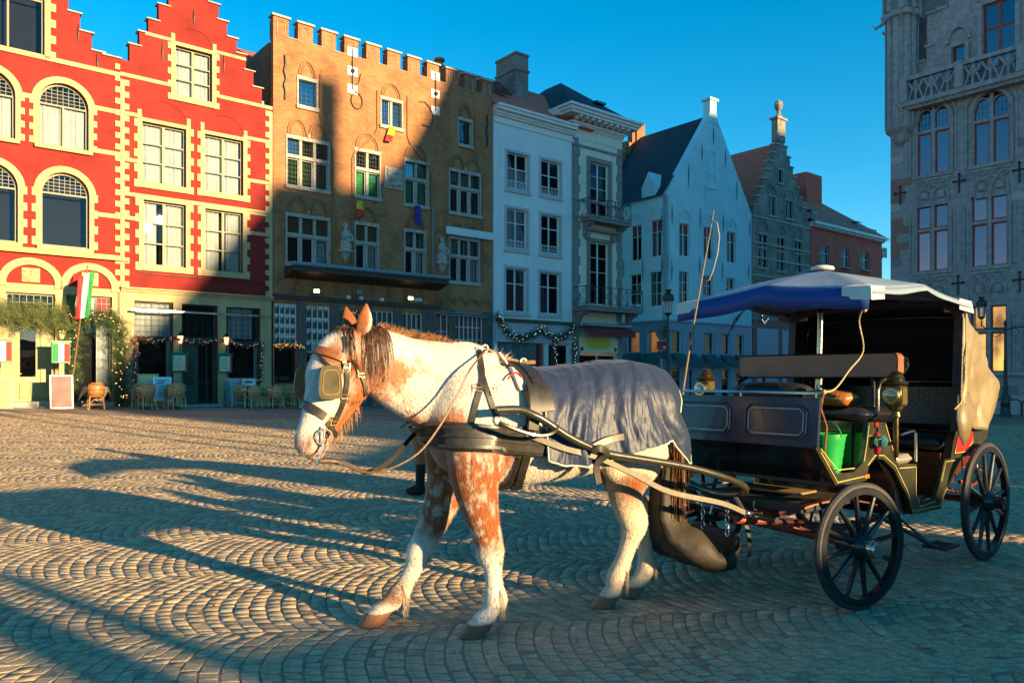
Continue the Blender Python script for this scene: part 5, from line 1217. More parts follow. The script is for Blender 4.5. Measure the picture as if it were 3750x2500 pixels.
def build_horse():
    mb = MB()
    loft(mb, smooth_rings(TORSO, 5), 32, power=2.2)
    loft(mb, smooth_rings([(headturn(r[0]),)+tuple(r[1:]) for r in NECK], 5), 26)
    loft(mb, smooth_rings([(headturn(r[0]),)+tuple(r[1:]) for r in HEAD], 5), 26, lat=(-math.sin(YAW), math.cos(YAW), 0))
    hd = lambda x, y, z: headturn((x, y, z))
    for s in (-1, 1):
        # brow, cheek, nostril rim
        c = hd(1.215, s*.098, 1.565); mb.sphere(c, .045, 8, sq=(1,.8,.9))
        c = hd(1.17, s*.085, 1.45); mb.sphere(c, .10, 8, sq=(.9,.45,1))
        mb.sphere((.36,s*.20,1.30), .17, 10, sq=(.8,.55,1.25)); mb.sphere((.44,s*.23,1.02), .12, 10, sq=(1.1,.6,1)); mb.sphere((-.70,s*.20,1.15), .22, 10, sq=(1.05,.62,1.25)); mb.sphere((-.52,s*.20,.98), .12, 10, sq=(1,.6,1.2))
        c = hd(1.398, s*.045, 1.155); mb.sphere(c, .035, 8)
    c = hd(1.35, 0, 1.09); mb.sphere(c, .048, 8, sq=(1,.9,.7))
    def leg(pts, n=18): loft(mb, smooth_rings([((x, y, z), a*thick(z), b*thick(z)) for x, y, z, a, b in pts], 5), n, lat=(0,1,0))
    thick = lambda z: 1.0+.10*float(smst(.85,.55,np.float64(z)))*float(smst(.06,.12,np.float64(z)))
    # (x, y, z, half_lateral, half_fore-aft)
    leg([(.40,.15,1.25,.10,.20),(.42,.195,1.06,.125,.185),(.43,.205,.90,.115,.145),(.405,.205,.76,.088,.112),(.37,.205,.63,.068,.085),(.348,.205,.54,.064,.076),(.340,.205,.475,.068,.078),(.325,.205,.40,.046,.053),(.316,.205,.30,.040,.048),(.308,.205,.215,.055,.066),(.315,.205,.175,.055,.064),(.345,.205,.13,.046,.050),(.385,.205,.09,.056,.060),(.40,.205,.075,.060,.066)])
    leg([(.42,-.15,1.22,.10,.2),(.43,-.19,1.02,.12,.18),(.45,-.205,.86,.11,.14),(.50,-.215,.70,.085,.105),(.565,-.22,.56,.066,.08),(.61,-.225,.46,.064,.074),(.64,-.225,.405,.065,.074),(.67,-.225,.33,.045,.052),(.715,-.23,.25,.040,.047),(.76,-.23,.18,.055,.064),(.79,-.23,.15,.052,.058),(.84,-.23,.115,.046,.048),(.875,-.23,.085,.055,.058),(.885,-.23,.07,.058,.062)])
    leg([(-.72,.12,1.30,.17,.26),(-.70,.165,1.12,.165,.25),(-.65,.17,.95,.135,.20),(-.62,.15,.80,.098,.135),(-.645,.125,.68,.075,.098),(-.70,.105,.585,.062,.092),(-.712,.095,.53,.062,.086),(-.69,.085,.44,.046,.058),(-.655,.07,.33,.041,.05),(-.62,.055,.23,.052,.060),(-.60,.05,.18,.053,.06),(-.59,.045,.13,.046,.05),(-.575,.04,.09,.055,.06),(-.57,.04,.075,.058,.064)])
    leg([(-.75,-.12,1.28,.17,.25),(-.76,-.16,1.1,.16,.24),(-.76,-.165,.93,.13,.19),(-.78,-.15,.78,.095,.13),(-.84,-.13,.66,.073,.095),(-.91,-.12,.56,.062,.086),(-.925,-.115,.50,.058,.076),(-.93,-.11,.41,.046,.056),(-.935,-.105,.29,.042,.049),(-.94,-.10,.20,.052,.060),(-.925,-.10,.165,.053,.06),(-.89,-.095,.125,.046,.05),(-.855,-.09,.09,.055,.06),(-.845,-.09,.075,.058,.064)])
    def hoof(x, y, a=0.0, tip=0.0):
        o = len(mb.v); prof = [(.078, GZ), (.076, .03), (.066, .075), (.060, .095)]
        mb.lathe([(r, z) for r, z in prof], (0,0,0), 16)
        for i in range(o, len(mb.v)):
            p = mb.v[i]; f = 1.18 if p[0] > 0 else .88; k = (.095-p[2])*.55; X = p[0]*f+k; Y = p[1]
            mb.v[i] = (x+X*math.cos(a)-Y*math.sin(a), y+X*math.sin(a)+Y*math.cos(a), p[2]+max(0, -X)*tip)
    hoof(.405,.205,R(6)); hoof(.885,-.23,R(4)); hoof(-.57,.04,R(-10)); hoof(-.845,-.09,R(-4))
    # ears
    for s in (-1, 1):
        base = Vector((1.105, s*.068, 1.745)); tipv = Vector((1.115, s*.125, 1.895)); ring = []
        for k in range(6):
            t = k/5; p = base.lerp(tipv, t); w = .050*math.sin(math.pi*(.30+.69*t))**.9; ring.append(((headturn(p)), max(w*.52, .008), max(w, .008)))
        loft(mb, ring, 10, lat=(-math.sin(YAW)+.0, math.cos(YAW), .0))
    me = remeshed(mb, 'horse', .0098, 7)
    n = len(me.vertices); V = np.empty(n*3); me.vertices.foreach_get('co', V); V = V.reshape(-1, 3)
    x, y, z = V.T
    # coat: white with chestnut roan patches
    white = np.array([.55,.51,.45]); chest = np.array([.24,.068,.014]); dark = np.array([.10,.05,.025]); cream_ = np.array([.52,.40,.24]); pink = np.array([.50,.30,.24]); grey = np.array([.42,.42,.44])
    f1 = fbm(V, 5.0, 1); f3 = fbm(V*np.array([1,1,.35]), 75, 9); f2 = .5*fbm(V, 16, 4)+.5*fbm(V*np.array([1.2,1,.45]), 42, 14)
    nz = .55*f1+.28*f2+.17*f3
    col = np.tile(white, (n, 1))
    def lay(mask, c): 
        nonlocal col; m = np.clip(mask, 0, 1)[:, None]; col = col*(1-m)+c*m
    # belly and quarters cream
    lay(.55*smst(.25, -.25, x)*1.0*(1-smst(1.1, 1.35, z)), cream_)
    # neck speckles along the lower third
    band = np.exp(-((z-(1.22+.55*(x-.55)))/.17)**2)*smst(.35, .6, x)*(1-smst(1.0, 1.12, x))
    lay(.9*smst(.50, .68, nz+.13*band-.09*(1-band)), chest*1.5)
    crest = smst(.02, .14, z-(1.60+.18*(x-.6)))*smst(.5, .7, x)*(1-smst(1.0,1.1,x)); lay(.7*crest*smst(.35,.6,f2), chest*.8)
    # shoulder, chest and forearm chestnut
    ch = smst(1.20, 1.02, z)*smst(.44, .60, z+.25*(f1-.5))*smst(.15, .32, x+.3*(f1-.5))*(1-smst(1.0, 1.1, x))
    lay(1.0*ch*smst(.30, .56, f1*.40+f2*.35+f3*.25+.10), chest)
    lay(.55*ch*smst(.50, .64, f2), white)
    # roan below the knee fades to white with spots
    lay(.6*smst(.60, .70, nz)*smst(.7, .5, z)*smst(.1, .3, x), chest)
    # haunch brown patch
    hq = np.exp(-((x+.62)/.16)**2-((z-.82)/.13)**2); lay(hq*smst(.40,.55,f1+.1*f2), chest*1.1)
    # head: chestnut cheeks and jaw, white blaze, brown poll and ears
    hm = smst(1.0, 1.06, x+.0*z)*smst(-.02,.03,x-1.05+.25*(1.72-z)*0+.35*np.maximum(0,1.45-z))
    # distance along head and front/back coordinate
    ax = np.array([.27,-.62]); ax = ax/np.hypot(*ax); hx = x-1.10; hz = z-1.72; along = hx*ax[0]+hz*ax[1]; front = hx*(-ax[1])+hz*ax[0]
    hy = y-np.sin(YAW)*(x-.62)
    cheek = smst(.0, -.10, front+.08*(f1-.5))*hm; lay(cheek*smst(.36,.58,f1*.45+f2*.35+f3*.2+.04), chest*1.5)
    lay(hm*smst(.10, -.02, along)*.95, chest*.8)
    lay(hm*smst(1.76, 1.80, z), chest*.9)
    side = hm*np.exp(-((along-.16)/.10)**2)*smst(.055,.09,np.abs(hy)); lay(side, chest*.9)
    lay(hm*smst(.42,.48,along)*smst(.02,-.03,front)*smst(.45,.6,f1)*.8, chest*1.2)
    lay(hm*smst(.575, .64, along)*.8, pink)
    # nostril and lips
    for s in (-1, 1):
        c = np.array(headturn((1.415, s*.066, 1.155))); d = np.linalg.norm((V-c)*np.array([1.5,1,.62])+np.outer((V[:,2]-c[2])*.5,[1,0,0]), axis=1); lay(smst(.030, .014, d), np.array([.07,.022,.018])); lay(.6*smst(.075,.03,d)*hm, pink*.9)
    c = np.array(headturn((1.375, 0, 1.035))); lay(hm*smst(.012, .004, np.abs((along-.715)))*smst(-.03,.03,.05-front)*0.8, np.array([.12,.05,.04]))
    # legs, hooves
    lay(.45*smst(.42,.3,z)*smst(.5,.62,f2), cream_*.9)
    fr = smst(.62,.8,x)*smst(.32,.24,z)*smst(.10,.16,z); lay(fr*smst(.35,.55,f2+.1)*.8, chest*.75)
    hoofm = smst(.094, .086, z+.012*(f2-.5)); lay(hoofm, np.array([.24,.10,.045])); lay(hoofm*smst(.06,.02,z)*.5, np.array([.12,.06,.03]))
    col *= (.90+.2*f3)[:, None]
    setcol(me, col)
    o = link('horse', me); o.matrix_world = HMAT
    m = vcolmat('horse_coat', .62, .35, (70, 150, 28), .25, .25, .10); me.materials.append(m)
    tag(o, 'white draught horse with chestnut patches walking left in harness', 'horse'); return o, me
horse, horse_me = build_horse()
HB = BVHTree.FromPolygons([v.co.copy() for v in horse_me.vertices], [tuple(p.vertices) for p in horse_me.polygons])
CAM_L = HINV @ Vector((0, 0, CAMH)); HINV3 = HINV.to_3x3()
def on_horse(px, py, off=.006):
    """where the sight line through a photo pixel meets the horse, in horse space"""
    d = (HINV3 @ ray(px, py)).normalized(); h = HB.ray_cast(CAM_L, d)
    if h[0] is None:
        q = HB.find_nearest(CAM_L+d*4.7); return q[0]+q[1]*off, q[1]
    return h[0]+h[1]*off, h[1]
def side_pt(x, z, s=1, off=.006):
    h = HB.ray_cast(Vector((x, s*2, z)), Vector((0, -s, 0)))
    if h[0] is None: q = HB.find_nearest(Vector((x, s*.3, z))); return q[0]+q[1]*off, q[1]
    return h[0]+h[1]*off, h[1]
# eyes (mostly hidden by the blinkers)
for s in (-1, 1):
    c = headturn((1.232, s*.115, 1.57)); MB().sphere(c, .022, 8).build('eye', mat('horse_eye', (.015,.008,.005), .08, var=0, bump=0), horse, smooth=True)
def strands(name, parent, roots, m, ln, w, grav, seed=3, seg=5, stiff=.5, kind=True, coll=0):
    """tapering hair strips: roots = (pos, direction)"""
    rr = random.Random(seed); mb = MB()
    for p, d in roots:
        p = Vector(p); d = Vector(d).normalized(); L_ = ln*rr.uniform(.6, 1.15); side = d.cross(Vector((rr.uniform(-1,1), rr.uniform(-1,1), rr.uniform(-1,1)))).normalized(); pts = [p]; v = d.copy()
        for k in range(seg):
            v = (v*stiff+Vector((rr.uniform(-.14,.14), rr.uniform(-.14,.14), -grav))).normalized(); q = pts[-1]+v*L_/seg
            if coll:
                h = HB.find_nearest(q)
                if h[0] is not None and (q-h[0]).dot(h[1]) < coll: q = h[0]+h[1]*coll*rr.uniform(1,2.2)
            pts.append(q)
        vs = []; ww = w*rr.uniform(.6, 1.2)
        for k, q in enumerate(pts):
            t = k/seg; h = ww*(1-t**1.5)*.5+.0004; vs += [q-side*h, q+side*h]
        mb.add(vs, [(2*k, 2*k+1, 2*k+3, 2*k+2) for k in range(seg)])
    o = mb.build(name, m, parent, smooth=True)
    if kind: o['kind'] = 'stuff'
    return o
M_mane = mat('dark_mane_hair', (.07,.032,.014), .45, var=.5, scale=30, bump=0); M_feather = mat('pale_feather_hair', (.42,.34,.23), .6, var=.3, scale=30, bump=0); M_chest_hair = mat('chestnut_hair', (.36,.14,.035), .5, var=.4, scale=30, bump=0); M_tail = mat('brown_tail_hair', (.13,.055,.018), .45, var=.6, scale=20, bump=0)
M_mane_short = mat('roached_mane_hair', (.26,.12,.045), .55, var=.5, scale=26, bump=0)
def hair():
    rr = random.Random(5)
    # forelock and mane at the poll falling on the near side
    roots = []
    for i in range(300):
        x = rr.uniform(1.06, 1.17); yy = rr.uniform(-.05, .05); p = headturn((x, yy, 1.79-.9*max(0, x-1.11))); roots.append((p, (rr.uniform(.5,1.2), rr.uniform(-.7,.7), rr.uniform(0,.4))))
    strands('forelock', horse, roots, M_mane, .27, .010, .75, 1, 7, coll=.007)
    roots = []
    for i in range(200):
        x = rr.uniform(.95, 1.09); p = headturn((x, rr.uniform(-.01,.04), 1.775+.1*(x-1.0))); roots.append((p, (rr.uniform(-.2,.4), rr.uniform(.5,1.0), rr.uniform(-.1,.25))))
    strands('mane', horse, roots, M_mane, .36, .008, .5, 2, 8, coll=.006)
    roots = []
    for i in range(1700):
        x = rr.uniform(.42, .98); zc = np.interp(x, [.42,.64,.8,.94,1.05], [1.66,1.725,1.74,1.77,1.785]); p = headturn((x, rr.uniform(-.03,.035), zc-.01)); roots.append((p, (rr.uniform(-1.2,-.2), rr.uniform(-.5,.6), rr.uniform(.4,1.0))))
    strands('cropped_mane', horse, roots, M_mane_short, .05, .005, .05, 3, 3)
    roots = [((rr.uniform(.16,.36), rr.uniform(-.04,.04), 1.585), (rr.uniform(-.6,.6), rr.uniform(-.6,.6), 1)) for i in range(160)]
    strands('withers_tuft', horse, roots, M_feather, .10, .006, .12, 4, 4)
    roots = []
    for i in range(420):
        t = rr.random(); x = 1.10+.20*t; z = 1.35-.17*t; p, n = side_pt(*(headturn((x, .02, z))[0], z), 1, 0) if False else (Vector(headturn((x-.02, rr.uniform(-.05,.05), z))), None); roots.append((p, (rr.uniform(-1.2,.3), rr.uniform(-.9,.9), rr.uniform(-1,-.3))))
    strands('jaw_whiskers', horse, roots[:120], mat('ginger_whisker_hair', (.26,.13,.05), .6, var=.4, scale=30, bump=0), .085, .0028, .5, 6, 4)
    for (cx, cy, cz, back, nn) in [(.285,.205,.215,-1,420),(.735,-.23,.18,-1,380),(-.655,.05,.22,-1,420),(-.985,-.10,.20,-1,420),(.29,.205,.50,-1,160),(.585,-.22,.43,-1,160)]:
        roots = []
        for i in range(nn):
            a = rr.uniform(-1.5, 1.5); r_ = .05; roots.append(((cx+.02-r_*math.cos(a)*.6, cy+r_*math.sin(a), cz+rr.uniform(-.06,.07)), (-math.cos(a), math.sin(a)*.8, -.6)))
        strands('fetlock_feather', horse, roots, M_feather, .095 if cz < .3 else .055, .0045, .6, int(cz*1000), 4)
    # tail
    roots = []
    for i in range(1500):
        a = rr.uniform(0, 6.28); r_ = rr.uniform(0, .05); roots.append(((-1.045+r_*math.cos(a), .02+r_*math.sin(a), 1.30+rr.uniform(-.15,.08)), (-.35, rr.uniform(-.35,.35), -.9)))
    strands('tail', horse, roots, M_tail, .85, .012, .9, 8, 8, .9)
hair()
def fur(n=34000):
    V = np.empty(len(horse_me.vertices)*3); horse_me.vertices.foreach_get('co', V); V = V.reshape(-1, 3); Nn = np.empty(len(horse_me.vertices)*3); horse_me.vertices.foreach_get('normal', Nn); Nn = Nn.reshape(-1, 3)
    C = np.empty(len(V)*4, np.float32); horse_me.color_attributes['Col'].data.foreach_get('color', C); C = C.reshape(-1, 4)[:, :3]
    ok = np.where((V[:, 2] > .10) & ~((V[:, 0] < .06) & (V[:, 2] > 1.02)) & (V[:, 2] < 1.80))[0]; i = RNG.choice(ok, n); p, nn, c = V[i], Nn[i], C[i]
    flow = np.tile(np.array([-.35, 0, -.9]), (n, 1)); flow[(p[:, 0] > .5)] = (-.75, 0, -.65); flow[p[:, 0] > 1.02] = (.3, 0, -.95); flow += RNG.normal(0, .22, (n, 3)); flow -= nn*(flow*nn).sum(1, keepdims=True); flow /= np.linalg.norm(flow, axis=1, keepdims=True)+1e-6
    L_ = RNG.uniform(.014, .034, (n, 1)); d = flow*.93+nn*RNG.uniform(.12, .40, (n, 1)); s_ = np.cross(flow, nn); w = RNG.uniform(.0012, .0026, (n, 1))
    T = np.stack([p-s_*w, p+s_*w, p+d*L_], 1).reshape(-1, 3); me = bpy.data.meshes.new('coat_hair'); me.from_pydata(T.tolist(), [], np.arange(3*n).reshape(-1, 3).tolist())
    cc = np.repeat(c*RNG.uniform(.85, 1.35, (n, 1)), 3, axis=0); setcol(me, np.clip(cc, 0, .9)); me.materials.append(horse_me.materials[0]); o = link('coat_hair', me, horse); o['kind'] = 'stuff'
fur()
# ------------------------------------------------------------------ harness, bridle, blanket
M_leather = mat('black_harness_leather', (.022,.018,.013), .42, var=.3, scale=25, bump=.06, bscale=150, spec=.6); M_leather_br = mat('brown_bridle_leather', (.22,.075,.02), .4, var=.3, scale=25, bump=.2); M_leather_tan = mat('tan_strap_leather', (.32,.19,.06), .5, var=.25, scale=25, bump=.2)
M_trace = mat('olive_trace_leather', (.085,.066,.034), .5, var=.25, scale=25, bump=.1)
M_blinker = mat('olive_black_blinker', (.075,.065,.035), .33, var=.2, scale=12, bump=.1, spec=.7)
def hl(px, py, l):
    """photo pixel onto the upright plane running along the horse at offset l, in horse space"""
    d = HINV3 @ ray(px, py); k = (l-CAM_L.y)/d.y; p = CAM_L+d*k; return Vector((p.x, l, p.z))
def densify(pts, k=5):
    P = [np.array(p, float) for p in pts]; out = []
    for i in range(len(P)-1):
        p0, p1, p2, p3 = P[max(i-1,0)], P[i], P[i+1], P[min(i+2,len(P)-1)]
        for j in range(k): t = j/k; out.append(.5*((2*p1)+(-p0+p2)*t+(2*p0-5*p1+4*p2-p3)*t*t+(-p0+3*p1-3*p2+p3)*t**3))
    out.append(P[-1]); return [tuple(p) for p in out]
def horse_thing(name, label, cat):
    o = link(name, None); o.empty_display_size = .1; o.matrix_world = HMAT; return tag(o, label, cat)
def strap_px(parent, name, pts, w, m, th=.008, off=.004, k=5):
    q = [on_horse(px, py, off) for px, py in densify(pts, k)]
    return MB().ribbon([a for a, b in q], [b for a, b in q], w, th).build(name, m, parent, smooth=True, fix=True)
def round_body(x_or_z, mode, a0, a1, n, off, c, dz=0.0, dx=0.0):
    """points round the trunk: mode 'ring' = across the back, mode 'belt' = level round the chest"""
    P, N_ = [], []
    for i in range(n+1):
        a = a0+(a1-a0)*i/n
        if mode == 'ring': xx = x_or_z+dx*(1-math.cos(a)); org = Vector((xx, 0, c)); d = Vector((0, math.sin(a), math.cos(a)))
        else: org = Vector((c, 0, x_or_z+dz*(1-math.cos(a)))); d = Vector((math.cos(a), math.sin(a), 0))
        h = HB.ray_cast(org, d)
        if h[0] is None: continue
        nn = h[1] if h[1].dot(d) > 0.2 else d
        P.append(h[0]+nn*off); N_.append(nn)
    return P, N_
def buckle(parent, px, py, s=.017, off=.022):
    p, n = on_horse(px, py, off); t = n.orthogonal().normalized(); u = Vector((0,0,1)); u = (u-n*u.dot(n)).normalized(); t = u.cross(n); mb = MB()
    mb.tube([p+t*(s*a)+u*(s*1.2*b) for a, b in ((-1,-1),(1,-1),(1,1),(-1,1))], .0032, 6, closed=True); mb.tube([p-t*s, p+t*s], .003, 6); return mb.build('buckle', M_brass, parent, smooth=True)
def harness():
    h = horse_thing('driving_harness', 'black leather driving harness with breast collar and saddle strapped on horse', 'harness')
    P, N_ = round_body(1.17, 'belt', R(-125), R(125), 64, .012, .25, dz=-.035)
    MB().ribbon(P, N_, .165, .022).build('breast_collar', M_leather, h, smooth=True, fix=True)
    for dz in (.055, 0, -.055):
        P2, N2 = round_body(1.17+dz, 'belt', R(-125), R(125), 64, .036, .25, dz=-.035); MB().ribbon(P2, N2, .022, .006).build('collar_welt', M_leather, h, smooth=True, fix=True)
    P, N_ = round_body(.10, 'ring', R(-75), R(75), 40, .012, 1.2, dx=-.03); MB().ribbon(P, N_, [.17]*8+[.13]*(len(P)-16)+[.17]*8, .03).build('saddle', M_leather, h, smooth=True, fix=True)
    P, N_ = round_body(.10, 'ring', R(-62), R(62), 40, .045, 1.2, dx=-.03); MB().ribbon(P, N_, .055, .008).build('back_band', M_leather, h, smooth=True, fix=True)
    P, N_ = round_body(.10, 'ring', R(60), R(300), 60, .012, 1.2, dx=.05); MB().ribbon(P, N_, .065, .012).build('girth', M_leather, h, smooth=True, fix=True)
    strap_px(h, 'neck_strap', [(1752,1288),(1762,1340),(1764,1400),(1742,1480),(1722,1572)], .036, M_leather); strap_px(h, 'neck_strap', [(1764,1370),(1786,1440),(1812,1510),(1836,1575)], .034, M_leather)
    strap_px(h, 'side_strap', [(1905,1560),(1928,1640),(1905,1730),(1888,1790),(1872,1825)], .055, M_leather, .012, .02)
    strap_px(h, 'tug_loop', [(1940,1430),(1946,1500),(1940,1570)], .07, M_leather, .014, .055)
    for px, py in ((1750,1422),(1805,1435),(1945,1410),(1948,1355),(1905,1655),(1908,1740)): buckle(h, px, py)
    for px, py in ((1768,1300),(1918,1302)):
        p, n = on_horse(px, py, .03); mb = MB(); mb.tube([p+Vector((.02*math.cos(a), 0, .022+.02*math.sin(a))) for a in np.linspace(0, 2*math.pi, 16, endpoint=False)], .0035, 6, closed=True); mb.build('terret_ring', M_brass, h, smooth=True)
    pts = [on_horse(px, py, .05)[0] for px, py in ((1764,1296),(1830,1300),(1900,1306),(1960,1310))]; MB().ribbon(densify(pts, 4), [(0,.6,.8)]*13, .034, .006).build('back_strap', M_leather_tan, h, smooth=True, fix=True)
    # trace from the collar back to the swingletree, breeching straps below the blanket
    tr = [hl(2180,1672,.42), hl(2320,1735,.42), hl(2450,1800,.42), Vector((-1.15,.42,.70)), Vector((-1.34,.42,.625))]; tr = densify([tuple(hl(1925,1590,.36))]+[tuple(hl(2060,1640,.40))]+[tuple(p) for p in tr], 5); MB().ribbon(tr, [(0,1,.15)]*len(tr), .036, .008).build('trace', M_trace, h, smooth=True, fix=True)
    br = densify([tuple(hl(2130,1660,.40)), tuple(hl(2230,1610,.40)), tuple(hl(2330,1600,.36)), tuple(hl(2400,1650,.25))], 5); MB().ribbon(br, [(0,1,.1)]*len(br), .045, .008).build('breeching', M_leather, h, smooth=True, fix=True)
    sp_ = densify([tuple(hl(2170,1655,.455)), tuple(hl(2195,1640,.47)), tuple(hl(2222,1662,.455)), tuple(hl(2185,1700,.43)), tuple(hl(2192,1770,.42))], 4); MB().ribbon(sp_, [(0,1,0)]*len(sp_), .045, .007).build('shaft_strap', M_leather, h, smooth=True, fix=True)
    # folded towel under the saddle
    tw = horse_thing('saddle_towel', 'folded white towel with red stripe tucked under the harness saddle', 'towel')
    q = [on_horse(px, py, .010) for px, py in densify([(1862,1284),(1878,1330),(1895,1385),(1908,1435)], 5)]; MB().ribbon([a for a, b in q], [b for a, b in q], [.12,.12,.12,.12,.11,.11,.10,.10,.09,.08,.08,.07,.06,.05,.04,.03][:len(q)], .016).build('cloth', mat('white_towel', (.55,.50,.44), .95, var=.12, scale=20, bump=.5), tw, smooth=True, fix=True)
    q = [on_horse(px, py, .032) for px, py in densify([(1850,1400),(1878,1378),(1905,1395)], 4)]; MB().ribbon([a for a, b in q], [b for a, b in q], .010, .003).build('stripe', M_flag_red, tw, smooth=True, fix=True)
    # bridle
    b = horse_thing('bridle', 'brown and black bridle with square blinkers on the horse head', 'bridle')
    strap_px(b, 'browband', [(1128,1290),(1160,1282),(1205,1292),(1255,1310)], .05, M_leather_br, .010, .006); strap_px(b, 'crownpiece', [(1258,1318),(1266,1275),(1262,1235)], .03, M_leather)
    strap_px(b, 'cheek_strap', [(1258,1318),(1268,1370),(1266,1430),(1248,1490),(1222,1545),(1190,1600)], .028, M_leather, .010); strap_px(b, 'throat_lash', [(1290,1320),(1312,1360),(1332,1405),(1336,1448)], .024, M_leather)
    strap_px(b, 'noseband', [(1086,1478),(1112,1480),(1150,1498),(1190,1525)], .045, M_leather, .010); strap_px(b, 'curb_strap', [(1195,1545),(1222,1580),(1235,1612)], .026, M_leather)
    strap_px(b, 'blinker_stay', [(1170,1300),(1190,1325),(1215,1345)], .016, M_leather)
    hy = R(180)*0
    def unyaw(p): a = -YAW; dx = p[0]-.62; return Vector((.62+dx*math.cos(a)-p[1]*math.sin(a), p[1]*math.cos(a)+dx*math.sin(a), p[2]))
    c0, n0 = on_horse(1218, 1392, .055); cu = unyaw(c0); cu = Vector((cu.x+.012, .135, cu.z))
    def blinker(s, m):
        mb = MB(); out = []
        for i in range(28):
            a = 2*math.pi*i/28; ca, sa = math.cos(a), math.sin(a); u = math.copysign(abs(ca)**.45, ca)*.072; v = math.copysign(abs(sa)**.45, sa)*.088; out.append((u*(1+.12*v/.088*-1), v))
        vs = []
        for th in (0, .009):
            for u, v in out:
                x = cu.x+u; y = s*(cu.y+th+.02*(u/.07)*(1)+ .25*(.006-u*u*1.2)); vs.append(headturn((x, y, cu.z+v)))
        n = 28; fs = [tuple(range(n)), tuple(range(2*n-1, n-1, -1))]+[(i, (i+1) % n, (i+1) % n+n, i+n) for i in range(n)]; mb.add(vs, fs); o = mb.build('blinker', m, b, fix=True)
        st = MB(); st.tube([headturn((cu.x+u*.72, s*(cu.y+.012+.02*(u*.72/.07)+.0015), cu.z+v*.72)) for u, v in out], .0022, 4, closed=True); st.build('stitching', M_leather_tan, o)
    blinker(1, M_blinker); blinker(-1, M_leather_br)
    for px, py in ((1266,1345),(1262,1455),(1218,1540),(1318,1370)): buckle(b, px, py, .017, .016)
    p, n = on_horse(1180, 1600, .02); mb = MB(); mb.tube([p+Vector((.042*math.cos(a), .01, .042*math.sin(a))) for a in np.linspace(0, 2*math.pi, 20, endpoint=False)], .005, 6, closed=True); mb.tube([p+Vector((.0,.015,.06)), p+Vector((.005,.02,-.02)), p+Vector((.035,.02,-.13))], .007, 6); mb.tube([p+Vector((-.03,.015,-.02)), p+Vector((-.04,.015,-.05)), p+Vector((-.03,.012,-.08)), p+Vector((0,.012,-.09))], .004, 6); mb.build('bit', M_steel, b, smooth=True)
    # reins
    r = horse_thing('driving_reins', 'thin brown leather reins looping from the bit below the neck', 'reins')
    pb = p+Vector((.035,.025,-.12))
    a1 = [tuple(pb), tuple(hl(1235,1690,.26)), tuple(hl(1330,1727,.30)), tuple(hl(1420,1718,.33)), tuple(hl(1530,1660,.34)), tuple(hl(1610,1560,.33)), tuple(hl(1672,1450,.31)), tuple(hl(1722,1352,.28)), tuple(on_horse(1766,1300,.05)[0])]
    MB().ribbon(densify(a1, 5), [(0,1,.1)]*(5*8+1), .011, .004).build('near_rein', mat('rein_leather', (.11,.045,.018), .5), r, smooth=True, fix=True)
    a2 = [tuple(pb), tuple(hl(1250,1692,.22)), tuple(hl(1345,1728,.16)), tuple(hl(1425,1690,.06)), tuple(hl(1480,1630,-.05)), tuple(hl(1535,1572,-.20)), tuple(hl(1600,1540,-.42))]
    MB().ribbon(densify(a2, 5), [(0,1,.2)]*(5*6+1), .028, .006).build('lead_rein', M_leather, r, smooth=True, fix=True)
harness()
def fabric(name, col, rough, sheen=0, fine=60):
    m, nt, b, N, L = nodes(name); tc = N('TexCoord')
    b.inputs['Base Color'].default_value = (*col, 1); b.inputs['Roughness'].default_value = rough; b.inputs['Sheen Weight'].default_value = sheen; b.inputs['Specular IOR Level'].default_value = .4
    mp = N('Mapping'); mp.inputs['Scale'].default_value = (6, 6, 2.2); L(tc.outputs['Object'], mp.inputs[0]); n = N('TexNoise'); n.inputs['Scale'].default_value = 1; n.inputs['Detail'].default_value = 3.5; n.inputs['Distortion'].default_value = 1.2; L(mp.outputs[0], n.inputs['Vector'])
    bp = N('Bump'); bp.inputs['Strength'].default_value = .55; bp.inputs['Distance'].default_value = .04; L(n.outputs['Fac'], bp.inputs['Height']); L(bp.outputs[0], b.inputs['Normal']); return m
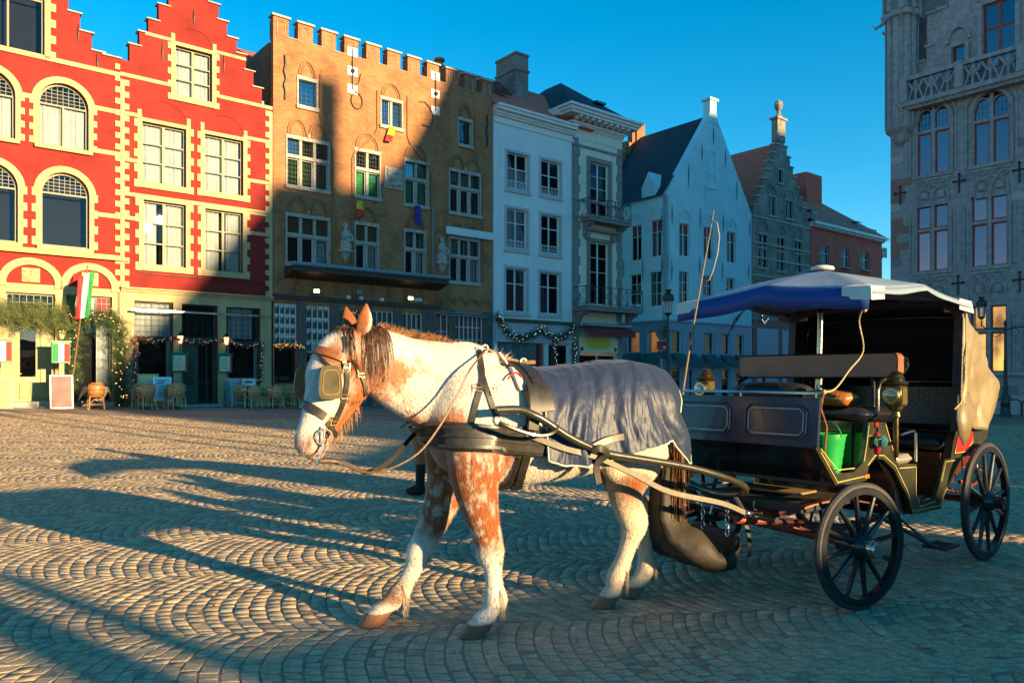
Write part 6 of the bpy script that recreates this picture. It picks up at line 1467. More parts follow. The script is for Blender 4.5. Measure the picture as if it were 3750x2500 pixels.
def blanket():
    o = horse_thing('horse_blanket', 'wrinkled navy blue nylon rug with pale piping over the horse back', 'blanket')
    rows = []; NU = 84
    def hem(x): return float(np.interp(x, [-1.1,-.95,-.82,-.6,-.35,-.05,.06], [.97,.95,1.10,1.07,1.0,.985,1.02]))
    def row(org, psi, xh):
        pts = []
        for i in range(NU+1):
            u = -1+2*i/NU; au = abs(u); s = math.copysign(1, u)
            phi = min(au/.62, 1)*R(88); d = Vector((-math.sin(psi), s*math.sin(phi)*math.cos(psi), math.cos(phi)*math.cos(psi))).normalized()
            h = HB.ray_cast(org, d); p = (h[0] if h[0] else org+d*.33)+d*.014
            if au > .62:
                t = (au-.62)/.38; zb = hem(xh if psi == 0 else p.x); z = p.z+(zb-p.z)*t; p = Vector((p.x-.03*t*math.sin(psi), p.y+s*.035*t*math.cos(psi), z))
            pts.append(p)
        return pts
    xs_ = np.linspace(.055, -.70, 66)
    for x in xs_: rows.append(row(Vector((x, 0, 1.24)), 0, x))
    for psi in np.linspace(R(2), R(62), 26): rows.append(row(Vector((-.70, 0, 1.24)), psi, -.70))
    V = np.array([[tuple(p) for p in r] for r in rows]); nr = len(V)
    # folds: ridges running down the cloth, deeper towards the hem and behind the saddle
    X = V[..., 0]; s_ = np.sign(V[..., 1])+.0; au = np.abs(np.linspace(-1, 1, NU+1))[None, :]
    flat = V.reshape(-1, 3).copy(); q = flat*np.array([9.0, 2.0, 1.5]); q[:, 0] += .9*np.sin(flat[:, 2]*5+flat[:, 0]*3)
    f = fbm(q, 1.0, 21, 4).reshape(nr, -1)-.5; q2 = flat*np.array([26, 5, 5]); q2[:, 0] += 2*np.sin(flat[:, 2]*7); f2 = fbm(q2, 1.0, 33, 3).reshape(nr, -1)-.5
    amp = .035+.11*smst(.15, .9, au)*np.ones_like(X)+.05*smst(-.35, .05, X)
    cen = np.stack([np.clip(X, -.70, .1), 0*X, 1.2+0*X], -1); nd = V-cen; nd[..., 2] *= .6; nd /= np.linalg.norm(nd, axis=-1, keepdims=True)
    disp = np.maximum(amp*f*1.15+.008*f2, -.010)+.012; disp = np.where(au < .12, disp*.5, disp); V = V+nd*disp[..., None]
    n = NU+1; fs = [(i*n+j, i*n+j+1, (i+1)*n+j+1, (i+1)*n+j) for i in range(nr-1) for j in range(NU)]
    mb = MB(); mb.add(V.reshape(-1, 3), fs); c = mb.build('rug', fabric('navy_nylon', (.017,.028,.066), .5, .06), o); shade(c.data, 180)
    sd = c.modifiers.new('thick', 'SOLIDIFY'); sd.thickness = .006
    e = MB(); edge = [V[i, 0] for i in range(nr)]; e2 = [V[i, NU] for i in range(nr)]; bk = [V[nr-1, j] for j in range(NU+1)]; fr = [V[0, j] for j in range(NU+1)]
    for k, ed in enumerate((edge, e2, bk, fr)): MB().tube(ed, .0065, 6).build('piping', mat('pale_green_piping', (.42,.46,.36), .7, bump=0), o, smooth=True)
blanket()
# ------------------------------------------------------------------ the carriage
CO = np.array([2.575, 6.09]); CF = np.array([-.775, -.632]); CF = CF/np.hypot(*CF)
CMAT = Matrix.Translation((CO[0], CO[1], 0)) @ Matrix.Rotation(math.atan2(CF[1], CF[0]), 4, 'Z'); CINV = CMAT.inverted(); CI3 = CINV.to_3x3()
M_body = mat('black_carriage_paint', (.010,.009,.008), .20, coat=.7, var=.3, bump=.04); M_body_side = mat('olive_black_side_paint', (.030,.028,.014), .30, coat=.3, var=.3, scale=8, bump=.06); M_dash = mat('slate_blue_dash_paint', (.010,.018,.038), .3, coat=.25, var=.2, scale=3, bump=.05)
M_line = mat('gold_coach_line', (.55,.42,.12), .4, bump=0); M_line_w = mat('white_coach_line', (.6,.6,.55), .4, bump=0); M_undercar = mat('red_undercarriage_paint', (.20,.030,.018), .45, var=.35, scale=10, bump=.15)
M_tyre = mat('black_rubber_tyre', (.025,.025,.027), .6, var=.3, scale=15, bump=.2); M_spoke = mat('black_spoke_paint', (.014,.014,.017), .28, coat=.3, bump=.05); M_seat = mat('brown_leather_seat', (.30,.085,.035), .38, var=.2, scale=5, bump=.15, spec=.6); M_hood_in = mat('black_hood_lining', (.006,.0055,.006), .7, bump=.1); M_hood_out = mat('tan_oilcloth_hood', (.19,.145,.075), .5, var=.25, scale=6, bump=.35, bscale=14); M_seat_blk = mat('black_leather_seat', (.012,.011,.011), .3, bump=.15, spec=.7)
M_green_panel = mat('green_seat_box', (.006,.05,.012), .3, coat=.3, var=.3); M_green_bucket = mat('green_plastic_bucket', (.01,.30,.06), .35, bump=.02); M_grey_bucket = mat('grey_metal_bucket', (.20,.20,.19), .4, metal=.5)
M_shaft = mat('dark_olive_shaft_enamel', (.032,.030,.018), .3, coat=.3, bump=.04); M_lens = glassmat('lamp_lens', (.85,.75,.5), .25, (.2,.15,.06)); M_lens_g = glassmat('green_lens', (.3,.7,.65), .3, (.05,.2,.2)); M_redlens = mat('red_reflector', (.42,.015,.012), .15, bump=0, coat=.5)
car = link('carriage', None); car.matrix_world = CMAT; car.empty_display_size = .3
tag(car, 'black open carriage with folding hood, brown bench and red undercarriage', 'carriage')
def prect(c, w, r, n=4):
    """rounded rectangle outline, centre c, half sizes w"""
    out = []
    for sx, sy, a0 in ((1,1,0),(-1,1,90),(-1,-1,180),(1,-1,270)):
        for k in range(n+1): a = R(a0+90*k/n); out.append((c[0]+sx*(w[0]-r)+r*math.cos(a), c[1]+sy*(w[1]-r)+r*math.sin(a)))
    return out
def wheel(x, y, r, ns, ang, sgn, vis=True):
    w = link('wheel', None, car); w.location = (x, y, GZ); w.rotation_euler = (0, 0, ang)
    n = 56
    def ringmesh(r0, r1, hw, name, m, bev=.008):
        prof = [(r0,-hw),(r0,hw),(r1-bev,hw),(r1,hw-bev),(r1,-hw+bev),(r1-bev,-hw)]; mb = MB(); vs = []
        for k in range(n):
            a = 2*math.pi*k/n
            for rr, yy in prof: vs.append((rr*math.cos(a), yy, r+rr*math.sin(a)))
        p = len(prof); fs = [(k*p+i, k*p+(i+1) % p, ((k+1) % n)*p+(i+1) % p, ((k+1) % n)*p+i) for k in range(n) for i in range(p)]
        mb.add(vs, fs); o = mb.build(name, m, w, smooth=True, fix=True); return o
    ringmesh(r-.075, r-.03, .022, 'rim', M_spoke); ringmesh(r-.031, r, .021, 'tyre', M_tyre, .012)
    MB().lathe([(.03,-.16),(.06,-.15),(.075,-.05),(.085,-.03),(.085,.03),(.07,.05),(.062,.07),(.05,.075),(.05,.13),(.035,.135)] if sgn > 0 else [(.035,-.135),(.05,-.13),(.05,-.075),(.062,-.07),(.085,-.03),(.085,.03),(.075,.05),(.06,.15),(.03,.16)], (0,0,r), 20, 'y').build('hub', M_spoke, w, smooth=True)
    MB().lathe([(.052,.07),(.054,.08),(.054,.10),(.050,.105),(.054,.11),(.054,.13),(.05,.137),(.03,.14),(.002,.14)], (0,0,r), 20, 'y').build('hub_cap', M_steel, w, smooth=True) if (sgn > 0 and ang != 0) else None
    sp = MB(); sp.tube([(.07,0,0),(.12,.0,0),(r*.55,0,0),(r-.07,0,0)], [.017,.020,.016,.014], 8); me = sp.mesh('spoke'); me.materials.append(M_spoke if sgn > 0 or True else M_undercar); shade(me)
    for k in range(ns):
        o = link('spoke', me, w); o.location = (0, 0, r); o.rotation_euler = (0, 2*math.pi*k/ns+.13, 0)
    return w
FT = R(-12); PIV = (.895, .016)
def axl(dx, dy): return (PIV[0]+dx*math.cos(FT)-dy*math.sin(FT), PIV[1]+dx*math.sin(FT)+dy*math.cos(FT))
RF, RR = .405, .475
wheel(*axl(0,.72), RF, 12, FT, 1); wheel(*axl(0,-.72), RF, 12, FT, -1); wheel(-1.045, .72, RR, 12, 0, 1); wheel(-1.045, -.72, RR, 12, 0, -1)
def under():
    a, b = axl(0,-.68), axl(0,.68); z = RF+GZ
    MB().tube([(a[0],a[1],z),(b[0],b[1],z)], .028, 8).build('front_axle', M_undercar, car); MB().tube([(-1.045,-.68,RR+GZ),(-1.045,.68,RR+GZ)], .028, 8).build('rear_axle', M_undercar, car)
    for s in (-1, 1):
        MB().tube([(.9,s*.12,.45),(.4,s*.3,.40),(-.4,s*.3,.42),(-1.04,s*.25,.47)], .024, 8).build('perch', M_undercar, car, smooth=True)
        for (cx, cy, cz, tn) in ((-1.045, s*.52, RR+.1, 0), (*axl(0, s*.5), RF+.1, FT)):
            mb = MB()
            for lay in range(3):
                L_ = .42-.1*lay; pts = [(cx+L_*t*math.cos(tn), cy+L_*t*math.sin(tn), cz+.06*t*t-.02-.012*lay) for t in np.linspace(-1, 1, 9)]; mb.ribbon(pts, [(0,0,1)]*9, .05, .009)
            pts = [(cx+.42*t*math.cos(tn), cy+.42*t*math.sin(tn), cz+.17-.06*t*t) for t in np.linspace(-1, 1, 9)]; mb.ribbon(pts, [(0,0,1)]*9, .05, .010)
            mb.build('leaf_spring', M_undercar, car, fix=True)
        MB().tube([(-1.1,s*.5,.62),(-1.28,s*.5,.60),(-1.45,s*.5,.72),(-1.42,s*.5,.86)], .018, 8).build('c_spring', M_undercar_or, car, smooth=True)
        p, q = axl(.05, s*.3), axl(.62, s*.26); MB().tube([(p[0],p[1],.50),(q[0],q[1],.56)], .022, 8).build('futchell', M_undercar, car)
    mb = MB(); mb.tube([(PIV[0]+.30*math.cos(t), PIV[1]+.30*math.sin(t), .60) for t in np.linspace(0, 2*math.pi, 28, endpoint=False)], .018, 6, closed=True); mb.build('turntable', M_iron, car, smooth=True)
    p, q = axl(.55,-.55), axl(.55,.55); MB().tube([(p[0],p[1],.60),(q[0],q[1],.60)], [.02,.02], 8).build('splinter_bar', M_shaft, car)
    MB().box(-1.2,-.06,.50,1.0,.06,.58).build('central_beam', M_undercar, car); MB().box(.55,-.4,.60,1.2,.4,.66).build('bed_plate', M_wood_dark, car)
    p, q = axl(.5,-.45), axl(.1,.5); MB().bbox(.78,-.22,.685,1.02,.28,.70,.005).build('old_board', mat('scuffed_board', (.24,.16,.06), .7), car)
M_undercar_or = mat('orange_red_spring_paint', (.40,.08,.02), .4, var=.2)
under()
def body():
    low = [(1.383,1.051),(1.124,.789),(.727,.80),(.694,.893),(.604,.935),(.49,.927),(.324,.843),(.126,.646),(.024,.487),(-.468,.479),(-.54,.581),(-.765,.76),(-.858,.854)]
    up = [(1.355,1.069),(1.124,.875),(.909,.868),(.781,.92),(.74,1.03),(.705,1.191),(.443,1.181),(.37,1.03),(.275,.873),(-.041,.856),(-.041,.63),(-.107,.548),(-.354,.564),(-.45,.68),(-.54,.856)]
    poly = up+list(reversed(low))
    for s in (1, -1):
        y0, y1 = (.575, .605) if s > 0 else (-.605, -.575); mb = MB(); mb.prism(poly, y0, y1, 'y'); o = mb.build('side_panel', M_body_side, car, fix=True)
        off = .6085*s
        for pth in ([(1.33,1.03),(1.12,.82),(.76,.83)], [(1.33,1.05),(1.12,.90),(.90,.895)], [(.77,.93),(.735,1.03),(.70,1.17)], [(.46,1.165),(.30,.90)], [(.716,.90),(.615,.96),(.485,.952),(.31,.865),(.11,.66),(.035,.515),(-.455,.505),(-.52,.59),(-.75,.775),(-.84,.84)], [(.25,.845),(-.02,.835),(-.02,.64),(-.09,.535),(-.36,.548)], [(-.47,.69),(-.55,.835),(-.80,.835)]):
            MB().tube([(x, off, z) for x, z in pth], .0035, 5).build('coach_line', M_line, o)
    # dash: board, raised panels, white lines
    w = .585
    mb = MB(); mb.add([(1.30,-w,1.365),(1.30,w,1.365),(1.335,w,1.05),(1.335,-w,1.05),(1.27,-w,1.365),(1.27,w,1.365),(1.305,w,1.05),(1.305,-w,1.05)], [(0,1,2,3),(7,6,5,4),(0,4,5,1),(3,2,6,7),(0,3,7,4),(1,5,6,2)]); d = mb.build('dashboard', M_dash, car, fix=True)
    for s in (-1, 1):
        c = s*.285; fr = lambda u, v, o: (1.3175+o-(v)*.111, u, 1.2075+v)
        def octo(hw, hh, k): return [(hw-k,hh),(hw,hh-k),(hw,-hh+k),(hw-k,-hh),(-hw+k,-hh),(-hw,-hh+k),(-hw,hh-k),(-hw+k,hh)]
        MB().tube([fr(c+u, v, .004) for u, v in octo(.225,.105,.035)], .006, 6, closed=True).build('panel_moulding', M_dash, d); MB().tube([fr(c+u, v, .004) for u, v in octo(.20,.083,.03)], .003, 5, closed=True).build('coach_line', M_line_w, d)
    MB().tube([(1.285,-w,1.395),(1.285,w,1.395)], .010, 8).build('dash_rail', M_steel, car)
    for y in (-w+.03, 0, w-.03): MB().tube([(1.285,y,1.36),(1.285,y,1.395)], .007, 6).build('rail_post', M_steel, car)
    mb = MB(); mb.add([(1.33,-w,1.05),(1.33,w,1.05),(1.10,w,.79),(1.10,-w,.79),(1.31,-w,1.05),(1.31,w,1.05),(1.08,w,.80),(1.08,-w,.80)], [(0,1,2,3),(7,6,5,4),(0,3,7,4),(1,5,6,2)]); mb.build('toe_board', M_body, car, fix=True)
    MB().box(.70,-.575,.79,1.12,.575,.82).build('floor', M_wood_dark, car); MB().box(-.50,-.575,.49,.06,.575,.52).build('rear_floor', M_wood_dark, car)
    mb = MB(); mb.prism([(.72,.80),(.70,1.19),(.44,1.18),(.28,.86),(.10,.64),(.02,.50),(.0,.50),(.2,.9),(.55,.96),(.68,.92)], -.57, .57, 'y'); mb.build('seat_box', M_body, car, fix=True)
    g = MB().box(.715,-.5,.85,.735,.5,1.17).build('seat_box_front', M_green_panel, car); MB().tube([(.738,y,z) for y, z in ((-.42,.89),(.42,.89),(.42,1.13),(-.42,1.13))], .003, 5, closed=True).build('coach_line', M_line, g)
    MB().bbox(.30,-.60,1.19,.74,.60,1.29,.045).build('driver_cushion', M_seat_blk, car, smooth=True)
    # bench back across, leather with piped edge
    poly = prect((0, 1.58), (.645, .088), .04, 5); mb = MB(); vs = []
    mb.prism(poly, .26, .36, 'x'); o = mb.build('bench_back', M_seat, car, fix=True)
    for xx in (.26, .36): MB().tube([(xx, a, b) for a, b in poly], .006, 5, closed=True).build('piping', M_seat_blk, o)
    for s in (-1, 1):
        MB().tube([(.50,s*.57,1.22),(.50,s*.57,1.40),(.46,s*.57,1.46),(.33,s*.58,1.50),(.12,s*.58,1.53),(.06,s*.58,1.58),(.08,s*.58,1.63),(.2,s*.58,1.63)], .016, 8).build('bench_rail', M_black, car, smooth=True)
        MB().tube([(.30,s*.45,1.28),(.31,s*.45,1.50)], .015, 8).build('bench_stay', M_black, car)
    # rear compartment: facing seat box, rear seat, rear panel
    MB().box(-.04,-.57,.50,.24,.57,.855).build('facing_seat_box', M_body, car); MB().bbox(-.05,-.58,.86,.25,.58,.93,.03).build('facing_seat', mat('grey_seat_pad', (.20,.19,.17), .6), car, smooth=True)
    MB().tube([(.20,.59,1.08),(-.02,.59,1.10),(-.06,.59,1.08),(-.06,.59,.87)], .010, 8).build('door_rail', M_steel, car, smooth=True)
    mb = MB(); mb.prism([(-.54,.56),(-.54,.90),(-1.25,.95),(-1.32,.90),(-.86,.70)], -.57, .57, 'y'); mb.build('rear_seat_box', M_wood_red, car, fix=True); MB().bbox(-1.25,-.58,.92,-.52,.58,1.02,.035).build('rear_cushion', M_seat_blk, car, smooth=True)
    mb = MB(); mb.prism([(-.56,.86),(-.86,.86),(-1.30,.98),(-1.40,1.25),(-.80,1.25),(-.62,1.02)], .58, .64, 'y'); mb.build('quarter_panel', M_body_side, car, fix=True)
    mb = MB(); mb.prism([(-.56,.86),(-.86,.86),(-1.30,.98),(-1.40,1.25),(-.80,1.25),(-.62,1.02)], -.64, -.58, 'y'); mb.build('quarter_panel', M_body_side, car, fix=True)
    MB().prism([(-.62,.90),(-.84,.90),(-.98,.97),(-.98,1.10),(-.72,1.10)], .641, .645, 'y').build('red_inset', M_flag_red2, car, fix=True); MB().tube([(x,.646,z) for x, z in ((-.62,.90),(-.84,.90),(-.98,.97),(-.98,1.10),(-.72,1.10))], .004, 5, closed=True).build('coach_line', M_line, car)
    MB().bbox(-1.40,-.62,.95,-1.33,.62,1.5,.02).build('rear_panel', M_body, car)
    MB().bbox(-1.33,-.60,1.02,-1.22,.60,1.45,.04).build('rear_backrest', M_seat_blk, car, smooth=True)
M_wood_red = mat('varnished_red_wood', (.10,.022,.010), .25, coat=.5, bump=.05); M_flag_red2 = mat('red_quarter_paint', (.40,.02,.02), .3, coat=.4, bump=.03)
body()
def hood():
    hw = .70
    def bow(x, zt, zb, w, xb): 
        pts = [(xb, -w, zb)]+[(x+(xb-x)*(1-t), -w, zb+(zt-.12-zb)*t) for t in (.33,.66,1)]
        for k in range(1, 6): a = R(180-90*k/5); pts.append((x, -w+.12+.12*math.cos(a), zt-.12+.12*math.sin(a)))
        for t in np.linspace(-w+.12, w-.12, 9)[1:-1]: pts.append((x, t, zt+.02*(1-(t/w)**2)))
        right = [(p[0], -p[1], p[2]) for p in reversed(pts[:9])]; return pts+right
    bows = [bow(-.56,2.065,1.08,hw,-.50), bow(-.66,2.06,1.08,hw+.01,-.56), bow(-.82,1.99,1.10,hw-.01,-.66), bow(-.95,1.90,1.10,hw+.02,-.76), bow(-1.10,1.74,1.08,hw-.02,-.88), bow(-1.28,1.54,1.07,hw+.03,-1.02), bow(-1.42,1.34,1.06,hw-.03,-1.18)]
    B0 = np.array(bows); rowsN = 31; cols = 81
    def resample(P, m):
        L_ = np.concatenate([[0], np.cumsum(np.linalg.norm(np.diff(P, axis=0), axis=1))]); t = np.linspace(0, L_[-1], m); return np.stack([np.interp(t, L_, P[:, k]) for k in range(3)], 1)
    R0 = np.array([resample(p, cols) for p in B0]); ti = np.linspace(0, len(B0)-1, rowsN); V = np.stack([[np.interp(ti, np.arange(len(B0)), R0[:, j, k]) for k in range(3)] for j in range(cols)], 0).transpose(2, 0, 1)
    n = cols; flat = V.reshape(-1, 3); f = (fbm(flat*np.array([9,1,2.2])+np.outer(flat[:,2],[2.5,0,0]), 1, 40, 3)-.5).reshape(rowsN, n); side = smst(.55, .68, np.abs(V[..., 1])); ed = smst(0, 3, np.arange(rowsN))[:, None]
    V[..., 1] += np.sign(V[..., 1])*side*ed*(f*.07+.012*np.sin(np.linspace(0, 11, rowsN))[:, None]); V[..., 2] += (1-side)*ed*(.02*np.sin(np.linspace(0, 19, rowsN))[:, None]); bows = [bows[0]]+[None]*(rowsN-1)
    fs = [(i*n+j, i*n+j+1, (i+1)*n+j+1, (i+1)*n+j) for i in range(len(bows)-1) for j in range(n-1)]
    mb = MB(); mb.add(V.reshape(-1, 3), fs); o = mb.build('hood', [M_hood_out, M_hood_in], car, smooth=True, fix=False)
    
    sd = o.modifiers.new('t', 'SOLIDIFY'); sd.thickness = .012; sd.offset = 0; sd.material_offset = 1; sd.material_offset_rim = 0; HOOD.append(o)
    bk = V[-1]; mb = MB(); mb.add([tuple(p) for p in bk], [tuple(range(n))]); mb.build('hood_back', M_hood_in, car)
    pts = bows[0]; MB().ribbon(pts, [(1,0,0)]*len(pts), .075, .012).build('hood_edging', M_crack, car, fix=True)
    mb = MB()
    
    for i in (8, 14, 20): MB().tube([(p[0], p[1]*.965, p[2]-.025) for p in V[i][6:-6]], .012, 6).build('hood_bow', M_black, car, smooth=True)
    # drooping corner of the cover, handle lever, cords
    MB().tube([(-.95,.62,1.235),(-1.27,.62,1.215),(-1.36,.62,1.21)], [.030,.034,.034], 10).build('hood_lever', M_black, car, smooth=True); MB().lathe([(.045,-1.365),(.05,-1.36),(.05,-1.355),(.012,-1.36),(.012,-1.42),(.026,-1.43),(.026,-1.46),(.01,-1.48)][::-1], (0,.62,1.21), 12, 'x').build('lever_knob', M_brass, car, smooth=True)
    MB().tube([(-.62,.725,2.02),(-.60,.735,1.75),(-.56,.74,1.45),(-.50,.735,1.30),(-.42,.72,1.25)], .006, 6).build('hood_cord', M_rope, car, smooth=True)
    mb = MB(); vs = [(-.50,.715,1.36),(-.44,.73,1.18),(-.46,.74,1.05),(-.56,.735,.97),(-.66,.74,1.04),(-.72,.755,1.22),(-.64,.74,1.38),(-.56,.765,1.15)]; mb.add(vs, [(0,1,7),(1,2,7),(2,3,7),(3,4,7),(4,5,7),(5,6,7),(6,0,7)]); mb.build('hood_flap', M_hood_out, car, smooth=True, fix=True).modifiers.new('t','SOLIDIFY').thickness = .008
M_rope = mat('pale_rope', (.46,.34,.17), .8, bump=.4, bscale=90); M_crack = mat('cracked_edging', (.030,.020,.018), .5, var=.9, scale=18, bump=.6, bscale=30); HOOD = []
hood()
def lamp(x, y, z, parent, lit_=False):
    L_ = link('carriage_lamp', None, parent); L_.location = (x, y, z)
    mb = MB(); mb.bbox(-.055,-.055,-.075,.055,.055,.075,.012); mb.lathe([(.075,.075),(.08,.085),(.05,.11),(.055,.12),(.04,.14),(.045,.15),(.02,.165),(.002,.168)], (0,0,0), 14); mb.lathe([(.012,-.42),(.016,-.41),(.018,-.15),(.03,-.14),(.024,-.11),(.045,-.085),(.045,-.07)], (0,0,0), 12); mb.build('lamp_case', M_brass_d, L_, smooth=True)
    MB().lathe([(.058,.05),(.060,.075),(.052,.085)], (0,0,0), 18, 'x').build('lens_rim', M_brass, L_, smooth=True); MB().lathe([(.052,.07),(.05,.080),(.03,.09),(.001,.094)], (0,0,0), 18, 'x').build('lens', M_lens, L_, smooth=True)
    MB().box(-.035,.054,-.055,.035,.060,.055).build('side_glass', M_lens, L_); MB().sphere((.0,0,-.43), .012, 6).build('finial', M_brass, L_)
    return L_
M_brass_d = mat('dark_brass_lamp', (.16,.12,.05), .3, metal=.9, var=.3)
lamp(.55, .72, 1.37, car); lamp(.76, -.68, 1.40, car)
def bits():
    MB().tube([(.55,.72,1.05),(.58,.66,1.04),(.60,.60,1.02)], .012, 6).build('lamp_bracket', M_black, car)
    MB().lathe([(.028,0),(.040,.02),(.040,.06),(.03,.075),(.001,.08)], (.60,.66,1.06), 14, 'x').build('side_light', M_lens_g, car, smooth=True)
    MB().sphere((.60,.615,1.045), .05, 10, sq=(.55,.6,1.5)).build('oval_reflector', M_redlens, car, smooth=True); MB().box(.70,.606,.815,.76,.612,.84).build('amber_reflector', mat('amber_reflector', (.6,.15,.01), .3, bump=0), car)
    MB().sphere((.60,.612,1.17), .02, 8, sq=(1.2,.6,1)).build('small_reflector', M_redlens, car)
    # folding step
    MB().tube([(.60,.60,.55),(.44,.80,.42),(.36,.86,.355),(.28,.87,.335)], .014, 8).build('step_stem', M_iron, car, smooth=True); MB().tube([(.30,.60,.52),(.34,.85,.36)], .009, 8).build('step_stay', M_iron, car)
    st = MB(); st.box(.10,.80,.325,.34,.82,.345); st.box(.10,.93,.325,.34,.95,.345)
    for i in range(9): st.box(.105+i*.027,.82,.328,.117+i*.027,.93,.342)
    for i in range(3): st.box(.10,.84+i*.035,.326,.34,.852+i*.035,.340)
    st.build('step_plate', M_iron, car)
    MB().tube([(.60,-.60,.55),(.44,-.80,.42),(.30,-.87,.335),(.1,-.87,.335)], .016, 8).build('step_stem', M_iron, car, smooth=True)
    # shafts of dark tube: tips by the horse shoulder, bend behind the rump, cross piece
    C = lambda p: CINV @ (HMAT @ Vector(p))
    near = [(.385,.40,1.315),(.25,.41,1.315),(.17,.425,1.285),(.10,.43,1.25),(-.042,.435,1.161),(-.17,.435,1.10),(-.302,.43,1.051),(-.55,.425,1.005),(-.83,.42,.954),(-1.05,.42,.90),(-1.269,.41,.831),(-1.39,.37,.775),(-1.44,.28,.72),(-1.46,.12,.69),(-1.46,0,.685)]
    full = near+[(x, -y, z) for x, y, z in reversed(near[:-1])]; q = [C(p) for p in densify(full, 4)]
    MB().tube(q, .023, 12).build('shafts', M_shaft, car, smooth=True)
    lp = [C(p) for p in densify([(.40,.44,1.255),(.36,.46,1.235),(.24,.47,1.19),(.14,.47,1.17),(.06,.46,1.185),(.02,.44,1.22)], 4)]; MB().tube(lp, .012, 8).build('shaft_stop', M_shaft, car, smooth=True); MB().sphere(C((.40,.44,1.257)), .022, 8, sq=(1,1,1)).build('stop_knob', M_frame_white, car, smooth=True)
    a, b = axl(.52,.25), axl(.52,-.25)
    for s, e in ((1, a), (-1, b)): MB().tube([C((-1.40, s*.25, .70)), (e[0], e[1], .58)], .02, 8).build('shaft_iron', M_iron, car)
    sw = [C((-1.48,.42,.60)), C((-1.50,0,.62)), C((-1.48,-.42,.60))]; MB().tube(sw, [.020,.03,.020], 8).build('swingletree', M_shaft, car, smooth=True)
    MB().tube([C((-1.15,.33,.69)), C((-1.3,.40,.64)), C((-1.48,.42,.60))], .013, 6).build('trace_end', M_leather, car); MB().sphere(C((-1.36,.42,.62)), .025, 8).build('trace_clip', M_steel, car, smooth=True)
    for y in (.3, .05, -.2):
        k = MB(); p0 = C((-1.30, y, .66))
        for i in range(5): cc = p0+Vector((0,0,-.045*i)); k.tube([cc+Vector((.014*math.cos(t) if i % 2 else 0, 0 if i % 2 else .014*math.cos(t), .027*math.sin(t))) for t in np.linspace(0, 2*math.pi, 10, endpoint=False)], .0045, 5, closed=True)
        k.build('chain', M_steel, car, smooth=True)
bits()
# ------------------------------------------------------------------ things lying in or fixed to the carriage
def carthing(name, label, cat):
    o = link(name, None); o.matrix_world = CMAT; o.empty_display_size = .1; return tag(o, label, cat)
def extras():
    b = carthing('plastic_bucket', 'ribbed bright green plastic bucket on the carriage footboard', 'bucket'); mb = MB(); pr = [(.085,.825),(.088,.83)]+[(.09+.035*k/10+(.003 if k % 2 else 0), .84+.26*k/10) for k in range(11)]+[(.132,1.10),(.132,1.115),(.118,1.11),(.085,.86),(.002,.86)]
    MB().lathe(pr, (.92,.42,0), 24).build('tub', M_green_bucket, b, smooth=True); MB().tube([(.92+.125*math.cos(t)*.3, .42+.128*math.cos(t), 1.10+.10*math.sin(t)) for t in np.linspace(0, math.pi, 12)], .005, 6).build('handle', M_green_bucket, b, smooth=True)
    b = carthing('metal_bucket', 'dented grey bucket standing behind the green one', 'bucket'); MB().lathe([(.10,.825),(.105,.83),(.135,1.20),(.142,1.205),(.142,1.22),(.12,1.215),(.09,.86),(.002,.86)], (.99,.16,0), 24).build('tub', M_grey_bucket, b, smooth=True); MB().tube([(.99, .16+.14*math.cos(t), 1.21+.09*math.sin(t)) for t in np.linspace(0, math.pi, 12)], .005, 6).build('handle', M_steel, b, smooth=True)
    b = carthing('duffel_bag', 'black padded bag lying on the driver bench', 'bag'); mb = MB(); loft(mb, smooth_rings([((.62,-.46,1.36),.05,.03),((.62,-.42,1.37),.14,.075),((.62,-.2,1.375),.16,.085),((.62,.02,1.37),.16,.08),((.62,.10,1.365),.13,.065),((.62,.13,1.36),.05,.03)], 4), 18, lat=(1,0,0)); mb.build('bag', mat('black_nylon', (.016,.014,.016), .55, bump=.5, bscale=20), b, smooth=True); MB().tube([(.76,-.35,1.39),(.74,-.3,1.44),(.74,-.05,1.44),(.76,0,1.39)], .012, 6).build('strap', M_seat_blk, b, smooth=True)
    b = carthing('leather_satchel', 'orange brown leather satchel on the bench beside black bag', 'bag'); mb = MB(); loft(mb, smooth_rings([((.66,.14,1.33),.03,.03),((.66,.17,1.345),.12,.055),((.66,.32,1.35),.14,.06),((.66,.46,1.34),.11,.05),((.66,.49,1.33),.03,.02)], 4), 16, lat=(1,0,0)); mb.build('bag', mat('orange_leather', (.34,.11,.025), .35, var=.4, scale=10, bump=.3), b, smooth=True); MB().tube([(.78,.2,1.36),(.80,.3,1.40),(.78,.42,1.36)], .008, 6).build('handle', M_leather, b, smooth=True)
    w = carthing('driving_whip', 'long thin driving whip standing in the dashboard socket', 'whip')
    MB().tube([(1.27,-.526,1.30),(1.26,-.44,1.78),(1.25,-.36,2.18),(1.25,-.30,2.45),(1.25,-.246,2.695)], [.009,.007,.006,.005,.003], 8).build('stock', mat('whip_stock', (.20,.13,.05), .5), w, smooth=True)
    MB().tube([(1.25,-.262,2.62),(1.25,-.22,2.60),(1.25,-.20,2.50),(1.25,-.215,2.38),(1.25,-.25,2.27),(1.25,-.285,2.20),(1.25,-.30,2.19)], .004, 6).build('lash', M_rope, w, smooth=True); MB().lathe([(.012,1.28),(.022,1.29),(.02,1.40),(.024,1.41)], (1.262,-.526,0), 10).build('socket', M_leather, w)
    MB().ribbon([(1.30,-.52,1.40),(1.34,-.56,1.36),(1.38,-.62,1.28)], [(1,0,.3)]*3, .035, .006).build('tie_strap', M_leather_tan, w, fix=True)
extras()
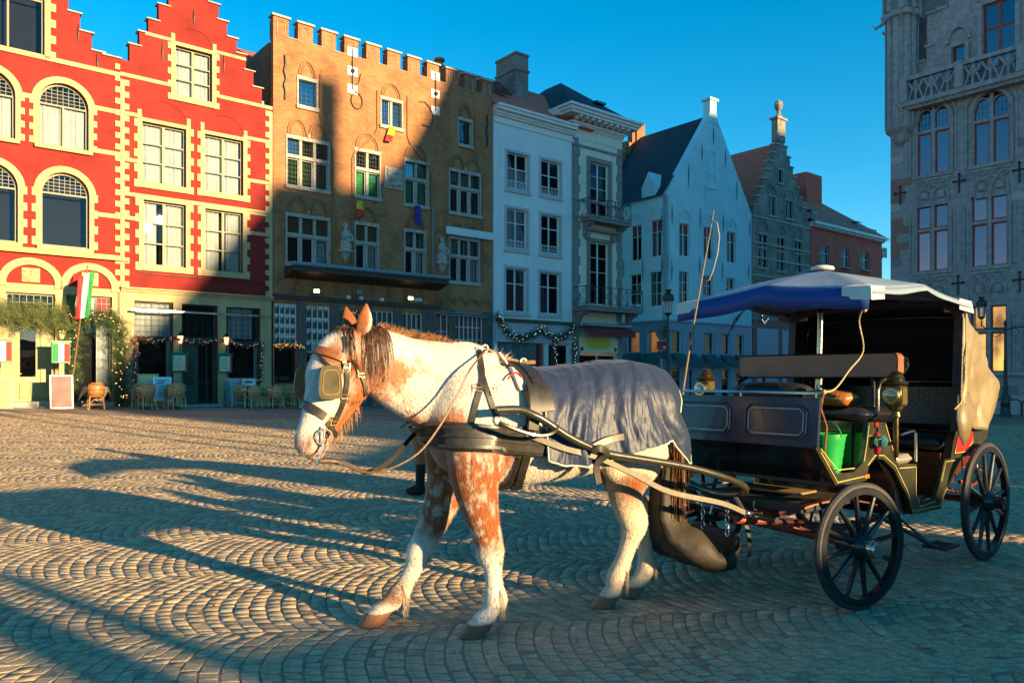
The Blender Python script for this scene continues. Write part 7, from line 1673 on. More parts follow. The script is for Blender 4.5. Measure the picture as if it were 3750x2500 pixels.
def parasol():
    u = carthing('parasol', 'square blue and grey parasol with white corners on the carriage', 'parasol')
    cx, cy = .2, 0.0; ap = Vector((cx, cy, 2.325)); hx, hy = .80, .76
    NS = 16; NR = 10; edge = []
    corners = [(hx,hy),(-hx,hy),(-hx,-hy),(hx,-hy)]
    per = []
    for k in range(4):
        a, b = corners[k], corners[(k+1) % 4]
        for t in np.arange(0, 1, 1/NS): per.append((a[0]+(b[0]-a[0])*t, a[1]+(b[1]-a[1])*t, t))
    def z_at(s, t):                                # ribs at corners and mid sides, cloth slack between
        rib = abs(math.sin(2*math.pi*t)); base = 2.325-.17*s-.085*s**2-.010*rib*s*s
        mid = 1-abs(2*t-1); return base+.075*s*s*mid
    vs = [tuple(ap)]; fs = []; n = len(per)
    for r in range(1, NR+1):
        s = r/NR
        for (px, py, t) in per:
            pull = 1-.014*s*s*abs(math.sin(2*math.pi*t))**1; vs.append((cx+px*s*pull, cy+py*s*pull, z_at(s, t)))
    for k in range(n): fs.append((0, 1+k, 1+(k+1) % n))
    for r in range(NR-1):
        for k in range(n): fs.append((1+r*n+k, 1+(r+1)*n+k, 1+(r+1)*n+(k+1) % n, 1+r*n+(k+1) % n))
    mb = MB(); mb.add(vs, fs); o = mb.build('canopy', M_canvas, u, smooth=True, fix=True); sd = o.modifiers.new('t', 'SOLIDIFY'); sd.thickness = .004
    # valance, one strip to a side
    rim = vs[-n:]
    for side in range(4):
        idx = [(side*NS+k) % n for k in range(NS+1)]; vv = []
        for k, i in enumerate(idx):
            p = rim[i]; d = .14 if side == 3 else .045; nx = p[0]-cx; ny = p[1]-cy; out = (.025*np.sign(nx) if side in (3, 1) else 0, .02*np.sign(ny) if side in (0, 2) else 0); vv += [p, (p[0]+out[0], p[1]+out[1], p[2]-d+.004*math.sin(k*1.1))]
        mb = MB(); mb.add(vv, [(2*k, 2*k+1, 2*k+3, 2*k+2) for k in range(NS)]); ob = mb.build('valance', M_canvas_blue if side == 3 else M_canvas, u, smooth=True); ob.modifiers.new('t', 'SOLIDIFY').thickness = .004
    for i in range(4):
        p = Vector(rim[i*NS]); mb = MB(); a = Vector(rim[(i*NS+2) % n]); b = Vector(rim[(i*NS-2) % n]); c = p.lerp(ap, .14); up_ = Vector((0,0,.006)); dn = Vector((0,0,-.085)); out = (p-Vector((cx,cy,p.z))).normalized()*.014
        mb.add([p+up_+out, a+up_+out, b+up_+out, c+up_, p+dn+out*2.2, a+dn*.9+out, b+dn*.9+out], [(0,1,3),(0,3,2),(0,4,5,1),(0,2,6,4)]); mb.build('corner_patch', M_patch, u, fix=True).modifiers.new('t', 'SOLIDIFY').thickness = .003
    MB().lathe([(.001,2.365),(.05,2.362),(.085,2.35),(.09,2.335),(.08,2.325)][::-1], (cx,cy,0), 20).build('cap', M_patch, u, smooth=True)
    MB().tube([(cx+.06,cy,1.20),(cx+.045,cy,1.62)], .030, 14).build('pole_base', M_steel_br, u, smooth=True); MB().tube([(cx+.045,cy,1.60),(cx+.01,cy,2.28)], .022, 14).build('pole', M_steel_br, u, smooth=True)
    MB().tube([(cx+.022,cy,1.99),(cx+.012,cy,2.13)], .030, 14).build('runner', M_black, u, smooth=True)
    for i in range(8):
        p = Vector(rim[(i*NS//2) % n])-Vector((0,0,.012)); MB().tube([ap-Vector((0,0,.05)), p], .007, 6).build('rib', M_steel, u); MB().tube([Vector((cx+.012,cy,2.12)), (ap-Vector((0,0,.05))).lerp(p, .5)], .006, 6).build('strut', M_steel, u)
    r = carthing('guy_rope', 'pale rope running from parasol corner down to the dash rail', 'rope'); q = rim[0]
    MB().tube(densify([(q[0]-.03,q[1]-.05,q[2]-.12),(.72,.55,1.88),(.62,.53,1.68),(.80,.52,1.54),(1.0,.53,1.42),(1.20,.56,1.40)], 5), .006, 6).build('cord', M_rope, r, smooth=True); MB().tube([(1.20,.56,1.40),(1.26,.57,1.30),(1.24,.60,1.18),(1.27,.60,1.0),(1.22,.61,.93)], .007, 6).build('loose_end', M_leather_br, r, smooth=True); MB().sphere((q[0]-.03,q[1]-.05,q[2]-.13), .018, 6, sq=(1,1,1.6)).build('knot', M_rope, r, smooth=True); MB().sphere((1.20,.56,1.40), .016, 6).build('knot', M_rope, r, smooth=True)
M_canvas = mat('grey_blue_canvas', (.17,.23,.31), .7, var=.08, scale=3, bump=.25, bscale=9); M_canvas_blue = mat('royal_blue_canvas', (.004,.035,.20), .6, var=.12, scale=3, bump=.2, bscale=9); M_patch = mat('white_corner_canvas', (.55,.52,.48), .7, var=.08, bump=.3, bscale=12); M_steel_br = mat('brushed_pole', (.42,.36,.26), .22, metal=1, var=.2, bump=.05)  # sky sheen put into the grey canvas colour, shade into the blue one
parasol()
def dung_bag():
    b = horse_thing('manure_catcher', 'dark leather manure catcher slung behind the horse hind legs', 'manure bag')
    px_l = [(2425,1700),(2412,1800),(2412,1900),(2440,1985),(2510,2045),(2570,2080),(2617,2092),(2688,2077),(2702,1965)]; px_r = [(2440,1700),(2462,1830),(2492,1895),(2530,1925),(2570,1945),(2602,1985),(2630,2025),(2668,2030),(2694,2024)]
    ysd = [.02,.03,.06,.12,.20,.24,.25,.25,.24]; prof = [(p.x, p.z) for p in (hl(*q, y) for q, y in zip(px_l, ysd))]; rim_ = [(p.x, p.z) for p in (hl(*q, y) for q, y in zip(px_r, ysd))]
    for s in (1, -1):
        vs = []
        for a, b_, yw in zip(prof, rim_, ysd):
            for t in np.linspace(0, 1, 5): vs.append((a[0]+(b_[0]-a[0])*t, s*(max(yw, .06)+.03*math.sin(math.pi*t)*min(1, yw/.2)), a[1]+(b_[1]-a[1])*t))
        mb = MB(); mb.add(vs, [(5*i+k, 5*i+k+1, 5*i+6+k, 5*i+5+k) for i in range(8) for k in range(4)]); mb.build('side_panel', M_bag, b, smooth=True).modifiers.new('t', 'SOLIDIFY').thickness = .008
    vs = []
    for j, a in enumerate(prof):
        for k in range(9): y = (-1+2*k/8)*max(ysd[j], .06); vs.append((a[0], y, a[1]+.006*math.sin(k*1.3+j)))
    mb = MB(); mb.add(vs, [(9*j+k, 9*j+k+1, 9*j+10+k, 9*j+9+k) for j in range(8) for k in range(8)]); mb.build('trough', M_bag, b, smooth=True).modifiers.new('t', 'SOLIDIFY').thickness = .008
    e0, e1 = prof[-2], prof[-1]; ee = []
    for t in np.linspace(0, 1, 6):
        for k in range(7): ee.append((e0[0]+(e1[0]-e0[0])*t+.01*math.sin(k+t*4), (-1+2*k/6)*.25, e0[1]+(e1[1]+.03-e0[1])*t))
    mb = MB(); mb.add(ee, [(7*i+k, 7*i+k+1, 7*i+8+k, 7*i+7+k) for i in range(5) for k in range(6)]); mb.build('end_panel', M_bag, b, smooth=True).modifiers.new('t', 'SOLIDIFY').thickness = .008
    MB().ribbon(densify([(-1.42,.27,.66),(-1.46,.275,.55),(-1.50,.28,.42),(-1.49,.285,.30)], 4), [(0,1,0)]*13, .035, .006).build('hanger_strap', M_leather, b, fix=True)
    for x, y in ((-1.2,.25),(-1.55,.25),(-1.2,-.25),(-1.55,-.25)): MB().tube([(x,y,.50 if x < -1.4 else .60),(x-.02,y,.66)], .006, 5).build('cord', M_steel, b)
M_bag = mat('dark_oiled_leather', (.034,.026,.016), .62, var=.4, scale=7, bump=.25, bscale=18, spec=.35)
dung_bag()
# ------------------------------------------------------------------ terrace furniture, signs, Christmas greenery
def on_front(px, d, py=1400): 
    """point on the ground at photo column px, d metres in front of the left row"""
    t = Plane(P0+NRM*d, U).tz(px, py)[0]; p = P0+NRM*d+U*t; return (p[0], p[1], float(ground_z(p[0], p[1]))+.004)
UROT = math.atan2(U[1], U[0])
M_rattan = mat('honey_rattan', (.55,.27,.11), .55, var=.3, scale=14, bump=.4, bscale=90); M_cane = mat('pale_cane', (.66,.38,.17), .5, var=.2, scale=14, bump=.1); M_cane_dk = mat('orange_cane', (.34,.15,.04), .45, var=.2, scale=14, bump=.1)
def make_chair(name, label, frame, weave, group):
    c = empty(name, (0,0,0), 0, label, 'chair', group)
    MB().bbox(-.24,-.22,.43,.24,.24,.47,.02).build('seat', weave, c)
    mb = MB(); n = 12; vs = []
    for r, z in ((.25,.47),(.27,.62),(.265,.78),(.23,.87)):
        for k in range(n+1): a = R(200+140*k/n); vs.append((r*math.cos(a), .04+r*math.sin(a)*.95, z-(.05 if z > .8 and (k in (0, n)) else 0)))
    mb.add(vs, [(j*(n+1)+k, j*(n+1)+k+1, (j+1)*(n+1)+k+1, (j+1)*(n+1)+k) for j in range(3) for k in range(n)]); o = mb.build('backrest', weave, c, smooth=True); o.modifiers.new('t', 'SOLIDIFY').thickness = .025
    MB().tube([(-.26,.22,.66),(-.285,.05,.68),(-.25,-.12,.68),(-.12,-.235,.69),(.12,-.235,.69),(.25,-.12,.68),(.285,.05,.68),(.26,.22,.66)], .017, 7).build('armrest', frame, c, smooth=True)
    MB().tube([(-.235,-.05,.70),(-.22,-.14,.85),(-.12,-.22,.905),(.12,-.22,.905),(.22,-.14,.85),(.235,-.05,.70)], .015, 7).build('top_rail', frame, c, smooth=True)
    for sx in (-1, 1):
        MB().tube([(sx*.25,.22,.66),(sx*.22,.21,.44),(sx*.24,.24,0)], .018, 7).build('leg', frame, c, smooth=True); MB().tube([(sx*.20,-.18,.46),(sx*.21,-.21,.25),(sx*.235,-.27,0)], .018, 7).build('leg', frame, c, smooth=True)
    MB().tube([(-.22,.22,.18),(.22,.22,.18),(.215,-.22,.18),(-.215,-.22,.18)], .011, 6, closed=True).build('stretcher', frame, c)
    MB().tube([(-.21,-.20,.22),(0,-.2,.40),(.21,-.20,.22)], .010, 6).build('brace', frame, c, smooth=True)
    return c
chairs = [(540,1.95,0,'rattan chair with its back to the square before the left shop window'),(515,.9,2.7,'rattan chair half hidden behind the left shop window table'),(650,1.95,0,'rattan chair with its back to the square before the shop door'),(628,.9,2.7,'rattan chair half hidden behind the chair at the shop door'),
          (930,1.95,0,'rattan chair before the teal menu board'),(878,.9,2.5,'rattan chair tucked left of the teal menu board'),(1012,1.95,0,'rattan chair between red house corner and horse head'),(972,.9,2.7,'rattan chair half hidden behind the corner table'),(1060,.9,2.6,'rattan chair farthest right, next to the horse muzzle'),(1098,1.7,.3,'rattan chair cut off by the horse blinker')]
proto_chair = None
for (px, d, a, lab) in chairs:
    if proto_chair is None: proto_chair = ch = make_chair('rattan_chair', lab, M_cane, M_rattan, 'rattan terrace chairs')
    else: ch = copy_tree(proto_chair)
    ch['label'] = lab; p = on_front(px, d); ch.location = p; ch.rotation_euler = (0, 0, UROT+a+random.uniform(-.12,.12))
ch = make_chair('cane_chair', 'orange cane chair at the cloth covered table', M_cane_dk, M_cane_dk, 'rattan terrace chairs'); ch.location = on_front(352, 1.9); ch.rotation_euler = (0, 0, UROT-.1)
def make_table(lab):
    t = empty('bistro_table', (0,0,0), 0, lab, 'table', 'round terrace tables'); MB().lathe([(.34,.72),(.35,.725),(.35,.745),(.34,.75)], (0,0,0), 24).build('table_top', M_steel, t); MB().lathe([(.22,0),(.22,.02),(.04,.05),(.03,.1),(.03,.70),(.1,.72)], (0,0,0), 14).build('pedestal', M_iron, t, smooth=True); return t
for px, lab in ((528,'round metal table between the chairs at the left shop window'),(640,'round metal table between the chairs at the shop door'),(905,'round metal table before the teal menu board'),(995,'round metal table at the corner of the red house')):
    make_table(lab).location = on_front(px, 1.42)
t = make_table('round table under a draped beige cloth'); t.location = on_front(350, 1.25)
cl = empty('tablecloth', t.location, UROT, 'beige cloth draped with hanging corners over terrace table', 'tablecloth'); mb = MB(); vs = []; n = 40
for r, zf in ((0,0),(.36,0),(.40,.04),(.46,.30)):
    for k in range(n): a = 2*math.pi*k/n; rr = r*(1+.16*abs(math.cos(2*a))*(zf > .1)); dz = zf*(.6+1.1*abs(math.cos(2*a))**2)+.02*math.sin(9*a)*(zf > 0); vs.append((rr*math.cos(a), rr*math.sin(a), .757-dz))
mb.add(vs, [(j*n+k, j*n+(k+1) % n, (j+1)*n+(k+1) % n, (j+1)*n+k) for j in range(3) for k in range(n)]); mb.build('cloth', mat('beige_cloth', (.36,.25,.14), .9, bump=.2), cl, smooth=True)
def board(name, label, px0, py0, px1, py1, d, face, border, lean=.12, cat='sign', lines=None, extra=None):
    """a freestanding board, its face seen at these pixels, d metres before the house"""
    Pl = Plane(P0+NRM*d, U); a, b = Pl.tz(px0, py0), Pl.tz(px1, py1); w = b[0]-a[0]; base = P0+NRM*d+U*a[0]; zb = float(ground_z(*base)); h = a[1]-zb if py1 > 1470 else a[1]-b[1]; z0 = zb if py1 > 1470 else b[1]
    r = empty(name, (base[0], base[1], z0+.003), UROT, label, cat)
    def q(x0, z0_, x1, z1, y, m, nm): mb = MB(); mb.box(x0, y, z0_, x1, y+.03, z1); o = mb.build(nm, m, r); o.rotation_euler = (-lean, 0, 0); return o
    q(0, 0, w, h, 0, border, 'frame'); f = q(.05, .05, w-.05, h-.05, -.008, face, 'face')
    if lines:
        for i in range(lines[0]): x1 = w-.12-random.random()*.25*w; o = q(.12+random.random()*.1*w, h-.16-(h-.3)*i/lines[0], x1, h-.13-(h-.3)*i/lines[0], -.012, lines[1], 'chalk_line')
    if extra:
        for (fx0, fz0, fx1, fz1, m) in extra: q(w*fx0, h*fz0, w*fx1, h*fz1, -.014, m, 'printed_panel')
    if lean > .02:
        for x in (.06, w-.06): MB().tube([(x, .03+lean*h*.9, h*.9), (x, .03+.42*h, 0)], .015, 5).build('prop_leg', M_wood_dark, r)
    return r
M_board_red = mat('red_menu_print', (.34,.008,.015), .5, var=.25, scale=2, bump=0); M_board_green = mat('lime_menu_print', (.16,.48,.06), .5, var=.2, scale=3, bump=0); M_board_or = mat('orange_menu_print', (.55,.22,.08), .5, var=.5, scale=5, bump=0); M_teal = mat('teal_menu_print', (.03,.20,.20), .5, var=.2, bump=0); M_paper = mat('white_menu_paper', (.62,.64,.62), .6, var=.05, bump=0); M_yel = mat('pale_yellow_menu', (.58,.56,.25), .5, var=.1, bump=0); M_bluep = mat('pale_blue_menu', (.42,.56,.66), .5, var=.08, bump=0); M_ink = mat('dark_print', (.05,.06,.08), .6, bump=0); M_pink = mat('pink_menu', (.60,.30,.32), .5, bump=0)
board('menu_board', 'large plain red board with white edge standing by the door steps', 183, 1372, 270, 1492, 1.35, M_board_red, M_paper)
board('menu_board', 'lime green and orange board cut off at the left edge', -30, 1380, 50, 1490, 1.2, M_board_green, mat('lime_edge', (.3,.6,.2), .5, bump=0), extra=[(.08,.08,.9,.45,M_board_or)])
board('menu_board', 'pale yellow and green menu board under the left shop window', 505, 1368, 584, 1460, .5, M_yel, M_gold, extra=[(.05,.05,.95,.72,M_board_green2 := mat('sage_menu', (.30,.48,.30), .5, bump=0))])
board('menu_board', 'pale blue menu board with dark print behind the rattan chairs', 563, 1380, 631, 1470, .75, M_bluep, M_steel, lines=(7, M_ink))
board('menu_board', 'teal menu board with pink strip beside the corner terrace', 829, 1384, 895, 1478, .45, M_teal, M_teal, lines=(9, M_paper), extra=[(.0,.9,1.0,1.0,M_pink)])
board('menu_board', 'small white price board in front of the teal board', 882, 1383, 940, 1416, .6, M_paper, M_steel, lean=0, lines=(4, M_ink))
def menu_case(label, px0, py0, px1, py1, d, stand):
    Pl = Plane(P0+NRM*d, U); a, b = Pl.tz(px0, py0), Pl.tz(px1, py1); w, h = b[0]-a[0], a[1]-b[1]; base = P0+NRM*d+U*a[0]; r = empty('menu_case', (base[0], base[1], b[1]), UROT, label, 'menu case', 'green menu cases')
    mb = MB(); mb.bbox(0,-.06,0,w,.06,h,.015); mb.box(-.03,-.08,h,w+.03,.08,h+.05); mb.build('case', M_green_case, r)
    if stand:
        for i, m in enumerate((M_flag_green, M_paper, M_flag_red)): pane(r, w*(.06+.30*i), h*.08, w*(.06+.30*(i+1)), h*.92, -.072, m, 'colour_panel')
        zb = b[1]-float(ground_z(*base)); MB().box(w/2-.05,-.04,-zb,w/2+.05,.04,0).build('post', M_yellow, r); MB().box(w/2+.05,-.045,-zb,w/2+.1,.045,0).build('post_edge', M_green_case, r); MB().bbox(w/2-.3,-.25,-zb-.01,w/2+.3,.25,-zb+.05,.02).build('foot', M_iron, r)
    else:
        pane(r, w*.1, h*.08, w*.82, h*.9, -.072, mat('pale_menu_page', (.50,.56,.42), .6, bump=0), 'page'); pane(r, w*.82, h*.08, w*.95, h*.9, -.0725, M_flag_red, 'red_edge')
        for i in range(9): pane(r, w*.16, h*(.18+.075*i), w*(.55+.2*random.random()), h*(.19+.075*i), -.081, M_ink, 'text_line')
        MB().box(w*.35,.05,h*.3,w*.65,d,h*.7).build('wall_plate', M_green_case, r)
M_green_case = mat('racing_green_case', (.01,.16,.06), .4, bump=.05)
menu_case('green case with three flag coloured panels beside the olive door', 187, 1252, 257, 1330, .9, True); menu_case('green flag coloured case cut off at the left edge', -25, 1243, 44, 1328, .9, True)
menu_case('green lit menu case on pillar left of shop door', 627, 1294, 687, 1361, .12, False); menu_case('green menu case on pillar right of shop door', 797, 1298, 849, 1364, .12, False)
# ------------------------------------------------------------------ fir greenery, fairy lights
def fir(parent, path, r, dens, name='fir_sprigs', ln=.12, m=None, seed=1, droop=.2):
    rr = random.Random(seed); P = [Vector(p) for p in path]; mb = MB(); L_ = sum((P[i+1]-P[i]).length for i in range(len(P)-1))
    for i in range(len(P)-1):
        seg = P[i+1]-P[i]
        for k in range(max(1, int(dens*seg.length))):
            c = P[i]+seg*rr.random()+Vector((rr.gauss(0,1), rr.gauss(0,1), rr.gauss(0,1)))*r*.5; d = Vector((rr.gauss(0,1), rr.gauss(0,1)-.3, rr.gauss(0,1)-droop)).normalized(); l_ = ln*rr.uniform(.6,1.4); s = d.orthogonal().normalized(); s.rotate(Matrix.Rotation(rr.random()*6.28, 3, d)); wd = l_*.20
            for q in range(4):
                b0 = c+d*(l_*q/4); mb.add([b0, b0+d*l_*.34+s*wd*2.0, b0+d*l_*.12+s*wd*.25], [(0,1,2)]); mb.add([b0, b0+d*l_*.34-s*wd*2.0, b0+d*l_*.12-s*wd*.25], [(0,1,2)])
    o = mb.build(name, m or M_leaf, parent); o['kind'] = 'stuff'; return o
def bulbs(parent, path, r, n, m, size=.022, seed=2, name='fairy_lights'):
    rr = random.Random(seed); P = [Vector(p) for p in path]; mb = MB()
    for k in range(n):
        f = (k+.5)/n*(len(P)-1); i = int(f); c = P[i].lerp(P[min(i+1, len(P)-1)], f-i)+Vector((rr.gauss(0,1)*.6, -abs(rr.gauss(0,.6))-.5, rr.gauss(0,1)*.6))*r; mb.sphere(c, size, 4)
    o = mb.build(name, m, parent); o['kind'] = 'stuff'; return o
def fa(px, py, y=-.15): t, z = FA.l(px, py); return (t, y, z)
def fathing(name, label, cat): return FA.root(name, label, cat)
g = fathing('fir_canopy', 'thick fir branches laid over the olive door as a canopy', 'Christmas greenery')
pth = [fa(-40,1152,-.55), fa(40,1150,-.6), fa(120,1158,-.6), fa(200,1162,-.6), fa(245,1155,-.5)]; fir(g, pth, .38, 330, ln=.30, seed=4, droop=.35, m=mat('sunlit_fir_needles', (.10,.13,.04), .7, var=.4, scale=12, bump=0)); MB().tube(pth, .05, 6).build('pole', M_wood_dark, g)  # lighter copy of the fir needles, sunlight put into its colour
g = fathing('fir_arch', 'fir arch with warm fairy lights framing the restaurant window', 'Christmas greenery')
pth = [fa(252,1480,-.25), fa(250,1380,-.25), fa(252,1250,-.3), fa(262,1165,-.35), fa(330,1160,-.4), fa(400,1165,-.4), fa(432,1200,-.35), fa(438,1300,-.3), fa(430,1400,-.28), fa(440,1480,-.25)]; fir(g, pth, .30, 330, ln=.22, seed=5); bulbs(g, pth, .24, 120, M_bulb, .012); MB().tube(pth, .04, 6).build('bough', M_wood_dark, g)
pth = [fa(245,1455,-.2), fa(330,1462,-.2), fa(415,1455,-.2)]; 
g = fathing('bauble_garland', 'garland with red baubles strung across the shopfront of the red house', 'garland')
pth = [fa(492,1400,-.1), fa(494,1300,-.1), fa(496,1235,-.12), fa(560,1250,-.14), fa(632,1238,-.12), fa(660,1240,-.12), fa(730,1255,-.14), fa(798,1245,-.12), fa(830,1248,-.12), fa(890,1268,-.14), fa(952,1255,-.12), fa(950,1330,-.1), fa(948,1410,-.1)]; fir(g, pth, .10, 230, ln=.10, seed=6); bulbs(g, pth, .08, 120, M_bulb_c, .009, 5); bulbs(g, pth, .08, 40, M_red_ball, .06, 9, 'red_baubles'); MB().tube(pth, .02, 5).build('cord', M_leaf, g)
g = fathing('bauble_garland', 'short lit garland over the red framed window of the brown house', 'garland'); pth = [fa(1000,1262,-.12), fa(1050,1262,-.12), fa(1108,1270,-.12)]; fir(g, pth, .12, 260, ln=.1, seed=7); bulbs(g, pth, .1, 50, M_bulb, .009); MB().tube(pth, .02, 5).build('cord', M_leaf, g)
g = fathing('door_wreath', 'round fir wreath on the brown house door above the horse ears', 'wreath'); cxw = fa(1290,1170,-.12); pth = [(cxw[0]+.36*math.cos(a), cxw[1], cxw[2]+.36*math.sin(a)) for a in np.linspace(0, 2*math.pi, 20)]; fir(g, pth, .12, 330, ln=.10, seed=8); bulbs(g, pth, .1, 36, M_bulb, .010); MB().tube(pth, .03, 6).build('hoop', M_wood_dark, g)
g = fathing('silver_garland', 'fir swags with silver bows draped on the white house shop fascia', 'garland'); pth = [fa(1806,1150,-.25), fa(1825,1180,-.25), fa(1845,1215,-.25), fa(1870,1232,-.25), fa(1910,1238,-.25), fa(1945,1225,-.25), fa(1968,1205,-.25), fa(1985,1222,-.25), fa(2020,1236,-.25), fa(2060,1228,-.25), fa(2092,1195,-.25)]; fir(g, pth, .22, 260, ln=.16, seed=9); bulbs(g, pth, .16, 50, M_bulb_c, .016, 3); MB().tube(pth, .04, 5).build('cord', M_leaf, g)
for px in (2022, 2094): q = [fa(px,1240,-.2), fa(px,1290,-.2), fa(px,1340,-.2)]; fir(g, q, .16, 200, ln=.14, seed=px); bulbs(g, q, .1, 12, M_bulb_c, .016, px)
# Italian flag on a leaning pole
f = fathing('italian_flag', 'green white and red flag hanging folded on a leaning wooden pole', 'flag'); b0, b1 = Vector(fa(250,1370,-.9)), Vector(fa(298,985,-1.1)); MB().tube([b0, b1], [.028,.02], 8).build('pole', M_wood_pole := mat('brown_pole', (.20,.09,.035), .5), f); 
for k, m in enumerate((M_flag_green, M_paper, M_flag_red)):
    vs = []
    for i in range(13):
        t = i/12; q = b1+(b0-b1)*(.02+.44*t)
        for j in range(4): u = (k+j/3)/3; vs.append((q.x+.05-(u-.0)*.34*(1-.35*t)*(0 if False else 1)+.18*(1-u), q.y-.05+.05*math.sin(5*t+u*9), q.z-.05-.25*u*(1-t)-u*.10))
    mb = MB(); mb.add(vs, [(4*i+j, 4*i+j+1, 4*i+5+j, 4*i+4+j) for i in range(12) for j in range(3)]); mb.build('stripe', m, f, smooth=True)
# small flags on the brown house
for (lab, pts, cols) in (('Belgian flag dangling from the top middle window of the brown house', [(1432,470),(1422,500),(1415,522)], (M_yel2 := mat('flag_yellow', (.55,.40,.02), .7), M_flag_red)), ('red yellow and pale blue flags hung below a middle window', [(1312,738),(1312,770),(1313,798)], (M_yel2, M_flag_red)), ('dark blue flag hanging from a window sill of the brown house', [(1522,756),(1524,790),(1528,828)], (mat('flag_blue', (.012,.02,.22), .7), mat('flag_blue', (.012,.02,.22), .7)))):
    f = fathing('window_flag', lab, 'flag')
    for k in range(2):
        a, b = fa(*pts[k], -.2), fa(*pts[k+1], -.22); vs = []
        for i in range(7):
            t = i/6
            for j in range(5): vs.append((a[0]+(b[0]-a[0])*t+(j-2)*.085, a[1]+.05*math.sin(j*1.9+t*2), a[2]+(b[2]-a[2])*t))
        mb = MB(); mb.add(vs, [(5*i+j, 5*i+j+1, 5*i+6+j, 5*i+5+j) for i in range(6) for j in range(4)]); mb.build('cloth', cols[k], f, smooth=True)
# wall lanterns of the red house
def lantern(lab, px, py):
    x, _, z = fa(px, py); l_ = fathing('wall_lantern', lab, 'lantern'); l_['group'] = 'shopfront lanterns'
    MB().tube([(x,-.03,z-.5),(x,-.15,z-.45),(x,-.22,z-.3),(x,-.22,z-.2)], .018, 6).build('bracket', M_black, l_, smooth=True); mb = MB()
    for k in range(6): a = k*math.pi/3; mb.tube([(x+.07*math.cos(a),-.22+.07*math.sin(a),z-.2),(x+.12*math.cos(a),-.22+.12*math.sin(a),z+.1)], .008, 4)
    mb.lathe([(.14,.10),(.15,.11),(.06,.2),(.03,.22),(.035,.24),(.005,.3)], (x,-.22,z), 6); mb.lathe([(.02,-.23),(.075,-.2),(.075,-.19)], (x,-.22,z), 6); mb.build('cage', M_black, l_); MB().lathe([(.06,-.19),(.105,.095)], (x,-.22,z), 6).build('glass', M_lantern, l_)
M_lantern = mat('lantern_glass', (.8,.6,.3), .3, emit=(1,.55,.2), estr=1.2, bump=0)
lantern('black wall lantern on the pillar left of the shop door', 655, 1240); lantern('black wall lantern on the pillar right of the shop door', 823, 1245); lantern('small wall lantern between the fir arch and olive door', 224, 1222)
# ------------------------------------------------------------------ street lamps, signs, bicycle stands
M_lampgreen = mat('bottle_green_cast_iron', (.010,.035,.028), .4, var=.2, bump=.2)
def lamp_head(parent, p, s=1.0):
    h = link('lamp_head', None, parent); h.location = p; h.scale = (s, s, s)
    MB().lathe([(.05,-.42),(.10,-.36),(.14,-.34),(.14,-.31)], (0,0,0), 8).build('lamp_collar', M_lampgreen, h, smooth=True); MB().lathe([(.12,-.31),(.17,.10)], (0,0,0), 8).build('lamp_glass', M_lampglass, h); mb = MB()
    for k in range(8): a = k*math.pi/4; mb.tube([(.125*math.cos(a),.125*math.sin(a),-.31),(.175*math.cos(a),.175*math.sin(a),.10)], .010, 4)
    mb.build('lamp_cage', M_frame_white, h); MB().lathe([(.21,.10),(.22,.12),(.19,.16),(.20,.24),(.14,.33),(.07,.37),(.08,.40),(.12,.46),(.12,.48),(.02,.5)], (0,0,0), 12).build('lamp_roof', M_lampgreen, h, smooth=True); return h
M_lampglass = glassmat('lamp_post_glass', (.85,.85,.85), .25, (.25,.25,.25))
def post(root, h, base=True): 
    MB().lathe([(.22,0),(.22,.06),(.17,.12),(.15,.45),(.18,.5),(.13,.62),(.15,.72),(.10,.82),(.085,1.0),(.10,1.05),(.07,1.15),(.055,h*.6),(.065,h*.61),(.05,h*.63),(.045,h)], (0,0,0), 14).build('post', M_lampgreen, root, smooth=True)
L1 = empty('street_lamp', (6.13, 30, 0), .3, 'tall green cast iron street lamp before the white corner house', 'street lamp', 'old street lamps'); post(L1, 3.85); lamp_head(L1, (0,0,4.35), 1.15); MB().tube([(-.3,0,3.3),(.3,0,3.3)], .02, 6).build('ladder_bar', M_lampgreen, L1)
def court_lamp(px, dep, lab):
    x = (px-CXP)/FPX*dep; L_ = empty('street_lamp', (x, dep, 0), math.atan2(-.775, .632), lab, 'street lamp', 'old street lamps'); post(L_, 3.4); MB().lathe([(.05,3.4),(.07,3.45),(.02,3.6)], (0,0,0), 10).build('top_knob', M_lampgreen, L_)
    for s in (-1, 1):
        MB().tube([(0,0,3.2),(s*.3,0,3.32),(s*.62,0,3.28),(s*.8,0,3.42),(s*.8,0,3.62)], .025, 8).build('arm', M_lampgreen, L_, smooth=True); MB().tube([(s*(.3+.14*math.cos(t)), 0, 3.12+.14*math.sin(t)) for t in np.linspace(0, 2*math.pi, 12, endpoint=False)], .016, 6, closed=True).build('scroll', M_lampgreen, L_, smooth=True); lamp_head(L_, (s*.8,0,4.05), .95)
court_lamp(3682, 28.3, 'green street lamp with two lantern arms before the court house')
for k, (px, lab) in enumerate(((3618,'iron bicycle stand left of the court house lamp'),(3742,'iron bicycle stand right of the court house lamp'))):
    dep = 28.9; r = empty('bicycle_stand', ((px-CXP)/FPX*dep, dep, 0), math.atan2(-.775,.632), lab, 'bicycle stand', 'bicycle stands by the court house'); MB().tube([(0,0,0),(0,0,.45)], .045, 10).build('post', M_lampgreen, r)
    for s in (-1, 1): MB().tube([(0,0,.42),(s*.05,0,.56),(s*.14,0,.62),(s*.42,0,.62)], .028, 8).build('arm', M_lampgreen, r, smooth=True)
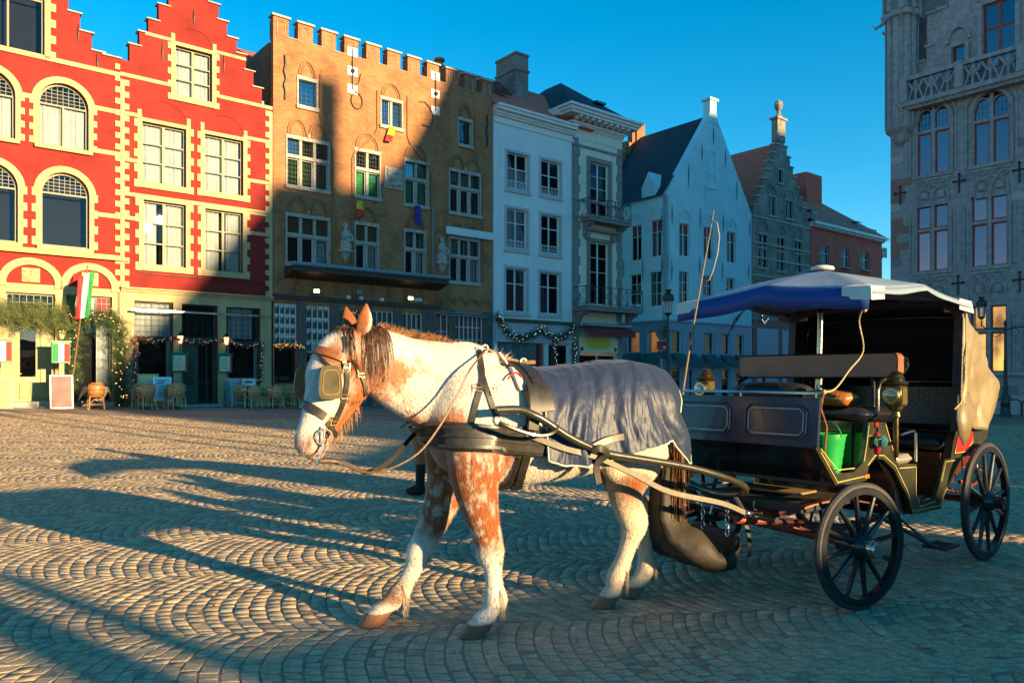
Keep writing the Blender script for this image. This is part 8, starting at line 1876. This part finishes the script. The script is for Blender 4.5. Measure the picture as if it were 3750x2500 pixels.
sp = empty('traffic_sign', (5.9, 30.2, 0), .3, 'round road sign seen from behind on a post by the street lamp', 'road sign'); MB().tube([(0,0,0),(0,0,3.5)], .04, 10).build('post', M_zinc, sp); MB().lathe([(.30,0),(.30,.015)], (0,-.07,3.25), 24, 'y').build('sign_disc', mat('sign_back_grey', (.10,.11,.12), .5, metal=.5), sp); MB().box(-.22,-.06,2.55,.22,-.04,2.88).build('red_plate', M_flag_red, sp); MB().box(-.22,-.06,2.2,.22,-.04,2.5).build('dark_plate', M_ink, sp); MB().box(-.07,-.062,1.5,.07,-.045,1.8).build('blue_sticker', mat('blue_sticker', (.01,.05,.35), .5, bump=0), sp)
for nm in (M_paper,): MB().box(.05,-.065,2.6,.16,-.061,2.7).build('sticker', nm, sp)
for (a_, b_, lab) in ((-6.0, 9.7, 'tall thin mast added out of view to cast a shadow streak'), (-7.5, 8.95, 'second tall mast added out of view to cast a shadow streak'), (-5.0, 11.0, 'third tall mast added out of view to cast a shadow streak')):  # unseen masts added to lay thin shadow streaks on the setts
    p = SA*a_+SB*b_; m_ = empty('shadow_mast', (p[0], p[1], 0), 0, lab, 'shadow mast', 'added shadow masts out of view'); MB().lathe([(.14,0),(.12,.6),(.08,.8),(.06,6.0),(.03,6.2)], (0,0,0), 12).build('post', M_lampgreen, m_, smooth=True); lamp_head(m_, (0,0,6.5), .9)
def litter():
    mb = MB(); rr = random.Random(11)
    for i in range(150):
        d = rr.uniform(3.6, 12); x = rr.uniform(-.66, .66)*d; a = rr.random()*3.14; L_ = rr.uniform(.012,.05); w = rr.uniform(.002,.006) if rr.random() < .75 else .012; c, s_ = math.cos(a), math.sin(a); z = .024+float(ground_z(x, d)); mb.add([(x-c*L_-s_*w, d-s_*L_+c*w, z), (x+c*L_-s_*w, d+s_*L_+c*w, z+rr.uniform(0,.006)), (x+c*L_+s_*w, d+s_*L_-c*w, z+.003), (x-c*L_+s_*w, d-s_*L_-c*w, z+rr.uniform(0,.006))], [(0,1,2,3)])
    o = mb.build('straw_litter', mat('straw_bits', (.30,.20,.09), .8, var=.6, scale=3, bump=0)); tag(o, 'scattered bits of straw and leaf on the setts', 'litter', None, 'stuff')
litter()
# ------------------------------------------------------------------ the groom standing behind the horse
def person():
    mb = MB(); mz = GZ
    def limb(pts, n=14, lat=(0,1,0)): loft(mb, smooth_rings([((x, y, z), a, b) for x, y, z, a, b in pts], 4), n, lat=lat)
    for s in (-1, 1):
        limb([(.02*s,s*.085,.95,.085,.10),(.01*s+.01,s*.095,.72,.078,.085),(.02*s,s*.10,.50,.060,.065),(.02*s-.01,s*.105,.36,.056,.062),(.02*s,s*.11,.12,.046,.052),(.02*s,s*.11,.07,.045,.06)]); limb([(.02*s-.07,s*.11,.06,.03,.03),(.02*s,s*.11,.06,.045,.055),(.02*s+.10,s*.115,.045,.048,.035),(.02*s+.17,s*.12,.04,.03,.02)], lat=(0,1,0))
        sh = (0,s*.19,1.40); limb([(0,s*.15,1.40,.07,.07),(0,s*.21,1.34,.058,.06),(-.02,s*.235,1.14,.048,.05),(.04,s*.24,.98,.042,.042),(.13,s*.22,.90,.034,.034)]) if s < 0 else limb([(0,.15,1.40,.07,.07),(.02,.21,1.33,.058,.06),(.05,.24,1.13,.048,.05),(.20,.20,1.06,.042,.042),(.30,.14,1.10,.034,.034)])
        hx, hy, hz = (.17,-.215,.86) if s < 0 else (.35,.11,1.12)
        limb([(hx-.03,hy,hz+.03,.03,.02),(hx,hy,hz,.038,.022),(hx+.04,hy,hz-.02,.03,.018)])
        for k in range(4): limb([(hx+.03,hy-.027+.018*k,hz-.01,.009,.009),(hx+.06,hy-.027+.018*k,hz-.035,.008,.008),(hx+.055-.004*k,hy-.027+.018*k,hz-.06-.004*(k % 2),.007,.007)], 8)
        limb([(hx,hy-s*.035,hz,.010,.010),(hx+.03,hy-s*.05,hz-.01,.009,.009),(hx+.05,hy-s*.045,hz-.03,.008,.008)], 8)
    limb([(0,0,.84,.15,.10),(0,0,.95,.175,.125),(0,0,1.10,.165,.12),(0,0,1.28,.19,.125),(0,0,1.40,.17,.10),(0,0,1.46,.09,.075)], 20); limb([(0,0,1.42,.06,.06),(.01,0,1.54,.055,.058)], 12)
    limb([(.005,0,1.50,.04,.05),(.02,0,1.545,.062,.085),(.015,0,1.62,.074,.098),(.005,0,1.68,.075,.095),(0,0,1.73,.05,.06),(0,0,1.745,.02,.02)], 18); mb.sphere((.105,0,1.61), .018, 6, sq=(1,.8,1.3))
    for s in (-1, 1): mb.sphere((.0,s*.077,1.615), .022, 6, sq=(.7,.4,1.2))
    me = remeshed(mb, 'person', .011, 4); n = len(me.vertices); V = np.empty(n*3); me.vertices.foreach_get('co', V); V = V.reshape(-1,3); x, y, z = V.T; f = fbm(V, 20, 3)
    col = np.tile(np.array([.03,.04,.09]), (n, 1)); col[z < .90] = (.36,.12,.04); col[z < .40] = (.012,.011,.012); col[z > 1.47] = (.42,.24,.16)
    hand = ((x > .13) & (z < .93) & (z > .74) & (y < -.17)) | ((x > .31) & (z > 1.0) & (z < 1.2)); col[hand] = (.42,.24,.16); col[(z > 1.64) & ((x < .06) | (z > 1.69))] = (.05,.03,.018); col[(z > 1.50) & (x < -.02)] = (.05,.03,.018)
    col[(np.abs(z-1.635) < .008) & (np.abs(np.abs(y)-.032) < .014) & (x > .06)] = (.03,.02,.015); col[(np.abs(z-1.565) < .005) & (np.abs(y) < .025) & (x > .06)] = (.30,.09,.07)
    col *= (.8+.4*f)[:, None]; setcol(me, col); me.materials.append(vcolmat('person_cloth', .75, .3, (60,60,60))); o = link('person', me); o.location = (-1.17, 9.7, 0); o.rotation_euler = (0, 0, R(200)); tag(o, 'person in brown trousers and black boots standing behind the horse chest', 'person')
    o.location.z = GZ-min(V[:, 2])
person()
